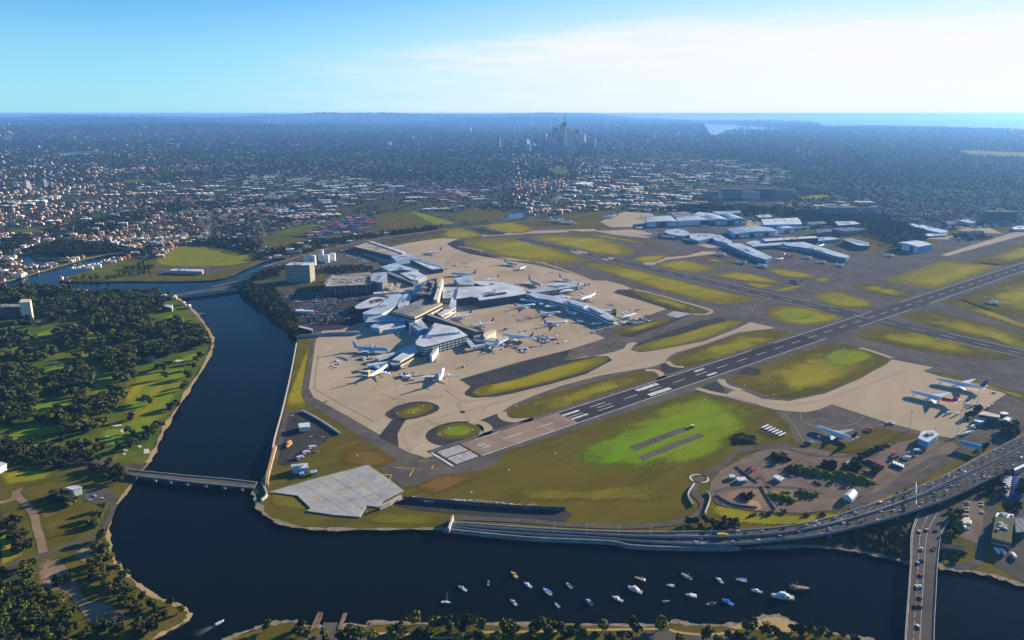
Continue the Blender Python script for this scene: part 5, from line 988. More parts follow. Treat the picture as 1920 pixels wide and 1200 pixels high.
def jet_meshes(L, span, r, eng, hump=False):
    """meshes of a jet with its nose towards +X, wheels on z = 0"""
    zc = r+2.1; D = {}
    st = [(0.5, 0.02, -0.25), (0.495, 0.28, -0.2), (0.475, 0.58, -0.12), (0.44, 0.86, -0.04), (0.39, 1.0, 0), (0.1, 1.0, 0), (-0.18, 1.0, 0), (-0.30, 0.86, 0.13), (-0.40, 0.56, 0.40), (-0.47, 0.28, 0.62), (-0.5, 0.08, 0.74)]
    n = 14; vs = []; fs = []; mi = []
    for x, k, dz in st:
        for j in range(n):
            a = 2*math.pi*j/n; zz = math.sin(a)*r*k
            if hump and x > 0.12 and zz > 0 and x < 0.47: zz *= 1.32
            vs.append((x*L, math.cos(a)*r*k, zc+dz*r+zz))
    for i in range(len(st)-1):
        for j in range(n): fs.append((i*n+j, i*n+(j+1) % n, (i+1)*n+(j+1) % n, (i+1)*n+j)); mi.append(1 if i >= 6 else 0)
    fs += [tuple(range(n)), tuple((len(st)-1)*n+j for j in range(n))[::-1]]; mi += [0, 1]
    me = mesh('fuselage', vs, fs, [PW, PW], mi, True); D['fuselage'] = [(me, (0, 0, 0))]
    h = span/2; ws = []
    for s in (-1, 1):
        b = flat_wing((0.13*L, -0.09*L, s*r*0.5, zc-r*0.55), (-0.155*L, -0.20*L, s*h, zc-r*0.55+h*0.11), r*0.42, 0); ws.append((b.mesh('wing', [PGR]), (0, 0, 0)))
    D['wing'] = ws; ts = []
    for s in (-1, 1):
        b = flat_wing((-0.385*L, -0.47*L, s*r*0.2, zc+r*0.5), (-0.475*L, -0.505*L, s*span*0.17, zc+r*0.5+span*0.02), r*0.2, 0); ts.append((b.mesh('tailplane', [PGR]), (0, 0, 0)))
    D['tailplane'] = ts
    fh = L*0.165; b = MB(); z0 = zc+r*0.6
    fin = [(-0.345*L, z0), (-0.465*L, z0), (-0.515*L, z0+fh), (-0.47*L, z0+fh)]
    vs = []
    for x, z in fin: vs += [(x, -0.28, z), (x, 0.28, z)]
    b.add(vs, [(0, 2, 4, 6), (1, 7, 5, 3), (0, 1, 3, 2), (2, 3, 5, 4), (4, 5, 7, 6), (6, 7, 1, 0)]); D['fin'] = [(b.mesh('fin', [PW]), (0, 0, 0))]
    fx = lambda t, u: (fin[0][0]+(fin[3][0]-fin[0][0])*u)*(1-t)+(fin[1][0]+(fin[2][0]-fin[1][0])*u)*t
    def fquad(pts, side):
        return [(fx(t, u), side*0.33, z0+fh*u) for t, u in pts]
    em = MB()
    for s in (-1, 1): em.add(fquad([(0.35, 0.3), (0.6, 0.35), (0.95, 0.72), (0.55, 0.6)], s), [(0, 1, 2, 3)])
    D['emblem'] = (em.mesh('tail_emblem', [PW]), (0, 0, 0))
    D['stripes'] = []
    for (u0, u1, t0, t1) in ((0.1, 0.45, 0.0, 1.0), (0.5, 0.68, 0.05, 1.0), (0.75, 0.92, 0.05, 1.0)):
        em = MB()
        for s in (-1, 1): em.add(fquad([(t0, u0), (t1, u0+0.12), (t1, u1+0.08), (t0, u1)], s), [(0, 1, 2, 3)])
        D['stripes'].append((em.mesh('tail_stripe', [PW]), (0, 0, 0)))
    es = []
    pos = [0.33] if eng == 2 else [0.31, 0.62]
    for t in pos:
        for s in (-1, 1):
            y = s*h*t; x = 0.13*L-(0.285*L)*t+0.055*L; z = zc-r*0.55+h*0.11*t-r*0.62; er = r*(0.5 if eng == 2 else 0.42)
            b = MB(); b.tube([(x-L*0.03, y, z), (x, y, z), (x+L*0.035, y, z), (x+L*0.042, y, z)], [er*0.6, er, er, er*0.85], 10); b.beam((x-L*0.02, y, z+er*0.6), (x-L*0.05, y, z+er*1.5), 0.5, er*0.8); es.append((b.mesh('engine', [PW]), (0, 0, 0)))
    D['engine'] = es
    gs = []
    for x, y in ((0.40*L, 0), (-0.03*L, r*0.9), (-0.03*L, -r*0.9)):
        b = MB(); b.beam((x, y, 0.5), (x, y, zc-r*0.6), 0.5, 0.5); b.tube([(x, y-0.7, 0.65), (x, y+0.7, 0.65)], 0.65, 8)
        if x < 0: b.tube([(x+1.6, y-0.7, 0.65), (x+1.6, y+0.7, 0.65)], 0.65, 8)
        gs.append((b.mesh('landing_gear', [M['gear']]), (0, 0, 0)))
    D['landing_gear'] = gs
    win = []
    for s in (-1, 1):
        b = MB(); y = s*r*1.012; b.add([(0.36*L, y, zc+r*0.12), (-0.2*L, y, zc+r*0.12), (-0.2*L, y*0.985, zc+r*0.26), (0.36*L, y*0.985, zc+r*0.26)], [(0, 1, 2, 3)]); win.append((b.mesh('window_row', [M['glass']]), (0, 0, 0)))
    D['window_row'] = win
    b = MB(); kk = 0.72 if not hump else 0.9; x = 0.468*L; z = zc+r*(0.28 if not hump else 0.55)
    b.add([(x, -r*0.5, z-0.1), (x, r*0.5, z-0.1), (x-L*0.02, r*0.48, z+r*0.3), (x-L*0.02, -r*0.48, z+r*0.3)], [(0, 1, 2, 3)]); D['cockpit_window'] = [(b.mesh('cockpit_window', [M['glass']]), (0, 0, 0))]
    return D
JET = {'twin': (jet_meshes(62, 60, 2.9, 2), 62), 'quad': (jet_meshes(70, 64, 3.25, 4, True), 70), 'narrow': (jet_meshes(39, 35, 2.0, 2), 39), 'double': (jet_meshes(72, 78, 3.7, 4, True), 72)}
def jet(nose, tail, kind, label, body=PW, aft=None, fin=None, wing=PGR, engine=PW, emblem=None, stripes=None, lock=True):
    D, L = JET[kind]; a, c = P(*nose, 4.5), P(*tail, 4.5); d = a-c; rz = math.atan2(d.y, d.x); m = (a+c)/2; m.z = Z_MARK-0.05
    root = empty('jet_airliner', m, rz); s = min(1.15, max(0.9, d.length/L)); root.scale = (s, s, s)
    def put(name, me, slot0, slot1=None, parent=root):
        o = obj(name, me, parent)
        for i, mt in enumerate((slot0, slot1)):
            if mt is not None and i < len(me.materials): o.material_slots[i].link = 'OBJECT'; o.material_slots[i].material = mt
        return o
    aft = aft or body; fin = fin or body
    put('fuselage', D['fuselage'][0][0], body, aft)
    for me, _ in D['wing']: put('wing', me, wing)
    for me, _ in D['tailplane']: put('tailplane', me, wing)
    f = put('fin', D['fin'][0][0], fin)
    if emblem: put('tail_emblem', D['emblem'][0], emblem, None, f)
    if stripes:
        for (me, _), mt in zip(D['stripes'], stripes): put('tail_stripe', me, mt, None, f)
    for me, _ in D['engine']: put('engine', me, engine)
    for me, _ in D['landing_gear']: put('landing_gear', me, M['gear'])
    for me, _ in D['window_row']: put('window_row', me, M['glass'])
    put('cockpit_window', D['cockpit_window'][0][0], M['glass'])
    tag(root, label, 'airliner', 'airliners parked and taxiing at the airport'); return root
jet((729,657), (662,653), 'quad', 'light blue jet parked at the end of the south pier', PLB, PLB, PLB, PGR, PLB, PNB)
jet((728,686), (690,709), 'quad', 'white four engined jet with a gold tail on the south apron', PW, PW, PGO, PGR)
jet((831,692), (824,718), 'twin', 'white jet seen from behind, alone on the south apron', PW, PW, PW, PGR)
jet((938,629), (1001,636), 'double', 'white jet with a red, green and black striped tail', PW, PW, PW, PGR, PW, None, (PR, PG, PK))
jet((906,644), (942,653), 'narrow', 'shaded white jet with a maroon tail in front of the south pier', PW, PW, PM_, PW, PM_)
jet((882,613), (926,605), 'twin', 'white jet with a dark red tail beyond the dark corridor', PW, PW, PM_, PGR)
jet((840,598), (885,590), 'twin', 'white jet with a navy tail beside the bent gate building', PW, PW, PB, PGR, PB)
jet((1062,603), (1021,609), 'twin', 'white nosed jet with a deep blue rear standing clear of the pier', PW, PB, PB, PGR, PW, PW)
jet((1003,571), (963,577), 'twin', 'red tailed white jet closest to the dark wall of the broad hall', PW, PW, PR, PGR, PW, PW)
jet((1048,586), (1010,590), 'twin', 'red tailed white jet right of its twin at the long pier arm', PW, PW, PR, PGR, PW, PW)
jet((1048,549), (1085,541), 'twin', 'red tailed white jet behind the long pier arm', PW, PW, PR, PW, PR)
jet((1086,564), (1117,553), 'twin', 'white jet with a grey tail behind the long pier arm', PW, PW, PGR, PGR)
jet((1015,536), (991,526), 'twin', 'jet with a navy tail at the root of the far pier arm', PGR, PGR, PNB, PGR)
jet((1072,527), (1052,522), 'twin', 'jet with a navy tail near the tip of the far pier arm', PW, PW, PNB, PGR)
jet((1133,604), (1107,608), 'narrow', 'small white jet with a brown tail by the end of the long pier arm', PW, PW, PM_, PGR)
jet((1166,596), (1191,589), 'twin', 'white jet at the very tip of the long pier arm', PW, PW, PR, PGR)
jet((845,514), (893,516), 'quad', 'big red tailed jet on the north side of the terminal', PW, PW, PR, PGR, PW, PW)
jet((906,527), (932,523), 'twin', 'red tailed jet half hidden behind the lens shaped roof', PW, PW, PR, PGR, PW, PW)
jet((792,477), (829,472), 'twin', 'red tailed jet on the north apron beside the cargo sheds', PGR, PGR, PR, PGR)
jet((971,497), (946,492), 'twin', 'dark tailed jet standing free on the north apron', PGR, PGR, PNB, PGR)
jet((973,505), (986,500), 'narrow', 'small jet parked right of the dark tailed one on the north apron', PW, PW, PB, PB)
jet((1755,712), (1849,731), 'twin', 'white jet with a purple tail on the right hand apron', PW, PW, PPU, PW, PW)
jet((1706,735), (1797,757), 'twin', 'white jet with a red tail next to the purple tailed jet', PW, PR, PR, PW, PW, PW)
jet((1529,800), (1605,826), 'twin', 'white jet with a black tail parked on the dark asphalt', PW, PW, PK, PGR, PW)
jet((1877,569), (1855,564), 'narrow', 'small white jet taxiing near the far right edge', PW, PW, PNB, PW)
jet((1481,526), (1506,528), 'narrow', 'backlit dark jet taxiing between the grass islands', PNB, PNB, PNB, PGR, PNB)  # navy all over stands in for the backlit side's shade
jet((1059,416), (1029,412), 'twin', 'white jet left of two by the airport lake', PW, PW, PW, PW)
jet((1081,419), (1053,416), 'twin', 'white jet right of two by the airport lake', PW, PW, PW, PW)
jet((1129,408), (1160,406), 'quad', 'white jet on the tan apron behind the airport lake', PW, PW, PR, PGR)
jet((1222,409), (1201,407), 'twin', 'red tailed jet whose tail stands beside the end hangar', PW, PW, PR, PGR)
jet((1186,429), (1210,426), 'narrow', 'small jet in front of the end hangar', PW, PW, PB, PGR)
jet((1265,446), (1238,442), 'twin', 'dark tailed jet below the rounded pier end', PW, PW, PR, PGR)
jet((1243,440), (1213,437), 'twin', 'navy tailed jet left of the rounded pier end', PGR, PW, PNB, PGR)
jet((1311,425), (1333,424), 'narrow', 'white and red jet in front of the vaulted hangars', PW, PR, PR, PGR)
jet((1301,451), (1279,448), 'narrow', 'small white jet below the branching pier', PW, PW, PR, PGR)
jet((1363,479), (1345,474), 'narrow', 'white jet left of the first finger pier', PW, PW, PNB, PW)
jet((1401,494), (1385,488), 'narrow', 'shaded jet under the first finger pier', PLB, PLB, PNB, PW)  # light blue body colour stands in for its shade
jet((1438,500), (1422,495), 'narrow', 'white jet at the tip of the first finger pier', PW, PW, PR, PW)
jet((1488,480), (1472,478), 'narrow', 'red jet between the two finger piers', PR, PR, PR, PW)
jet((1467,484), (1457,486), 'narrow', 'small white jet between the two finger piers', PW, PW, PW, PW)
jet((1522,484), (1506,480), 'narrow', 'jet with a red tail under the second finger pier', PW, PR, PR, PW)
jet((1550,492), (1534,488), 'narrow', 'jet with a red belly near the tip of the second finger pier', PW, PR, PR, PW)
jet((1534,462), (1545,459), 'narrow', 'jet on the upper side of the second finger pier', PW, PW, PR, PW)
jet((1583,498), (1568,494), 'narrow', 'white jet at the tip of the second finger pier', PW, PW, PW, PW)
jet((1478,466), (1462,462), 'narrow', 'jet tucked in the corner between the finger piers', PW, PW, PR, PW)
jet((1675,480), (1662,476), 'narrow', 'little pale jet beside the shaded front hangar', PW, PW, PB, PW)
jet((1828,446), (1816,444), 'narrow', 'little white jet on the far apron', PW, PW, PW, PW)
# ------------------------------------------------------------------ trees
def leafmat(name, c1, c2, c3):
    return mat(name, c1, c2, 0.25, rough=0.8, col3=c3, scale2=0.9, spec=0.1, lo=0.35, hi=0.65)
LEAF = [leafmat('leaf_dark', (0.018, 0.029, 0.006), (0.034, 0.044, 0.008), (0.06, 0.062, 0.011)), leafmat('leaf_mid', (0.045, 0.060, 0.008), (0.075, 0.085, 0.011), (0.12, 0.10, 0.014)), leafmat('leaf_bright', (0.085, 0.105, 0.010), (0.13, 0.13, 0.013), (0.17, 0.145, 0.018))]
M['bark'] = mat('bark', (0.10, 0.075, 0.055), (0.06, 0.045, 0.035), 1.0)
def crown_mesh(seed, kind, nleaf, m):
    r = np.random.default_rng(seed); vs = []; fs = []
    H = 10.0
    if kind == 'round': lobes = [((r.uniform(-2.4, 2.4), r.uniform(-2.4, 2.4), r.uniform(2.9, 7.8)), r.uniform(1.6, 2.6)) for _ in range(9)]
    elif kind == 'wide': lobes = [((r.uniform(-3.6, 3.6), r.uniform(-3.6, 3.6), r.uniform(3.4, 7.0)), r.uniform(1.5, 2.4)) for _ in range(11)]
    elif kind == 'tall': lobes = [((r.uniform(-1.2, 1.2), r.uniform(-1.2, 1.2), z), max(0.7, 2.2-abs(z-5)*0.28)) for z in np.linspace(2.2, 9.2, 9)]
    else: lobes = [((r.uniform(-2.5, 2.5), r.uniform(-2.5, 2.5), r.uniform(0.8, 3.0)), r.uniform(1.2, 2.0)) for _ in range(8)]
    for i in range(nleaf):
        c, rad = lobes[r.integers(len(lobes))]
        d = r.normal(size=3); d /= np.linalg.norm(d); d[2] = abs(d[2])*0.9-0.25 if r.random() < 0.7 else d[2]
        p = np.array(c)+d*rad*r.uniform(0.55, 1.05)
        n = d+r.normal(size=3)*0.5; n /= np.linalg.norm(n); u = np.cross(n, [0.3, 0.2, 1]); u /= np.linalg.norm(u)+1e-6; v = np.cross(n, u); s = r.uniform(0.45, 0.95)
        b = len(vs); vs += [tuple(p-u*s-v*s*0.6), tuple(p+u*s-v*s*0.6), tuple(p+u*s*0.7+v*s), tuple(p-u*s*0.7+v*s)]; fs.append((b, b+1, b+2, b+3))
    return mesh('crown', vs, fs, m)
def trunk_mesh(seed, kind):
    r = random.Random(seed); b = MB(); b.tube([(0, 0, -0.3), (0.1, 0, 2.5), (0.2, 0.1, 5)], [0.38, 0.28, 0.16], 6)
    for i in range(4):
        a = i*1.6+r.random(); b.tube([(0.1, 0, 2.4+0.4*i), (math.cos(a)*1.2, math.sin(a)*1.2, 4.2+0.4*i), (math.cos(a)*2, math.sin(a)*2, 6+0.3*i)], [0.16, 0.1, 0.04], 5)
    return b.mesh('trunk', [M['bark']])
VAR = []
for i, (kd, lf_) in enumerate((('round', 0), ('wide', 0), ('round', 1), ('wide', 1), ('tall', 0), ('tall', 1), ('round', 2), ('bush', 1), ('bush', 0))):
    VAR.append((crown_mesh(20+i, kd, 300 if kd != 'bush' else 160, LEAF[lf_]), trunk_mesh(i, kd)))
def sample(poly, spacing, jitter=0.5):
    """jittered grid of ground points inside a polygon given in photo pixels"""
    w = PX(poly); xs = [p.x for p in w]; ys = [p.y for p in w]
    gx, gy = np.meshgrid(np.arange(min(xs), max(xs), spacing), np.arange(min(ys), max(ys), spacing)); gx = gx.ravel(); gy = gy.ravel()
    gx = gx+rng.uniform(-jitter, jitter, gx.shape)*spacing; gy = gy+rng.uniform(-jitter, jitter, gy.shape)*spacing
    k = inside(gx, gy, w); return np.stack([gx[k], gy[k]], 1)
TREES = []      # x, y, height, variant, zone
def grow(poly, spacing, h0, h1, variants, zone, keep=1.0):
    for x, y in sample(poly, spacing):
        if random.random() <= keep: TREES.append((x, y, random.uniform(h0, h1), random.choice(variants), zone))
def grow_at(pts, h0, h1, variants, zone):
    for x, y in pts: p = P(x, y); TREES.append((p.x, p.y, random.uniform(h0, h1), random.choice(variants), zone))
GZ = 'golf'
for pl, sp, kp in (([(560,130),(1200,130),(1230,250),(1100,300),(800,310),(620,280),(560,200)], 11, 0.9), ([(0,100),(130,95),(540,95),(540,130),(300,160),(240,200),(0,200)], 11, 0.8), ([(250,200),(560,190),(600,290),(420,360),(250,300)], 12, 0.8), ([(640,300),(1000,290),(1180,340),(1080,430),(760,410),(640,380)], 11, 0.85),
        ([(1190,360),(1400,340),(1560,450),(1580,520),(1400,530),(1200,470)], 11, 0.85), ([(420,420),(640,400),(700,500),(560,550),(420,540)], 12, 0.75), ([(1000,530),(1370,530),(1390,600),(1280,620),(1020,610)], 11, 0.85), ([(730,570),(1000,560),(1020,740),(980,830),(860,750),(740,640)], 11, 0.85),
        ([(0,570),(380,560),(420,620),(200,660),(0,640)], 12, 0.75), ([(0,700),(320,690),(340,850),(280,950),(100,960),(0,960)], 11, 0.85), ([(360,740),(500,720),(580,650),(680,690),(700,880),(720,1000),(690,1090),(560,1090),(580,900),(400,880)], 11, 0.8), ([(750,920),(880,830),(940,870),(900,980),(800,1060),(740,1030)], 11, 0.8),
        ([(0,980),(230,1000),(250,1090),(0,1110)], 11, 0.85), ([(270,1060),(560,1020),(620,1130),(300,1120)], 12, 0.8), ([(450,1120),(780,1090),(800,1160),(560,1200),(440,1190)], 12, 0.75), ([(0,420),(120,440),(180,540),(60,560),(0,520)], 12, 0.7), ([(60,330),(230,310),(250,370),(120,400)], 12, 0.7), ([(150,430),(300,440),(300,480),(200,500)], 13, 0.6), ([(700,450),(1000,420),(1190,450),(1180,500),(980,490),(760,530)], 13, 0.55)):
    grow(cr(pl, 0, 520, 4), sp, 11, 19, [0, 1, 2, 3, 2, 3, 1, 6], GZ, kp*0.85)
grow_at(cr([(1500,610),(1480,640),(1450,690),(1425,745),(1415,760),(1395,820),(1380,850),(1240,700),(1215,690),(1180,690),(1265,670),(1240,760),(990,1070),(1085,940),(1120,955),(1060,950),(1320,975),(1280,1000),(1200,1130),(1100,1165),(1160,1150),(430,1000),(210,1070),(380,880),(170,500),(260,480),(680,590),(820,590),(1290,990),(870,780),(550,600),(600,620)], 0, 520, 4), 10, 15, [0, 2, 1, 3], 'golf')
sh_ = lambda p: cr(p, 0, 800, 3)
for pl, sp, v, z, kp in (([(0,90),(200,110),(330,130),(560,180),(700,230),(690,330),(560,290),(420,240),(200,230),(0,210)], 9, [0, 1, 2, 8], 'highway', 0.75), ([(330,90),(560,80),(600,130),(480,150),(340,140)], 10, [0, 1], 'golf', 0.8),
        ([(480,760),(620,760),(700,850),(760,960),(780,1040),(700,1060),(600,930),(500,860)], 8, [0, 2, 3], 'park', 0.9), ([(290,860),(400,850),(420,900),(300,910)], 8, [0, 2], 'park', 0.9), ([(540,600),(600,640),(620,740),(560,760),(520,690)], 8, [2, 3, 7], 'park', 0.85),
        ([(0,890),(200,890),(330,960),(420,1030),(440,1130),(500,1200),(480,1280),(0,1280)], 7, [2, 3, 0, 7, 6], 'wood', 0.85), ([(0,540),(100,520),(130,620),(150,700),(100,690),(60,570)], 7, [0, 7, 8], 'park', 0.9), ([(120,760),(200,770),(200,880),(100,900)], 8, [2, 6], 'park', 0.8), ([(760,960),(1000,1000),(1030,1040),(900,1100),(780,1080)], 10, [0, 2, 7], 'park', 0.55),
        ([(440,1130),(560,1120),(700,1140),(860,1130),(800,1200),(500,1200)], 9, [7, 2, 8], 'park', 0.6), ([(290,380),(420,420),(420,440),(280,420)], 6, [7, 8], 'park', 0.7), ([(540,450),(600,440),(590,560),(500,600)], 9, [7, 6], 'park', 0.4), ([(640,30),(690,20),(880,0),(860,80),(760,150),(640,150)], 13, [0, 2], 'golf', 0.4), ([(0,780),(60,800),(60,890),(0,880)], 7, [0, 2], 'wood', 0.8)):
    grow(sh_(pl), sp, 6 if z != 'wood' else 5, 12 if z != 'wood' else 10, v, z, kp)
grow(cr([(0,620),(60,640),(180,770),(280,930),(300,1040),(240,1030),(120,880),(30,780)], 500, 420, 5), 8, 8, 14, [0, 1, 2], 'bank', 0.95)
grow([(448,540),(470,535),(500,548),(530,572),(535,600),(520,600),(490,575),(455,552)], 9, 8, 14, [0, 1, 2], 'bank', 0.95)
grow([(470,520),(500,508),(540,500),(520,520),(480,530)], 10, 7, 12, [0, 2], 'bank', 0.7)
NEAR_T = [(502,1182),(566,1180),(558,1196),(572,1198),(662,1196),(676,1200),(777,1172),(750,1196),(738,1200),(802,1200),(815,1176),(825,1180),(842,1184),(856,1180),(868,1184),(880,1178),(897,1182),(905,1179),(955,1184),(965,1182),(945,1188),(999,1186),(1012,1182),(1022,1186),(1035,1182),(1045,1186),(1030,1196),(1083,1184),(1072,1190),(1058,1192),(1130,1186),(1115,1198),(1190,1184),(1180,1196),(1165,1200),(1237,1180),(785,1198),(897,1200),(1325,1202),(1382,1200),(1372,1204),(1411,1182),(1400,1186),(1484,1186),(1517,1190),(1540,1194),(1530,1196),(1555,1198),(1580,1196),(1600,1204),(1500,1192),(1275,1204),(930,1202),(1000,1204),(960,1206),(860,1206),(610,1205),(640,1206),(1440,1192),(1460,1196),(700,1206),(1140,1204),(1345,1206),(1090,1206)]
grow_at(NEAR_T, 8, 15, [2, 0, 4, 5, 6, 1], 'near')
for pl, sp, h, v, z, kp in (([(118,527),(150,520),(220,520),(230,505),(270,495),(290,500),(280,515),(200,525)], 16, 10, [0, 2], 'island', 0.6), ([(240,483),(300,488),(310,468),(300,460),(240,474)], 15, 11, [0, 1], 'island', 0.7), ([(50,470),(110,455),(220,462),(240,472),(200,477),(115,482),(70,480)], 13, 13, [0, 1], 'northbank', 0.9), ([(0,455),(40,440),(60,450),(30,470),(0,478)], 13, 13, [0, 1], 'northbank', 0.9),
        ([(470,490),(500,470),(600,452),(720,437),(830,424),(830,430),(720,443),(600,460),(510,482)], 13, 10, [0, 2, 8], 'canal', 0.75), ([(340,460),(400,450),(470,452),(490,465),(470,478),(400,462)], 14, 12, [0, 1], 'canal', 0.85), ([(90,430),(160,420),(260,395),(300,400),(210,440),(100,450)], 17, 13, [0, 1, 2], 'canal', 0.8),
        ([(280,385),(560,375),(640,368),(640,374),(450,392),(300,398)], 18, 13, [0, 1, 2], 'belt', 0.7), ([(1440,400),(1560,395),(1660,405),(1700,425),(1640,445),(1500,415)], 17, 13, [0, 1], 'belt', 0.75), ([(1230,392),(1330,385),(1450,392),(1450,400),(1300,400)], 17, 13, [0, 1], 'belt', 0.75), ([(1640,415),(1720,420),(1740,450),(1690,470),(1640,450)], 17, 12, [0, 1], 'belt', 0.7), ([(1780,440),(1830,440),(1860,448),(1800,455)], 15, 10, [0], 'belt', 0.6),
        ([(-20,505),(30,498),(50,510),(30,520),(-20,530)], 13, 10, [0, 2], 'northbank', 0.6), ([(1000,315),(1030,318),(1040,330),(1000,335)], 25, 14, [0, 1], 'belt', 0.8)):
    grow(pl, sp, h*0.7, h*1.25, v, z, kp)
y_ = lambda p: cr(p, 1280, 660, 3)
for pl, sp, h, v, kp in (([(650,640),(830,655),(1020,665),(1080,740),(1000,780),(720,740),(660,690)], 6, 3.2, [7, 7, 6], 0.4), ([(490,590),(540,572),(600,595),(590,625),(520,632)], 4.5, 5, [8, 0], 0.95), ([(575,655),(650,645),(660,690),(590,690)], 4.5, 5, [8, 7], 0.9), ([(790,640),(830,620),(865,650),(840,672),(795,670)], 4.5, 6, [8, 0], 0.95), ([(900,660),(960,620),(1020,620),(1010,670),(940,690)], 5, 7, [0, 2], 0.9), ([(490,810),(560,790),(640,800),(650,855),(560,862),(500,850)], 6, 3, [8, 7], 0.4),
        ([(640,775),(700,770),(770,800),(740,830),(660,835)], 6, 3, [7, 6], 0.4), ([(320,805),(390,800),(390,830),(330,835)], 4.5, 4, [8], 0.9), ([(280,480),(330,465),(410,480),(400,510),(300,520)], 5, 4, [8, 7], 0.8), ([(980,585),(1160,520),(1170,535),(1000,600)], 5, 5, [8, 7, 0], 0.9), ([(20,950),(330,960),(340,1010),(100,1020),(20,1000)], 7, 9, [0, 1], 0.8), ([(300,905),(900,900),(920,920),(350,935)], 8, 4, [7, 8], 0.5), ([(1060,660),(1100,655),(1105,690),(1070,700)], 5, 8, [0, 2], 0.9), ([(1800,440),(1870,420),(1885,470),(1820,500),(1790,480)], 6, 9, [0, 2], 0.85), ([(1590,375),(1640,330),(1680,320),(1660,350),(1610,385)], 6, 8, [0], 0.8), ([(1640,530),(1740,510),(1750,530),(1660,560)], 6, 7, [0, 7], 0.7), ([(1170,800),(1260,780),(1270,800),(1180,830)], 6, 4, [7, 8], 0.6)):
    grow(y_(pl), sp, h*0.7, h*1.3, v, 'yard', kp)
for pl, sp, h, v, kp in (([(590,400),(690,390),(690,470),(620,580),(560,560),(600,470)], 6, 8, [2, 6, 0], 0.9), ([(870,200),(960,150),(960,300),(900,340),(880,260)], 6, 9, [0, 2], 0.8), ([(1030,230),(1067,220),(1067,330),(1030,320)], 6, 9, [0, 2], 0.8), ([(0,520),(340,480),(350,600),(340,690),(200,660),(0,620)], 7, 6, [0, 8, 7], 0.7), ([(790,230),(850,210),(860,290),(820,300)], 6, 7, [0, 7], 0.7), ([(560,640),(680,650),(760,700),(620,720),(550,700)], 6, 4, [7, 8], 0.6), ([(900,370),(1030,360),(1040,400),(950,410)], 6, 8, [0], 0.7)):
    grow(c6b(pl), sp, h*0.7, h*1.3, v, 'bridge', kp)
grow([(1390,1000),(1480,1006),(1560,1008),(1640,1000),(1640,1020),(1560,1022),(1400,1024)], 8, 3, 6, [8, 0], 'bridge', 0.4)
grow([(600,505),(640,500),(690,500),(700,508),(620,515)], 10, 7, 11, [0, 2], 'terminal', 0.7)
grow([(575,590),(620,598),(680,585),(690,595),(630,610),(580,606)], 12, 5, 9, [0, 2], 'terminal', 0.5)
ZL = {'golf': ('dark spreading tree on the golf course', 'golf course trees'), 'highway': ('roadside tree beside the highway below the golf course', 'highway trees'), 'park': ('tree in the riverside park at the lower left', 'riverside park trees'), 'wood': ('tree in the mixed wood at the lower left corner', 'corner wood trees'), 'bank': ('tree on the river bank beside the terminal car park', 'terminal bank trees'),
      'near': ('tree on the grass strip of the near shore', 'near shore trees'), 'yard': ('bushy tree in the fire training yard', 'training yard bushes'), 'bridge': ('tree between the viaduct and the bridge', 'trees below the viaduct')}
def visible(x, y, h):
    p = Vector((x, y, h)); d = p-Vector((0, 0, CAM_H)); f = d.y*CP-d.z*SP
    if f <= 0: return False
    sx = 960+FPX*d.x/f; sy = 600-FPX*(d.y*SP+d.z*CP)/f
    return -5 < sx < 1925 and sy < 1205
TREES.sort(key=lambda t: math.hypot(t[0], t[1])/t[2])
singles = [t for t in TREES if t[4] in ZL and visible(t[0], t[1], t[2])][:300]; sset = set(map(id, singles)); others = [t for t in TREES if id(t) not in sset]
LOOK = ['dark round', 'dark spreading', 'mid green round', 'mid green spreading', 'dark narrow', 'mid green narrow', 'bright green', 'low mid green', 'low dark']
WHERE = {'golf': ('golf course', [((60, 590), 'by the apartment tower'), ((250, 570), 'near the clubhouse'), ((350, 620), 'by the river bend'), ((120, 680), 'in the middle of the fairways'), ((290, 740), 'along the river fairway'), ((60, 800), 'near the highway'), ((230, 820), 'around the bunkers')]), 'highway': ('highway verge', [((60, 850), 'left of the white shed'), ((180, 870), 'behind the white shed'), ((235, 890), 'at the bridge end')]),
    'park': ('riverside park', [((60, 1000), 'beside the earth track'), ((185, 1020), 'along the shore path'), ((210, 1090), 'beside the bare earth'), ((300, 1140), 'on the sandy point'), ((120, 930), 'near the white shed'), ((50, 1070), 'below the park road'), ((180, 1180), 'south of the bare earth')]), 'wood': ('corner wood', [((40, 1110), 'at its upper edge'), ((60, 1170), 'in its middle'), ((130, 1170), 'at its earth side'), ((10, 1190), 'at the very corner')]),
    'bank': ('terminal river bank', [((480, 550), 'near the slim bridge'), ((520, 590), 'along the bend'), ((550, 620), 'at the apron corner'), ((500, 515), 'below the hotel')]), 'near': ('near shore', [((500, 1180), 'left of the jetties'), ((620, 1195), 'at the boat ramp'), ((800, 1185), 'beside the sailing boat moorings'), ((950, 1185), 'in the middle of the grass strip'), ((1100, 1185), 'below the big yacht'), ((1250, 1185), 'beside the parking lot'), ((1420, 1185), 'at the beach'), ((1560, 1195), 'towards the bridge')]),
    'yard': ('training yard', [((1360, 985), 'below the road bend'), ((1460, 865), 'on the small mound'), ((1480, 930), 'inside the loop'), ((1540, 890), 'on the long mound'), ((1620, 845), 'in the hedge row'), ((1880, 810), 'by the cream roofed building'), ((1400, 820), 'beside the burnt ground'), ((1680, 930), 'beside the slip road')]), 'bridge': ('viaduct', [((1790, 980), 'left of the vehicle yard'), ((1890, 910), 'beside the truck rows'), ((1650, 1010), 'under the deck'), ((1500, 1015), 'along the sea wall'), ((1790, 1040), 'at the bridge foot')])}
for w in WHERE.values(): w[1][:] = [(P(*p), t) for p, t in w[1]]
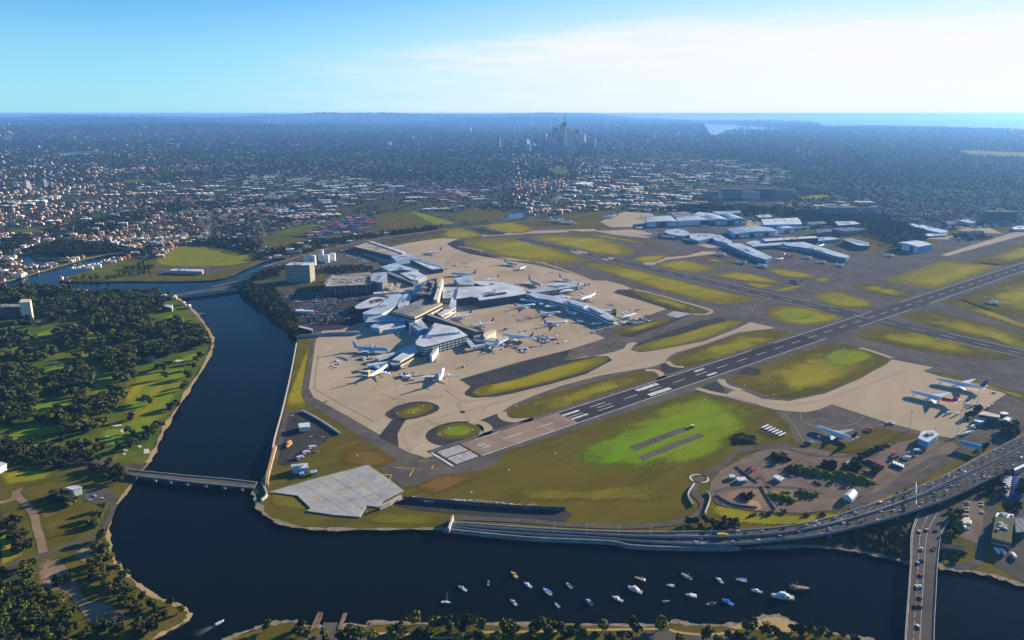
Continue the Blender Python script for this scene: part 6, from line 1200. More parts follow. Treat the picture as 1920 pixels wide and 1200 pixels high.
for x, y, h, v, z in singles:
    bush = v >= 7; root = empty('bush' if bush else 'tree', (x, y, 0), random.uniform(0, 6.28)); s = h/10*(1.9 if bush else 1); k2 = 1.3 if z == 'golf' else 1.05; root.scale = (s*k2*random.uniform(0.85, 1.3), s*k2*random.uniform(0.85, 1.3), s)
    obj('crown', VAR[v][0], root); obj('trunk', VAR[v][1], root); zn, ws = WHERE[z]; wt = min(ws, key=lambda q: (q[0].x-x)**2+(q[0].y-y)**2)[1]
    lb = '%s%s %s of the %s, %s' % ('tall ' if h > 14 else 'small ' if h < 8 and not bush else '', LOOK[v], 'bush' if bush else 'tree', zn, wt); tag(root, lb, 'bush' if bush else 'tree', lb)
def scatter(name, pts, rz, sc, idx, protos, label):
    """many copies of a few meshes as ONE object (geometry nodes), for what nobody could count"""
    col = bpy.data.collections.new(name+'_kinds')
    for i, me_list in enumerate(protos):
        o = bpy.data.objects.new('%s_kind_%02d' % (name, i), me_list); col.objects.link(o)
    me = bpy.data.meshes.new(name); me.vertices.add(len(pts)); me.vertices.foreach_set('co', np.asarray(pts, np.float32).ravel())
    for nm, ty, dat in (('rz', 'FLOAT', rz), ('sc', 'FLOAT', sc), ('idx', 'INT', idx)):
        a = me.attributes.new(nm, ty, 'POINT'); a.data.foreach_set('value', np.asarray(dat, np.int32 if ty == 'INT' else np.float32))
    o = obj(name, me); ng = bpy.data.node_groups.new(name, 'GeometryNodeTree'); L = ng.links.new
    ng.interface.new_socket('Geometry', in_out='INPUT', socket_type='NodeSocketGeometry'); ng.interface.new_socket('Geometry', in_out='OUTPUT', socket_type='NodeSocketGeometry')
    gi = ng.nodes.new('NodeGroupInput'); go = ng.nodes.new('NodeGroupOutput'); ip = ng.nodes.new('GeometryNodeInstanceOnPoints'); ci = ng.nodes.new('GeometryNodeCollectionInfo')
    ci.inputs['Collection'].default_value = col; ci.inputs['Separate Children'].default_value = True; ci.inputs['Reset Children'].default_value = True
    def attr(nm, ty): n = ng.nodes.new('GeometryNodeInputNamedAttribute'); n.data_type = ty; n.inputs['Name'].default_value = nm; return n.outputs['Attribute']
    cx = ng.nodes.new('ShaderNodeCombineXYZ'); L(attr('rz', 'FLOAT'), cx.inputs['Z'])
    L(gi.outputs[0], ip.inputs['Points']); L(ci.outputs[0], ip.inputs['Instance']); ip.inputs['Pick Instance'].default_value = True; L(attr('idx', 'INT'), ip.inputs['Instance Index']); L(cx.outputs[0], ip.inputs['Rotation']); L(attr('sc', 'FLOAT'), ip.inputs['Scale']); L(ip.outputs[0], go.inputs[0])
    md = o.modifiers.new('scatter', 'NODES'); md.node_group = ng
    return tag(o, label, None, None, 'stuff')
def tree_proto(i):
    """crown and trunk in one mesh for the scattered trees"""
    c, t = VAR[i]; vs = [tuple(v.co) for v in c.vertices]; fs = [tuple(p.vertices) for p in c.polygons]; b = len(vs); n = len(fs)
    vs += [tuple(v.co) for v in t.vertices]; fs += [tuple(b+k for k in p.vertices) for p in t.polygons]
    return mesh('tree_kind', vs, fs, [c.materials[0], M['bark']], [0]*n+[1]*(len(fs)-n))
PROTO = [tree_proto(i) for i in range(len(VAR))]
scatter('woodland', [(t[0], t[1], 0) for t in others], [random.uniform(0, 6.28) for _ in others], [t[2]/10*(1.9 if t[3] >= 7 else 1.2) for t in others], [t[3] for t in others], PROTO, 'groves and tree belts farther off')
# ------------------------------------------------------------------ the city
M['house_roof'] = mat('house_roofs', (0.3, 0.1, 0.06), rand=[(0.30, 0.10, 0.05), (0.46, 0.42, 0.35), (0.25, 0.09, 0.05), (0.58, 0.56, 0.52), (0.20, 0.20, 0.20), (0.38, 0.20, 0.11), (0.14, 0.135, 0.135), (0.34, 0.13, 0.07)])
M['house_wall'] = mat('house_walls', (0.6, 0.5, 0.4), rand=[(0.66, 0.55, 0.40), (0.68, 0.62, 0.52), (0.42, 0.22, 0.13), (0.62, 0.50, 0.34), (0.50, 0.32, 0.20), (0.64, 0.57, 0.45)])
M['shed_roof'] = mat('shed_roofs', (0.6, 0.6, 0.6), rand=[(0.60, 0.58, 0.54), (0.40, 0.39, 0.37), (0.52, 0.44, 0.34), (0.66, 0.64, 0.60), (0.24, 0.25, 0.27), (0.38, 0.42, 0.46), (0.34, 0.24, 0.17)])  # the blue-grey entry stands in for shaded roof faces
def house_mesh(w, d, h, rise, hip):
    b = MB(); b.prism([(-w/2, -d/2), (w/2, -d/2), (w/2, d/2), (-w/2, d/2)], 0, h, 1, 1); o = 0.5; z = h-0.1
    k = w*0.28 if hip else 0; e = [(-w/2-o, -d/2-o, z), (w/2+o, -d/2-o, z), (w/2+o, d/2+o, z), (-w/2-o, d/2+o, z), (-w/2-o+k, 0, h+rise), (w/2+o-k, 0, h+rise)]
    b.add(e, [(0, 1, 5, 4), (2, 3, 4, 5), (1, 2, 5), (3, 0, 4)], 0)
    b.box(w*0.2, w*0.2+0.9, -0.6, 0.3, h+rise*0.4, h+rise+0.8, 1); return b.mesh('house_kind', [M['house_roof'], M['house_wall']])
HOUSES = [house_mesh(14, 10, 4, 2.6, True), house_mesh(16, 9, 6.5, 2.2, True), house_mesh(12, 11, 4, 3, False), house_mesh(20, 12, 7, 2, True)]
b = MB(); b.prism([(-12, -8), (12, -8), (12, 8), (-12, 8)], 0, 13, 1, 1); b.box(-12.4, 12.4, -8.4, 8.4, 13, 13.8, 1)
for f in range(4): b.box(-12.1, 12.1, -8.1, 8.1, 1.2+f*3.1, 2.4+f*3.1, 2)
b.box(-3, 2, -2, 3, 13.8, 16, 1); FLATS = b.mesh('flats_kind', [M['house_roof'], M['house_wall'], M['glass']])
def shed_mesh(w, d, h, rise):
    b = MB(); b.prism([(-w/2, -d/2), (w/2, -d/2), (w/2, d/2), (-w/2, d/2)], 0, h, 1, 1); n = max(1, int(w/22))
    for i in range(n):
        x0 = -w/2+w*i/n; x1 = -w/2+w*(i+1)/n; xm = (x0+x1)/2; b.add([(x0, -d/2-0.4, h), (xm, -d/2-0.4, h+rise), (x1, -d/2-0.4, h), (x0, d/2+0.4, h), (xm, d/2+0.4, h+rise), (x1, d/2+0.4, h)], [(0, 1, 4, 3), (1, 2, 5, 4), (0, 2, 1), (3, 4, 5)], 0)
    for i in range(3): b.box(-w/2+w*(i+0.25)/3, -w/2+w*(i+0.6)/3, -d/2-0.25, -d/2+0.1, 0, h*0.7, 2)
    return b.mesh('shed_kind', [M['shed_roof'], M['house_wall'], M['dark_wall']])
SHEDS = [shed_mesh(46, 30, 8, 2), shed_mesh(80, 44, 9, 2.4), shed_mesh(34, 22, 7, 1.6), shed_mesh(60, 26, 8, 2)]
KEEP_OUT = [w for w in water_polys]+[PX([(440,548),(480,520),(520,498),(600,478),(660,470),(640,520),(610,630),(556,645),(500,592)])]+[PX(AIRPORT), PX(GOLF), PX(PARK_L), PX(NEAR)]+[PX(p) for p in (
    [(118,526),(125,520),(185,501),(240,484),(300,484),(345,458),(400,456),(470,474),(500,484),(474,496),(430,518),(400,526),(233,530)], [(700,405),(740,398),(775,394),(860,400),(900,390),(955,398),(940,412),(880,417),(830,428),(720,436)], [(500,440),(560,422),(605,420),(590,436),(585,452),(540,462),(490,464)], [(20,432),(60,427),(108,428),(100,436),(60,440),(30,439)], [(225,340),(250,337),(280,338),(275,343),(240,344)], [(1028,320),(1050,314),(1072,320),(1060,327),(1040,328)], [(1505,370),(1530,366),(1558,367),(1550,372),(1515,373)], [(1800,284),(1820,282),(1990,290),(1990,296),(1880,294),(1815,291)],
    [(400,545),(470,515),(540,485),(700,445),(830,424),(1000,405),(1100,400),(1100,412),(1000,420),(830,440),(600,500),(500,540)], [(45,485),(60,470),(115,452),(225,460),(245,474),(200,480),(115,486)], [(1440,398),(1560,393),(1660,403),(1740,425),(1740,455),(1640,445),(1500,417)], [(560,445),(600,420),(640,405),(720,405),(720,432),(620,450)], [(1770,1060),(1690,1000),(1720,950),(1990,830),(1990,1110)], [(1310,350),(1460,350),(1490,375),(1400,400),(1330,395)])]
def blocked(x, y):
    r = np.zeros(x.shape, bool)
    for w in KEEP_OUT: r |= inside(x, y, w)
    return r
IND = [PX(p) for p in ([(420,332),(640,330),(770,352),(700,384),(480,374),(330,366),(200,372),(200,360)], [(85,418),(160,410),(245,386),(256,396),(160,428)], [(0,380),(80,370),(200,362),(200,372),(80,385),(0,395)], [(520,395),(640,378),(780,360),(930,352),(920,385),(820,398),(700,400),(600,412),(540,420)], [(985,392),(1060,350),(1130,315),(1300,296),(1420,305),(1500,330),(1330,385),(1180,395),(1080,402)], [(1500,385),(1600,378),(1660,390),(1560,395)], [(1090,290),(1250,285),(1330,292),(1200,305),(1090,305)])]
def wedge(r0, r1, spacing, seed):
    rr = np.random.default_rng(seed); gx, gy = np.meshgrid(np.arange(-r1*0.72, r1*0.72, spacing), np.arange(r0*0.75, r1, spacing)); gx = gx.ravel(); gy = gy.ravel()
    a = np.hypot(gx, gy); k = (a > r0) & (a < r1) & (np.abs(gx) < gy*0.73+60); gx, gy = gx[k], gy[k]
    return gx+rr.uniform(-0.38, 0.38, gx.shape)*spacing, gy+rr.uniform(-0.38, 0.38, gy.shape)*spacing, rr
def field(x, y, s):
    """smooth pseudo noise used for the mix of houses and trees"""
    return np.sin(x/s+1.3*np.sin(y/s*0.7))+np.sin(y/s*1.1+1.7*np.sin(x/s*0.6+2))
def street_uv(x, y):
    rot = np.where(x < 0, 0.35, -0.25); return x*np.cos(rot)+y*np.sin(rot), -x*np.sin(rot)+y*np.cos(rot)
def on_street(x, y):
    u_, v_ = street_uv(x, y); return (np.abs((u_ % 190)-95) < 9) | (np.abs((v_ % 74)-37) < 8)
hp, tp, sp_ = [], [], []
for bi, (r0, r1, sp) in enumerate(((1500, 3200, 19), (3200, 5000, 25), (5000, 7500, 36), (7500, 11000, 56), (11000, 17000, 95), (17000, 30000, 170), (30000, 55000, 330))):
    x, y, rr = wedge(r0, r1, sp, 100+bi); k = ~blocked(x, y)
    if bi < 2: k &= ~on_street(x, y)
    x, y = x[k], y[k]
    ind = np.zeros(x.shape, bool)
    for w in IND: ind |= inside(x, y, w)
    g = field(x, y, 260)+0.5*field(x, y, 70); u = rr.random(x.shape)
    right = np.clip((x/y-0.18)*3.0, 0, 1)                    # leafier towards the coast
    base = (0.56, 0.38, 0.20, 0.09, 0.05, 0.03, 0.02)[bi]
    ph = np.clip(base*(1+0.4*g)-0.12*right, 0.015, 0.75)
    isH = (u < ph) & ~ind; isT = (~isH) & (~ind | (u < 0.34)); big = sp/19
    zz = np.array([hill(a, c) for a, c in zip(x, y)]) if bi >= 3 else np.zeros(x.shape)
    gridrot = np.where(x < 0, 0.35, -0.25)+0.0*x
    for m_, lst in ((isH, hp), (isT, tp)):
        n = int(m_.sum()); lst.append(np.stack([x[m_], y[m_], zz[m_], gridrot[m_]+rr.integers(0, 2, n)*math.pi/2, rr.uniform(0.85, 1.25, n)*(1+(big-1)*0.55), rr.random(n)], 1))
    if bi < 3:
        q = ind & (u > 0.34); step = 2 if bi == 0 else 1
        xs, ys = x[q], y[q]; n = len(xs); pick = rr.random(n) < (19/62)**2*(1.9, 1.5, 0.8)[bi]*(sp/19)**2*(0.6+0.35*np.clip(g[q], -1, 1)); sp_.append(np.stack([xs[pick], ys[pick], xs[pick]*0, gridrot[q][pick], rr.uniform(0.75, 1.2, pick.sum()), rr.random(pick.sum())], 1))
hp = np.concatenate(hp); tp = np.concatenate(tp); sp_ = np.concatenate(sp_)
# streets between the blocks of houses
sv, sf = [], []
for sgn, rot in ((-1, 0.35), (1, -0.25)):
    cs, sn = math.cos(rot), math.sin(rot)
    for axis, per, wd in ((0, 190, 5.0), (1, 74, 3.6)):
        uu, vv = np.meshgrid(np.arange(-6500, 6500, per if axis == 0 else 37), np.arange(-2500, 7500, 37 if axis == 0 else per)); uu = uu.ravel()+(95 if axis == 0 else 0); vv = vv.ravel()+(37 if axis == 1 else 0)
        uu = uu-(uu % per-95) if axis == 0 else uu; vv = vv-(vv % per-37) if axis == 1 else vv
        x = uu*cs-vv*sn; y = uu*sn+vv*cs; r_ = np.hypot(x, y); m_ = (r_ > 1500) & (r_ < 5000) & (np.abs(x) < y*0.73) & (x*sgn > 20); x, y = x[m_], y[m_]; m_ = ~blocked(x, y)
        for w in IND: m_ &= ~inside(x, y, w)
        for a, c in zip(x[m_], y[m_]):
            d1 = (-sn*18.6, cs*18.6) if axis == 0 else (cs*18.6, sn*18.6); d2 = (cs*wd, sn*wd) if axis == 0 else (-sn*wd, cs*wd); q0 = len(sv); z_ = 0.05+0.03*axis
            sv += [(a-d1[0]-d2[0], c-d1[1]-d2[1], z_), (a+d1[0]-d2[0], c+d1[1]-d2[1], z_), (a+d1[0]+d2[0], c+d1[1]+d2[1], z_), (a-d1[0]+d2[0], c-d1[1]+d2[1], z_)]; sf.append((q0, q0+1, q0+2, q0+3))
tag(obj('suburb_streets', mesh('suburb_streets', sv, sf, mat('street_asphalt', (0.17, 0.15, 0.13), (0.12, 0.11, 0.10), 0.02))), 'grid of suburban streets', None, None, 'structure')
# warehouses: each its own object; those past the limit become one mass
RC = [('white', mat('roof_white', (0.74, 0.71, 0.65), (0.58, 0.56, 0.52), 0.05)), ('grey', mat('roof_grey', (0.28, 0.29, 0.31), (0.22, 0.23, 0.25), 0.05)), ('tan', mat('roof_tan', (0.66, 0.54, 0.39), (0.54, 0.44, 0.32), 0.05)), ('brown', mat('roof_brown', (0.42, 0.28, 0.18), (0.34, 0.22, 0.15), 0.05)), ('shaded blue', mat('roof_shade_blue', (0.34, 0.42, 0.50), (0.28, 0.35, 0.42), 0.05))]  # last, blue-grey tone is the shade of roof faces painted in
ZN = ['in the busy belt beyond the island park', 'in the row of long sheds across the river', 'in the belt at the far left', 'beside the container yards', 'between the airport lake and the city', 'beyond the portal frame', 'below the skyline']
SZ = ['medium', 'very large', 'small', 'long']
order = np.argsort(np.hypot(sp_[:, 0], sp_[:, 1])); placed = []; rest = []; cell = {}
for i in order:
    x, y, z, rz, s, u = sp_[i]; cx_, cy_ = int(x//60), int(y//60)
    if any(abs(x-a)+abs(y-c) < 58 for p in (-1, 0, 1) for q in (-1, 0, 1) for a, c in cell.get((cx_+p, cy_+q), ())): continue
    cell.setdefault((cx_, cy_), []).append((x, y))
    if len(placed) >= 290: rest.append(i); continue
    placed.append((x, y)); k = int(u*4); o = obj('warehouse', SHEDS[k], None, (x, y, 0), rz, (s, s, s)); zi = [j for j, w in enumerate(IND) if inside(np.array([x]), np.array([y]), w)[0]]; c = random.choices(range(5), (5, 2, 4, 1, 2))[0]
    o.material_slots[0].link = 'OBJECT'; o.material_slots[0].material = RC[c][1]; lb = '%s %s roofed warehouse %s' % (SZ[k], RC[c][0], ZN[zi[0] if zi else 0]); tag(o, lb, 'warehouse', lb.replace('warehouse', 'warehouses'))
q = sp_[rest]; scatter('factory_roofs', q[:, :3], q[:, 3], q[:, 4], (q[:, 5]*4).astype(int), SHEDS, 'far industrial roofs too many to count')
d = np.hypot(hp[:, 0], hp[:, 1]); hp = hp[np.argsort(d)]
def pick_h(u): return np.where(u < 0.97, (u*4.1).astype(int) % 4, 4)
HR = [('terracotta', mat('tiles_terracotta', (0.36, 0.12, 0.06), (0.28, 0.10, 0.06), 0.2)), ('cream', mat('tiles_cream', (0.60, 0.53, 0.42), (0.52, 0.46, 0.37), 0.2)), ('grey', mat('tiles_grey', (0.27, 0.27, 0.27), (0.2, 0.2, 0.21), 0.2)), ('white', mat('sheet_white', (0.72, 0.71, 0.68), (0.62, 0.61, 0.59), 0.2))]
HS = ['hipped', 'two storey', 'gabled', 'wide']
vis = np.array([visible(q[0], q[1], 5) for q in hp[:1500]]); first = np.where(vis)[0][:300]; is1 = np.zeros(len(hp), bool); is1[first] = True
for q in hp[is1]:
    k = int(pick_h(np.array([q[5]]))[0]); o = obj('house', (HOUSES+[FLATS])[k], None, (q[0], q[1], q[2]), q[3], (q[4],)*3); c = random.choices(range(4), (5, 3, 2, 2))[0]; o.material_slots[0].link = 'OBJECT'; o.material_slots[0].material = HR[c][1]
    px = 960+q[0]/q[1]*1475; where = 'west of the northern channel' if px < 130 else 'behind the north bank trees' if px < 320 else 'behind the playing field' if px < 520 else 'beyond the railway'
    lb = '%s house with %s roof %s' % (HS[k], HR[c][0], where) if k < 4 else 'small block of flats %s' % where
    tag(o, lb, 'house' if k < 4 else 'flats', lb.replace('house', 'houses'))
hp = np.concatenate([hp[is1], hp[~is1]])
near_ = np.hypot(hp[300:, 0], hp[300:, 1]) < 4200
scatter('suburb_houses', hp[300:, :3], hp[300:, 3], hp[300:, 4], np.where(near_, pick_h(hp[300:, 5]), (hp[300:, 5]*8).astype(int) % 3), HOUSES+[FLATS], 'endless roofs of the suburbs up to the horizon')
scatter('suburb_trees', tp[:, :3], tp[:, 5]*6.28, tp[:, 4]*np.where(tp[:, 5] < 0.5, 1.15, 0.9), (tp[:, 5]*97).astype(int) % 4, PROTO[:4], 'dark trees between the suburban roofs')
# containers beside the railway: each its own object
CC = [paint('container_red', (0.58, 0.09, 0.025)), paint('container_blue', (0.05, 0.13, 0.34)), paint('container_grey', (0.45, 0.46, 0.48)), paint('container_orange', (0.62, 0.2, 0.06)), paint('container_teal', (0.05, 0.22, 0.24)), paint('container_white', (0.68, 0.68, 0.66))]
CN = ['red', 'blue', 'grey', 'orange', 'teal', 'white']
def container_mesh():
    b = MB(); b.box(-6.1, 6.1, -1.22, 1.22, 0, 2.6)
    for i in range(12): x = -5.6+i*1.02; b.box(x, x+0.45, -1.3, 1.3, 0.15, 2.45)
    for sx in (-6.0, 5.8): b.box(sx, sx+0.2, -1.32, 1.32, 0, 2.64)
    return b.mesh('container', [CC[0]])
CM = container_mesh()
def yard(poly, spx, spy, rot, n, cols, where, maxh, sc):
    w = PX(poly); c = sum(w, Vector())/len(w); cells = []
    for i in range(-30, 30):
        for j in range(-60, 60):
            x = c.x+i*spx*math.cos(rot)-j*spy*math.sin(rot); y = c.y+i*spx*math.sin(rot)+j*spy*math.cos(rot)
            if inside(np.array([x]), np.array([y]), w)[0]: cells.append((x, y))
    random.shuffle(cells); cnt = 0
    for x, y in cells:
        for l in range(random.randint(1, maxh)):
            if cnt >= n: return
            o = obj('shipping_container', CM, None, (x, y, l*2.7*sc[2]), rot, sc); k = random.choice(cols); o.material_slots[0].link = 'OBJECT'; o.material_slots[0].material = CC[k]
            lv_ = 'bottom of its stack' if l == 0 else 'raised in its stack'; tag(o, '%s shipping container %s, %s' % (CN[k], where, lv_), 'container', '%s containers %s, %s' % (CN[k], where, lv_)); cnt += 1
yard([(568,446),(590,434),(640,415),(690,405),(705,425),(690,432),(640,440),(590,449)], 34, 14, R(22), 200, [0, 0, 3, 1, 1, 2, 4, 5, 3], 'in the yard beside the railway', 4, (2.0, 3.6, 1.4))
yard([(790,374),(860,358),(905,354),(905,366),(850,376),(800,382)], 40, 22, R(20), 90, [0, 0, 0, 3, 2], 'in the farther red yard', 4, (2.2, 3.6, 1.6))
# ------------------------------------------------------------------ skyline
TM = [mat('tower_glass', (0.10, 0.14, 0.20), (0.16, 0.20, 0.26), 0.02, rough=0.25, spec=0.5), mat('tower_stone', (0.42, 0.38, 0.34), (0.32, 0.30, 0.28), 0.03), mat('tower_white', (0.42, 0.42, 0.42), (0.33, 0.33, 0.34), 0.03), mat('tower_brown', (0.25, 0.18, 0.14), (0.2, 0.15, 0.12), 0.03)]
def tower(x, yb, w, ht, k, lb, grp, yaw=0):
    c = P(x, yb); c.z = hill(c.x, c.y)-1; root = empty('skyscraper', c, yaw); dpt = w*random.uniform(0.7, 1.0); fh = 18 if ht > 60 else 12
    b = MB(); b.box(-w/2, w/2, -dpt/2, dpt/2, 0, ht); n = int(ht/fh)
    for i in range(n): b.box(-w/2-0.5, w/2+0.5, -dpt/2-0.5, dpt/2+0.5, i*fh+fh*0.55, i*fh+fh*0.8)
    b.build('shaft', TM[k], root); b = MB(); s = random.uniform(0.4, 0.75); b.box(-w/2*s, w/2*s, -dpt/2*s, dpt/2*s, ht, ht+random.uniform(4, 16)); b.build('top', TM[k], root)
    if random.random() < 0.25: b = MB(); b.box(-1, 1, -1, 1, ht, ht+random.uniform(25, 45)); b.build('mast', TM[2], root)
    tag(root, lb, 'skyscraper', grp)
for i in range(84):
    x = random.gauss(1054, 62); x = min(1165, max(935, x)); yb = random.uniform(273, 287); core = math.exp(-((x-1055)/38)**2)
    ht = random.uniform(55, 130)+core*random.uniform(0, 130)
    lb = 'tall hazy tower in the core of the city skyline' if ht > 180 else 'middling hazy tower of the city skyline' if ht > 115 else 'low hazy block at the foot of the city skyline'
    tower(x, yb, random.uniform(30, 48), ht, random.choice([0, 0, 1, 2, 2, 3]), lb, lb.replace('tower', 'towers'), random.uniform(-0.5, 0.5))
tower(1052.5, 282, 42, 300, 1, 'tallest sunlit slab in the city skyline', None, 0.5)
tower(1041, 282, 55, 260, 0, 'dark broad tower left of the observation tower', None, 0.3); tower(1080, 283, 46, 240, 0, 'dark pointed tower right of the observation tower', None, 0.2); tower(1073, 284, 30, 185, 2, 'pale thin tower beside the dark pointed one', None, 0.4)
c = P(1058, 283); root = empty('observation_tower', c); root.scale = (1.18,)*3; b = MB(); b.tube([(0, 0, 0), (0, 0, 250)], [12, 10], 10); b.build('shaft', TM[1], root)
b = MB(); b.tube([(0, 0, 238), (0, 0, 250), (0, 0, 268), (0, 0, 280)], [9, 24, 24, 10], 14); b.build('turret', TM[3], root); b = MB(); b.tube([(0, 0, 280), (0, 0, 345)], [7, 3], 8); b.build('spire', TM[2], root); tag(root, 'slender observation tower with a turret and spire in the skyline', 'tower')
for x0, x1, y0, y1, n, lb in ((860, 885, 243, 252, 9, 'hazy tower in the cluster left of the main skyline'), (1345, 1440, 248, 256, 14, 'hazy tower on the ridge right of the harbour'), (495, 530, 232, 238, 9, 'faint tower in the cluster near the horizon at left'), (1190, 1300, 254, 264, 16, 'hazy tower between skyline and harbour'), (1490, 1530, 286, 296, 8, 'low hazy block in the eastern suburbs'), (1700, 1780, 256, 262, 8, 'faint block on the coastal ridge'), (20, 90, 352, 360, 3, 'sunlit apartment block far left'), (700, 800, 262, 275, 6, 'pale block in the hazy middle distance')):
    for i in range(n):
        yb = random.uniform(y0, y1); dist = P(x0, yb).length; tower(random.uniform(x0, x1), yb, random.uniform(22, 36), random.uniform(0.35, 1.0)*dist*0.0075+14, random.choice([0, 1, 2, 2]), lb, lb.replace('tower', 'towers').replace('block', 'blocks'), random.uniform(-0.5, 0.5))
tower(789, 268, 40, 90, 3, 'lone brown red tower in the hazy middle distance', None, 0)
# ------------------------------------------------------------------ boats
def boat(pos, bow, L, label, hull=PW, top=PW, kind='cruiser', deckm=None):
    """moored boat: hull (> deck), cabin (> windscreen), mast or canopy as the kind asks; bow gives the pixel the bow points at"""
    a = P(*pos, WATER_Z); c = P(*bow, WATER_Z); d = c-a; L *= 0.92; root = empty('moored_boat', a, math.atan2(d.y, d.x)); w = L*0.33
    st = [(-0.5, 0.42, 0.0), (-0.2, 0.5, 0.0), (0.15, 0.46, 0.02), (0.38, 0.25, 0.06), (0.5, 0.02, 0.1)]; vs = []; fs = []; fb = L*0.11
    for x, k, r in st: vs += [(x*L, -k*w, fb*(1+r*4)), (x*L*0.98, -k*w*0.7, -0.3), (x*L*0.98, k*w*0.7, -0.3), (x*L, k*w, fb*(1+r*4))]
    for i in range(4):
        q = 4*i; fs += [(q, q+4, q+5, q+1), (q+1, q+5, q+6, q+2), (q+2, q+6, q+7, q+3)]
    fs += [(0, 1, 2, 3), (16, 19, 18, 17)]; hl = obj('hull', mesh('hull', vs, fs, hull), root)
    dv = [(x*L*0.97, -k*w*0.9, fb*(1+r*4)-0.12) for x, k, r in st]+[(x*L*0.97, k*w*0.9, fb*(1+r*4)-0.12) for x, k, r in st]
    obj('deck', mesh('deck', dv, [(i, i+1, 6+i, 5+i) for i in range(4)], deckm or M['pale_concrete']), hl)
    def cab(x0, x1, k, z0, z1, m, nm='cabin'):
        b = MB(); yy = k*w; b.add([(x0*L, -yy, z0), (x1*L, -yy*0.8, z0), (x1*L, yy*0.8, z0), (x0*L, yy, z0), (x0*L+0.1*L*0.3, -yy*0.85, z1), (x1*L-0.08*L, -yy*0.6, z1), (x1*L-0.08*L, yy*0.6, z1), (x0*L+0.03*L, yy*0.85, z1)], [(0, 1, 5, 4), (1, 2, 6, 5), (2, 3, 7, 6), (3, 0, 4, 7), (4, 5, 6, 7)]); return b.build(nm, m, root)
    if kind == 'cruiser':
        cb = cab(-0.15, 0.3, 0.36, fb*0.9, fb*1.9, top); b = MB(); b.add([(0.285*L, -w*0.24, fb*1.25), (0.285*L, w*0.24, fb*1.25), (0.235*L, w*0.2, fb*1.8), (0.235*L, -w*0.2, fb*1.8)], [(0, 1, 2, 3)]); b.build('windscreen', M['glass'], cb)
        b = MB(); b.beam((-0.1*L, 0, fb*2.3), (0.06*L, 0, fb*2.3), w*0.6, 0.25); b.beam((-0.08*L, 0, fb*1.8), (-0.08*L, 0, fb*2.3), 0.2, 0.2); b.build('flybridge', top, root)
    elif kind == 'canopy':
        cab(0.0, 0.32, 0.34, fb*0.9, fb*1.7, PW); b = MB(); b.beam((-0.45*L, 0, fb*2.0), (0.1*L, 0, fb*2.0), w*0.82, 0.3); b.beam((-0.42*L, 0, fb*0.8), (-0.42*L, 0, fb*2.0), 0.15, 0.15); b.build('canopy', top, root)
    elif kind == 'open':
        b = MB()
        for x in (-0.3, -0.05): b.box(x*L-0.35, x*L+0.35, -w*0.36, w*0.36, fb*0.7, fb*1.05)
        b.build('seats', top, root); b = MB(); b.box(-0.55*L, -0.48*L, -0.3, 0.3, 0, fb*1.5); b.build('outboard', M['gear'], root)
    elif kind == 'sail':
        cab(-0.12, 0.22, 0.26, fb*0.9, fb*1.4, top); b = MB(); b.tube([(0.08*L, 0, fb), (0.08*L, 0, L*1.25)], 0.12, 6); b.build('mast', M['steel'], root); b = MB(); b.tube([(0.08*L, 0, fb*2.2), (-0.38*L, 0, fb*2.1)], 0.16, 6); b.build('boom', M['steel'], root)
    elif kind == 'ferry':
        cab(-0.3, 0.28, 0.4, fb*0.9, fb*1.8, top); cab(-0.15, 0.2, 0.3, fb*1.8, fb*2.6, PW, 'upper_cabin')
        for x in (-0.2, 0.0, 0.15): b = MB(); b.box(x*L-0.5, x*L+0.5, -w*0.41, w*0.41, fb*1.2, fb*1.6); b.build('cabin_window', M['glass'], root)
        b = MB(); b.tube([(-0.05*L, 0, fb*2.6), (-0.05*L, 0, fb*4)], 0.15, 6); b.build('mast', M['steel'], root)
    elif kind == 'barge':
        cab(-0.44, -0.22, 0.36, fb*0.9, fb*2.0, top); b = MB(); b.box(-0.15*L, 0.3*L, -w*0.34, w*0.34, fb*0.9, fb*1.25); b.build('hatch', M['brown_wall'], root); b = MB(); b.tube([(-0.18*L, 0, fb), (-0.18*L, 0, fb*4.2)], 0.18, 6); b.build('mast', M['steel'], root)
    tag(root, label, 'boat', 'boats moored on the dark river'); return root
CY = paint('boat_yellow', (0.66, 0.42, 0.05)); CBL = paint('boat_blue', (0.04, 0.20, 0.62)); CBR = paint('boat_brown', (0.17, 0.10, 0.06)); CDK = paint('boat_dark_top', (0.05, 0.05, 0.06)); CTE = paint('boat_teal_top', (0.25, 0.48, 0.55))
dv_ = (-8, -4.2)
def bt(x, y, L, lb, dx=-8, dy=-4.2, **k): boat((x, y), (x+dx, y+dy), L, lb, **k)
bt(837, 1130.5, 10, 'white sailing boat with a tall mast, first of the moored boats from the ramp', 9, 0.6, kind='sail')
bt(867, 1104.5, 11, 'white cruiser just above the sailing boat', kind='cruiser', top=CTE)
bt(916, 1094, 8, 'small white boat with a dark canopy pointing up the river', 0.5, -8, kind='canopy', top=CDK)
bt(964, 1079, 12, 'yellow decked boat, highest of the moored boats', -6, -5.5, kind='cruiser', top=CY, deckm=CY)
bt(989.5, 1098, 11, 'white cruiser right of the yellow decked boat', -8, -5, kind='cruiser')
bt(1026, 1111, 13, 'white hulled boat under a long blue canopy', -8, -6, kind='canopy', top=CBL)
bt(1067, 1099, 10, 'white motorboat with a dark cockpit above the blue canopy boat', -7, -6, kind='canopy', top=CDK)
bt(963, 1131, 11, 'white cruiser with grey sides in the lower row', -7, -6.5, kind='cruiser', top=PGR)
bt(1045, 1136, 9, 'open white boat, lowest of the moored boats', -6, -6.5, kind='open', top=CBL)
bt(1104, 1130, 12, 'white boat with a navy stern in the lower row', -7, -6.5, kind='cruiser', top=PGR, deckm=PNB)
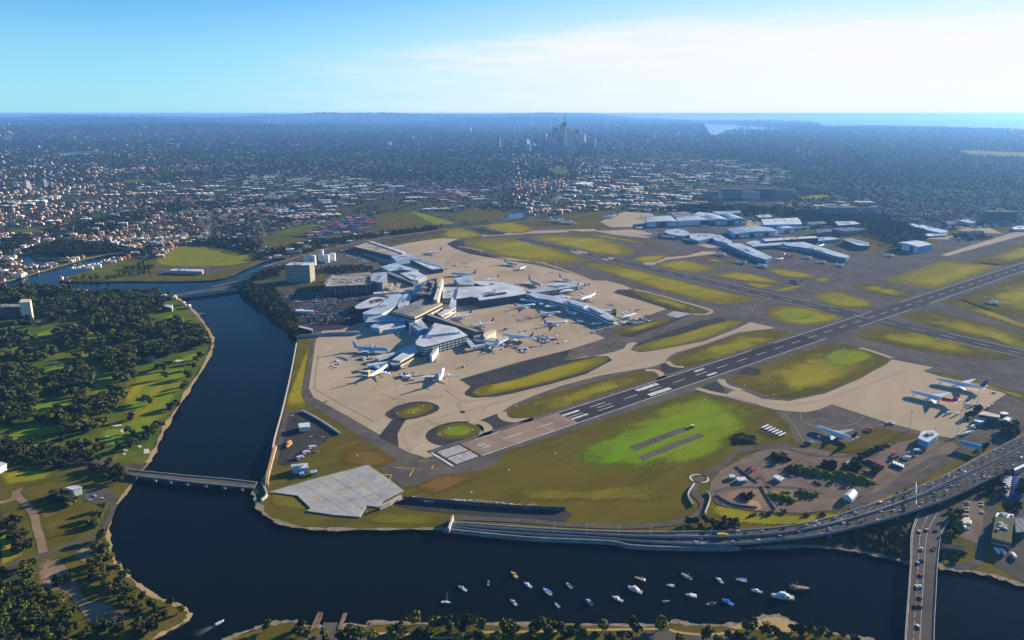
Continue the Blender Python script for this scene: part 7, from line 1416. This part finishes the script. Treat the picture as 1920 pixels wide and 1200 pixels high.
bt(1157.5, 1124, 12, 'white cruiser with a raised bow below the big white boat', -9, -4, kind='cruiser')
bt(1200, 1087, 12, 'dark brown workboat with a small white wheelhouse', -9, -3, hull=CBR, top=PW, kind='barge')
bt(1190, 1107, 16, 'biggest white motor yacht with two decks', -9, -4, kind='ferry')
bt(1257, 1099, 8, 'small white runabout right of the biggest yacht', -9, -1.5, kind='canopy', top=PGR)
bt(1249, 1128, 8, 'small grey dinghy in the lower row', 9, -0.5, hull=PGR, kind='open', top=CDK)
bt(1287, 1082, 13, 'long white boat with a brown wheelhouse in the upper row', -9, -5, kind='barge', top=CBR)
bt(1296, 1118, 11, 'low white boat in the middle of the mooring', -9, -2, kind='canopy', top=PW)
bt(1349, 1089.5, 11, 'slim grey white boat in the upper row', -7, -5.5, hull=PGR, kind='cruiser')
bt(1390, 1089, 11, 'deep blue covered boat at the end of the upper row', -9, -1.5, kind='canopy', top=CBL)
bt(1334, 1133, 10, 'white boat with a maroon cockpit near the beach', 9, -2, kind='cruiser', top=PM_)
bt(1364, 1130, 12, 'bright blue boat near the beach', -8, -4, hull=PW, kind='cruiser', top=CBL, deckm=CBL)
bt(1419, 1109.5, 11, 'white cruiser towards the bridge', -9, -2, kind='cruiser')
bt(1467, 1121, 22, 'long white trawler nearest the bridge', -9, -1.2, kind='ferry')
bt(1500, 1105, 20, 'long dark brown barge nearest the bridge', 9, 0.8, hull=CBR, top=CBR, kind='barge')
bs = boat((412, 1168), (424, 1161), 9, 'white speedboat leaving a foaming wake', kind='open', top=PW); bs['group'] = 'boats under way'
def foam_mat():
    m = mat('foam', (0.55, 0.60, 0.62), (0.35, 0.42, 0.45), 0.5); nt = m.node_tree; at_ = nt.nodes.new('ShaderNodeAttribute'); at_.attribute_name = 'edge'; n = nt.nodes.new('ShaderNodeTexNoise'); n.inputs['Scale'].default_value = 0.4; n.inputs['Detail'].default_value = 4
    geo = nt.nodes.new('ShaderNodeNewGeometry'); nt.links.new(geo.outputs['Position'], n.inputs['Vector']); mu = nt.nodes.new('ShaderNodeMath'); mu.operation = 'MULTIPLY'; nt.links.new(at_.outputs['Fac'], mu.inputs[0]); nt.links.new(n.outputs[0], mu.inputs[1]); nt.links.new(mu.outputs[0], nt.nodes['Principled BSDF'].inputs['Alpha']); return m
M['foam'] = foam_mat()
w0 = P(408, 1170, WATER_Z+0.06); w1 = P(362, 1192, WATER_Z+0.06); dd = (w1-w0); nn = Vector((dd.y, -dd.x, 0)).normalized(); N_ = 14; vs = []; at = []
for i in range(N_+1):
    t = i/N_; c = w0.lerp(w1, t); wd = 1.0+7*t**1.2
    vs += [c-nn*wd, c-nn*wd*0.45, c+nn*wd*0.45, c+nn*wd]; f_ = (1-t)**1.3; at += [0, 0.9*f_, 0.5*f_, 0]
me = mesh('wake', vs, [(4*i+j, 4*i+j+1, 4*i+j+5, 4*i+j+4) for i in range(N_) for j in range(3)], M['foam']); a_ = me.attributes.new('edge', 'FLOAT', 'POINT'); a_.data.foreach_set('value', at); tag(obj('wake', me), 'white wake behind the speedboat', None, None, 'stuff')
for i in range(22):
    t = i/21; x = 135+t*85+random.uniform(-3, 3); y = 503-t*20+random.uniform(-2, 4)
    boat((x, y), (x+4, y-1.5), random.uniform(10, 14), 'small white boat moored in the northern channel', kind=random.choice(['sail', 'cruiser', 'canopy']))['group'] = 'boats in the northern channel'
# ------------------------------------------------------------------ vehicles
def car_mesh(kind):
    b = MB(); L, W = {'car': (4.4, 1.8), 'van': (5.4, 2.0), 'truck': (9.5, 2.5), 'bus': (11.5, 2.5)}[kind]
    if kind == 'car':
        b.prism([(-L/2, -W/2), (L/2-0.2, -W/2), (L/2, -W/2+0.3), (L/2, W/2-0.3), (L/2-0.2, W/2), (-L/2, W/2)], 0.3, 0.85, 0, 0, True)
        z0, z1 = 0.85, 1.42; b.add([(-1.9, -0.85, z0), (1.1, -0.85, z0), (1.1, 0.85, z0), (-1.9, 0.85, z0), (-1.3, -0.68, z1), (0.4, -0.68, z1), (0.4, 0.68, z1), (-1.3, 0.68, z1)], [(0, 1, 5, 4), (1, 2, 6, 5), (2, 3, 7, 6), (3, 0, 4, 7)], 1); b.add([(-1.3, -0.68, z1), (0.4, -0.68, z1), (0.4, 0.68, z1), (-1.3, 0.68, z1)], [(0, 1, 2, 3)], 0)
    elif kind == 'van':
        b.box(-L/2, L/2-0.9, -W/2, W/2, 0.4, 2.1); b.add([(L/2-0.9, -W/2, 0.4), (L/2, -W/2, 0.4), (L/2, W/2, 0.4), (L/2-0.9, W/2, 0.4), (L/2-0.9, -W/2, 2.1), (L/2-0.1, -W/2, 1.1), (L/2-0.1, W/2, 1.1), (L/2-0.9, W/2, 2.1)], [(0, 1, 5, 4), (1, 2, 6, 5), (2, 3, 7, 6)], 0); b.add([(L/2-0.88, -W/2+.1, 2.1), (L/2-0.08, -W/2+.1, 1.12), (L/2-0.08, W/2-.1, 1.12), (L/2-0.88, W/2-.1, 2.1)], [(0, 1, 2, 3)], 1)
    elif kind == 'truck':
        b.box(-L/2, L/2-2.3, -W/2, W/2, 0.9, 3.6); b.box(L/2-2.0, L/2, -W/2+0.1, W/2-0.1, 0.5, 2.7); b.box(L/2-0.1, L/2+0.03, -W/2+0.3, W/2-0.3, 1.6, 2.4, 1)
    else:
        b.box(-L/2, L/2, -W/2, W/2, 0.4, 3.1); b.box(-L/2+0.4, L/2+0.03, -W/2-0.03, W/2+0.03, 1.5, 2.4, 1)
    for x in (-L*0.31, L*0.31):
        for s in (-1, 1): b.tube([(x, s*(W/2-0.2), 0.33), (x, s*(W/2+0.02), 0.33)], 0.33 if kind == 'car' else 0.48, 8, 2)
    return b.mesh(kind, [PW, M['glass'], M['gear']])
CAR = {k: car_mesh(k) for k in ('car', 'van', 'truck', 'bus')}
CP_ = [('white', PW), ('silver', PGR), ('dark', PK), ('red', PM_), ('white', PW), ('white', PW), ('silver', PGR), ('dark', PK), ('white', PW), ('blue', PNB), ('silver', PGR), ('dark', PK)]
def vehicle(p, rz, kind, where, c=None, s=1.0):
    cn, cm = c or random.choice(CP_); nm = {'car': 'car', 'van': 'delivery_van', 'truck': 'truck', 'bus': 'bus'}[kind]; kn = nm.replace('_', ' ')
    o = obj(nm, CAR[kind], None, p, rz, (s, s, s)); o.material_slots[0].link = 'OBJECT'; o.material_slots[0].material = cm
    tag(o, '%s %s %s' % (cn, kn, where), kn.split()[-1], '%s %ss %s' % (cn, kn, where)); return o
def traffic(l, r, lanes, i0, i1, gap, where, rev=False, trucks=0.05):
    pts = list(zip(l, r))[i0:i1]
    for t in lanes:
        acc = random.uniform(0, gap)
        for (a, c), (a2, c2) in zip(pts[:-1], pts[1:]):
            p, q = a.lerp(c, t), a2.lerp(c2, t); ln = (q-p).length
            while acc < ln:
                x = p.lerp(q, acc/ln); d = (q-p)*(-1 if rev else 1); k = 'car' if random.random() > trucks else random.choice(['van', 'truck'])
                vehicle(x+Vector((0, 0, 0.02)), math.atan2(d.y, d.x), k, where, None if k == 'car' else ('white', PW), s=0.92); acc += gap*random.uniform(0.45, 1.7)
            acc -= ln
traffic(ul, ur, (0.17, 0.39, 0.61, 0.83), 2, 46, 36, 'on the far carriageway of the motorway')
traffic(ll, lr, (0.17, 0.39, 0.61, 0.83), 2, 46, 42, 'on the near carriageway of the motorway', True)
vehicle(P(1355, 1007, 3.2)+Vector((0, 0, 0)), R(3), 'truck', 'heading along the sea wall', ('yellow', CY), 1.2)
for i, (x, y) in enumerate(c6b([(430,632),(405,722),(428,708),(420,798),(420,868),(398,870),(415,937),(388,992),(416,992),(405,1118),(413,524),(460,514),(515,518),(505,627)])):
    z = 3 if y < 1000 else 5; vehicle(P(x, y, z+0.05), R(91), 'car', 'crossing the wide bridge', CP_[i % 5] if i not in (3, 6) else ('red', PR), 1.15)
def car_rows(poly, rot, dx, dy, keep, where, z=Z_CON+0.06, limit=100, aisle=3):
    w = PX(poly, z); c = sum(w, Vector())/len(w); n = 0
    for j in range(-60, 60):
        if aisle and j % aisle == 0: continue
        for i in range(-80, 80):
            x = c.x+i*dx*math.cos(rot)-j*dy*math.sin(rot); y = c.y+i*dx*math.sin(rot)+j*dy*math.cos(rot)
            if n >= limit or random.random() > keep or not inside(np.array([x]), np.array([y]), w)[0]: continue
            vehicle((x, y, z), rot+math.pi/2, 'car', where); n += 1
car_rows(cA([(380,830),(640,820),(700,850),(690,900),(400,920),(370,870)]), R(8), 3.4, 8, 0.75, 'in the sunlit car park by the river trees', limit=45)
car_rows(cA([(200,660),(530,640),(540,740),(300,740),(210,720)]), R(2), 4.0, 8, 0.6, 'in the shaded lot before the car park building', limit=20)
car_rows(cA([(600,540),(900,515),(960,540),(620,560)]), R(2), 5, 9, 0.35, 'on the roof of the car park building', z=22.05, limit=12)
car_rows(cA([(700,250),(820,240),(960,320),(900,340),(740,290)]), R(-14), 4, 9, 0.5, 'in the lot beside the long tan shed', limit=10)
car_rows(c6b([(700,340),(810,340),(800,480),(780,540),(700,520)]), R(60), 3.6, 7, 0.5, 'in the yard right of the bridge', z=Z_ISL+0.05, limit=25)
car_rows(cr([(285,503),(330,500),(420,500),(423,505),(400,509)], 0, 0, 1), R(0), 6, 9, 0.5, 'in the lot across the river', z=Z_TAR+0.05, limit=8)
for i in range(9): p = P(*c6b([(965-i*3, 190+i*14)])[0], Z_ISL); vehicle(p, R(120), 'truck', 'parked in the row beside the viaduct', ('white', PW))
for i in range(9): p = P(*c6b([(1030-i*2, 200+i*14)])[0], Z_ISL); vehicle(p, R(120), 'truck', 'parked in the row at the picture edge', ('blue', PB))
for x, y in c6b([(895,650),(930,655),(1000,680),(690,500),(690,480)]): vehicle(P(x, y, Z_ISL), R(80), 'truck', 'in front of the olive roofed workshop' if x > 1860 else 'beside the cream hut', ('white', PW))
# the parked cars beyond those: one mass
pk = []
for pl, rot, dx, dy, keep, z in ((cA([(290,760),(420,740),(640,740),(780,800),(860,840),(800,880),(700,940),(420,960),(330,880)]), R(8), 3.3, 8, 0.6, Z_CON+0.06), (cA([(140,640),(530,640),(560,690),(800,690),(900,680),(820,740),(300,750),(180,720)]), R(2), 3.6, 8, 0.6, Z_CON+0.06), (cA([(560,560),(640,500),(960,500),(970,550)]), R(2), 4, 9, 0.35, 22.05), (cA([(680,240),(820,235),(1000,340),(940,370),(720,290)]), R(-14), 3.6, 8.5, 0.6, Z_CON+0.06), (c8([(870,232),(1060,225),(1180,235),(1180,255),(900,262)]), R(-30), 5, 9, 0.5, Z_TAR+0.05), ([(430,507),(700,448),(830,433),(830,436),(700,452),(450,508)], R(20), 14, 10, 0.3, Z_ISL+0.05), ([(960,418),(1010,414),(1040,420),(990,426)], R(0), 6, 9, 0.4, Z_TAR+0.1)):
    w = PX(pl, z); c0 = sum(w, Vector())/len(w)
    ii, jj = np.meshgrid(np.arange(-120, 120), np.arange(-80, 80)); ii = ii.ravel(); jj = jj.ravel(); kk = (jj % 3 != 0) & (rng.random(ii.shape) < keep); ii, jj = ii[kk], jj[kk]
    x = c0.x+ii*dx*math.cos(rot)-jj*dy*math.sin(rot); y = c0.y+ii*dx*math.sin(rot)+jj*dy*math.cos(rot); kk = inside(x, y, w)
    for a, c in zip(x[kk], y[kk]): pk.append((a, c, z, rot+math.pi/2))
pk = np.array(pk); PARKED = []
for cn, cm in (('white', PW), ('silver', PGR), ('dark', PK), ('blue', PB)):
    q_ = CAR['car'].copy(); q_.materials[0] = cm; PARKED.append(q_)
scatter('parked_cars', pk[:, :3], pk[:, 3], np.ones(len(pk)), rng.integers(0, 4, len(pk)), PARKED, 'crowd of parked cars around the terminals')
# apron vehicles
AV = cr([(1010,690),(1050,680),(1070,700),(1100,690),(1130,700),(1160,690),(1180,720),(1210,710),(1060,640),(1000,600),(280,430),(310,425),(440,425),(470,425),(500,425),(1260,370),(1310,380),(110,460),(70,550),(1100,480),(1480,460),(1520,455),(1600,440)], 620, 620, 8)+cr([(1500,430),(1530,445),(1560,440),(1600,430),(1640,440),(1680,455),(1560,460),(1620,465),(1720,470),(1750,500),(1800,500),(1150,570),(1180,580),(1220,590),(1260,600),(1290,610),(1330,600),(1200,620),(1250,640),(860,660),(1320,325),(1020,310),(390,870)], 820, 580, 8)+cr([(620,70),(660,78),(1050,355),(1380,485),(930,720),(960,725),(1000,715),(1040,720),(1470,740),(1500,750),(1530,745),(1560,720),(1590,735),(1620,740),(1660,740),(1720,735),(1700,690),(1740,685),(1800,670),(1840,640),(1600,615),(1650,560),(1340,810),(1190,850),(1890,700),(1100,240),(1130,225),(1060,250)], 940, 500, 6.857)+cr([(1060,960),(1100,945),(1130,955),(1070,975),(1150,965),(880,1190),(1240,880),(1180,940),(1690,910)], 480, 180, 3)
for i, (x, y) in enumerate(AV): vehicle(P(x, y, Z_CON+0.08), random.choice([R(50), R(140), R(20), R(-35)]), random.choice(['van', 'truck', 'van', 'car']), 'serving jets on the international apron', random.choice([('white', PW), ('dark', PK), ('silver', PGR), ('white', PW)]))
for i, (x, y) in enumerate(c5r([(1050,540),(1090,560),(1130,580),(1170,570),(1200,540),(780,690),(820,680),(750,710),(920,700),(1460,370),(1490,375),(1150,890),(1180,905),(940,1020),(985,1010),(1035,1005),(1075,990),(1100,980),(1390,600),(1450,560)])): vehicle(P(x, y, Z_CON+0.08), R(35), random.choice(['van', 'truck']), 'near the three jets on the right hand apron', random.choice([('white', PW), ('silver', PGR)]))
# trailers and tank wagons of the training yard
def trailer(p, rz, label, grp, m, L=14):
    root = empty('tank_trailer', p, rz); b = MB(); b.tube([(-L/2, 0, 2.1), (-L/2+0.4, 0, 2.1), (L/2-0.4, 0, 2.1), (L/2, 0, 2.1)], [0.7, 1.25, 1.25, 0.7], 12); b.build('tank', m, root); b = MB(); b.box(-L/2, L/2, -0.9, 0.9, 0.7, 0.95); b.build('chassis', M['gear'], root)
    b = MB()
    for x in (-L*0.35, -L*0.2, L*0.35): b.tube([(x, -1.1, 0.5), (x, 1.1, 0.5)], 0.5, 8)
    b.build('wheels', M['gear'], root); tag(root, label, 'trailer', grp)
for i in range(6): p = P(*y_([(462+i*19, 427+i*9)])[0], Z_MARK); trailer(p, R(38), 'long white tank trailer in the row behind the vivid grass', 'tank trailers beside the training yard', PW, 16)
for i in range(5): p = P(*y_([(1185+i*13, 632+i*5)])[0], Z_MARK+0.1); trailer(p, R(60), 'stubby white tank trailer in the middle of the yard', 'short tank trailers in the yard', PW, 7)
for i in range(7): p = P(*y_([(1045+i*14, 612+i*6)])[0], Z_MARK+0.1); vehicle(p, R(60), 'truck', 'in the rust red row of the yard', ('maroon', PM_))
for x, y in y_([(1190,575),(1210,590),(1225,600),(1245,585),(1270,565),(1290,570),(1300,590),(1260,600),(1320,560),(1345,555),(1180,600),(370,665),(395,670),(425,710),(610,700),(700,520),(720,510),(1150,520),(1190,515),(1360,745),(1375,755),(1050,440),(1150,400),(1170,400),(1185,405)]): vehicle(P(x, y, Z_MARK+0.1), random.uniform(0, 3), random.choice(['truck', 'van', 'car']), 'standing in the fire training yard', random.choice([('white', PW), ('dark', PK), ('red', PR), ('silver', PGR)]))
for x, y in cr([(408,525),(415,540),(405,550)], 440, 700, 4): vehicle(P(x, y, Z_ISL), R(75), 'truck', 'in the depot yard by the river', ('orange', PGO))
for i in range(9): p = P(*cr([(600-i*15, 548+i*13)], 440, 700, 4)[0], Z_ISL); vehicle(p, R(20), random.choice(['van', 'car', 'truck']), 'parked along the depot fence', [('maroon', PM_), ('white', PW), ('silver', PGR)][i % 3])
for x, y in cr([(430,320),(460,350),(570,480),(610,475),(660,480),(680,510),(590,600),(620,590)], 440, 700, 4): vehicle(P(x, y, Z_ISL), R(40), 'car', 'in the shaded depot yard')
for x, y in ((480,1198),(590,1196),(655,1196),(668,1197),(1450,1190),(1400,1195),(1395,1199),(1415,1197),(178,930),(190,935),(168,938)): vehicle(P(x, y, Z_TAR+0.03), random.uniform(0, 3), 'car', 'parked near the water')
# containers and concrete blocks behind the runway wall
blk = MB(); blk.box(-2.2, 2.2, -1.1, 1.1, 0, 2.0); blk.box(-1.6, 1.6, -0.7, 0.7, 2.0, 2.5); BLK = blk.mesh('concrete_block', [M['pale_concrete']])
for i in range(72):
    t = i/71; x = 772+t*232; y = 934+t*14+math.sin(t*9)*1.0; p = P(x, y+random.uniform(0, 5)); o = obj('concrete_block', BLK, None, p, random.uniform(-0.3, 0.3), (random.uniform(0.6, 1.1), 1, random.uniform(0.6, 1.2)))
    k = random.choice([('pale', M['pale_concrete']), ('pale', M['white_wall']), ('pink', M['pink_wall']), ('grey', M['grey_wall'])]); o.material_slots[0].link = 'OBJECT'; o.material_slots[0].material = k[1]; tag(o, '%s block in the long row behind the runway wall' % k[0], 'block', '%s blocks behind the runway wall' % k[0])
# jetties
def jetty(a, e, w, label):
    A, E_ = P(*a, 0.6), P(*e, 0.6); root = empty('jetty', A); d = E_-A; n = Vector((d.y, -d.x, 0)).normalized(); L = d.length; u = d/L
    for i in range(int(L/2)):
        b = MB(); p = u*(i*2); b.beam(p-n*w/2+u*0.9, p+n*w/2+u*0.9, 1.7, 0.2); b.build('plank', M['dirt'], root)
    for i in range(int(L/8)+1):
        for s in (-1, 1): b = MB(); p = u*min(L-1, i*8)+n*s*w*0.45; b.tube([(p.x, p.y, -5), (p.x, p.y, 0.9)], 0.25, 6); b.build('pile', M['bark'], root)
    tag(root, label, 'jetty')
jetty((585,1181), (601,1147), 4, 'broader timber jetty left of the boat ramp'); jetty((593,1178), (605,1148), 2, 'narrow timber walkway along the broader jetty'); jetty((636,1180), (648,1149), 3.5, 'timber jetty right of the boat ramp')
# painted ring, windsock hut, light masts, markers
ring = P(1311, 897, Z_MARK); n = 40; vs = []
for i in range(n): a = 2*math.pi*i/n; vs += [ring+Vector((math.cos(a)*9.5, math.sin(a)*9.5, 0.04)), ring+Vector((math.cos(a)*11.5, math.sin(a)*11.5, 0.04))]
tag(obj('signal_circle', mesh('signal_circle', vs, [(2*i, 2*i+1, (2*i+3) % (2*n), (2*i+2) % (2*n)) for i in range(n)], M['white_paint'])), 'white painted ring on the grass', None, None, 'structure')
root = empty('equipment_hut', P(1298, 801, Z_RWY)); b = MB(); b.box(-2.5, 2.5, -2, 2, 0, 3); b.build('wall', paint('hut_orange', (0.6, 0.16, 0.05)), root); b = MB(); b.box(-2.8, 2.8, -2.3, 2.3, 3, 3.3); b.build('roof', M['white_roof'], root); b = MB(); b.tube([(3.5, 0, 0), (3.5, 0, 10)], 0.15, 6); b.build('antenna', M['steel'], root); tag(root, 'orange equipment hut beside the vivid grass strips', 'hut')
def mast(x, y, h, label):
    root = empty('light_mast', P(x, y)); b = MB(); b.tube([(0, 0, 0), (0, 0, h)], [0.45, 0.25], 8); b.build('pole', M['steel'], root); b = MB(); b.box(-2.2, 2.2, -0.5, 0.5, h-0.4, h+0.6); b.build('lamp_head', M['unit'], root); tag(root, label, 'light mast', 'light masts on the aprons')
for x, y, h, lb in ((1705,807,28,'light mast between the jets and the pale blue shed'), (1795,818,38,'tall light mast at the corner of the right hand apron'), (1832,757,24,'light mast behind the red tailed jet'), (1532,848,22,'light mast beside the black tailed jet'), (1815,805,18,'short light mast at the edge of the right hand apron'), (769,632,28,'light mast on the south apron before the pale annex'), (747,646,24,'light mast behind the light blue jet'), (1043,500,26,'light mast on the north apron'), (905,475,26,'light mast far out on the north apron'), (1005,505,26,'light mast behind the lens shaped roof')): mast(x, y, h, lb)
mb_ = MB(); mb_.box(-1.1, 1.1, -0.5, 0.5, 0, 1.1); mb_.box(-0.9, -0.7, -0.1, 0.1, -0.3, 0); mb_.box(0.7, 0.9, -0.1, 0.1, -0.3, 0); MK = mb_.mesh('runway_marker', [PW])
for x, y in cr([(735,1090),(1165,962),(1320,890),(1500,858),(1690,1095),(1425,1195),(1885,738),(550,795),(485,805),(745,745),(1020,548),(930,210),(1195,510),(1180,660),(480,85),(1790,765)], 1160, 380, 4)+cr([(605,920),(880,838),(1130,757),(1370,685),(1540,630),(1795,548),(355,1000),(215,1042),(1415,1070),(1180,1158),(1710,957),(400,893),(1000,620)], 1640, 400, 6.857)+cr([(485,138),(710,55),(348,188),(512,242),(1430,425),(125,270)], 1280, 660, 3)+cr([(690,38),(392,143),(150,288)], 840, 840, 3.43)+cr([(935,810),(737,860),(1125,975),(1305,985),(1060,1020),(1635,810),(1780,785),(1340,705),(440,1180),(860,860)], 560, 560, 4):
    tag(obj('runway_marker', MK, None, P(x, y, Z_RWY+0.3), R(40)), 'tiny white marker box in the airfield grass', 'marker', 'white markers on the airfield')

# dollies and baggage carts lined up by the stands
cb_ = MB(); cb_.box(-1.4, 1.4, -0.8, 0.8, 0.35, 0.6); cb_.box(-1.3, 1.3, -0.75, 0.75, 0.6, 1.7); cb_.box(1.4, 2.2, -0.08, 0.08, 0.4, 0.5); CART = []
for i, mt in enumerate((PK, PGR, PW)):
    q_ = cb_.mesh('cart_kind', [mt]); CART.append(q_)
cp_ = []
for x, y in AV:
    p = P(x, y); a = random.choice([R(50), R(140), R(20)]); p += Vector((random.uniform(-14, 14), random.uniform(-14, 14), 0))
    for i in range(random.randint(2, 7)): cp_.append((p.x+math.cos(a)*i*3.7, p.y+math.sin(a)*i*3.7, Z_CON+0.06, a))
for i in range(22): p = P(1012+i*1.7, 640+4*math.sin(i*0.25)); cp_.append((p.x, p.y, Z_CON+0.06, R(10)))
cp_ = np.array(cp_); scatter('baggage_carts', cp_[:, :3], cp_[:, 3], np.ones(len(cp_)), rng.integers(0, 3, len(cp_)), CART, 'strings of baggage carts on the aprons')
# lamp posts and a sign gantry on the motorway
lp = MB(); lp.tube([(0, 0, 0), (0, 0, 11)], [0.16, 0.1], 6); lp.beam((0, -1.8, 11), (0, 1.8, 11), 0.15, 0.12); LP = lp.mesh('lamp_post', [M['steel']])
for i in range(1, 60, 3):
    p = ur[i].lerp(ll[i], 0.5); tag(obj('lamp_post', LP, None, p, random.uniform(0.3, 0.6)), 'slim lamp post on the median of the motorway', 'lamp post', 'lamp posts along the motorway')
gi_ = 19; g0, g1 = ul[gi_], lr[gi_]; root = empty('sign_gantry', g0); b = MB(); b.beam((0, 0, 0), (0, 0, 8), 0.6, 0.6); b.build('post', M['steel'], root); e_ = g1-g0; b = MB(); b.beam((e_.x, e_.y, e_.z), (e_.x, e_.y, 8), 0.6, 0.6); b.build('post', M['steel'], root); b = MB(); b.beam((0, 0, 7.6), (e_.x, e_.y, 7.6), 0.7, 0.9); b.build('beam', M['steel'], root); b = MB(); p_, q_ = e_*0.55, e_*0.8; b.beam((p_.x, p_.y, 7.4), (q_.x, q_.y, 7.4), 0.9, 2.6); b.build('sign', PG, root); tag(root, 'sign gantry spanning both carriageways of the motorway', 'gantry')
# ------------------------------------------------------------------ haze
def haze():
    m = bpy.data.materials.new('haze_air'); m.use_nodes = True; nt = m.node_tree; nt.nodes.clear()
    o = nt.nodes.new('ShaderNodeOutputMaterial'); ad = nt.nodes.new('ShaderNodeAddShader')
    for i, (den, c, g) in enumerate(HAZE):
        v = nt.nodes.new('ShaderNodeVolumePrincipled'); v.inputs['Color'].default_value = rgb(*c); v.inputs['Density'].default_value = den; v.inputs['Anisotropy'].default_value = g
        nt.links.new(v.outputs[0], ad.inputs[i])
    nt.links.new(ad.outputs[0], o.inputs['Volume'])
    b = MB(); b.box(-70500, 70500, -70500, 70500, -46, 436); h = b.build('haze', m); tag(h, 'pale blue haze lying over the far city', None, None, 'stuff')
haze()
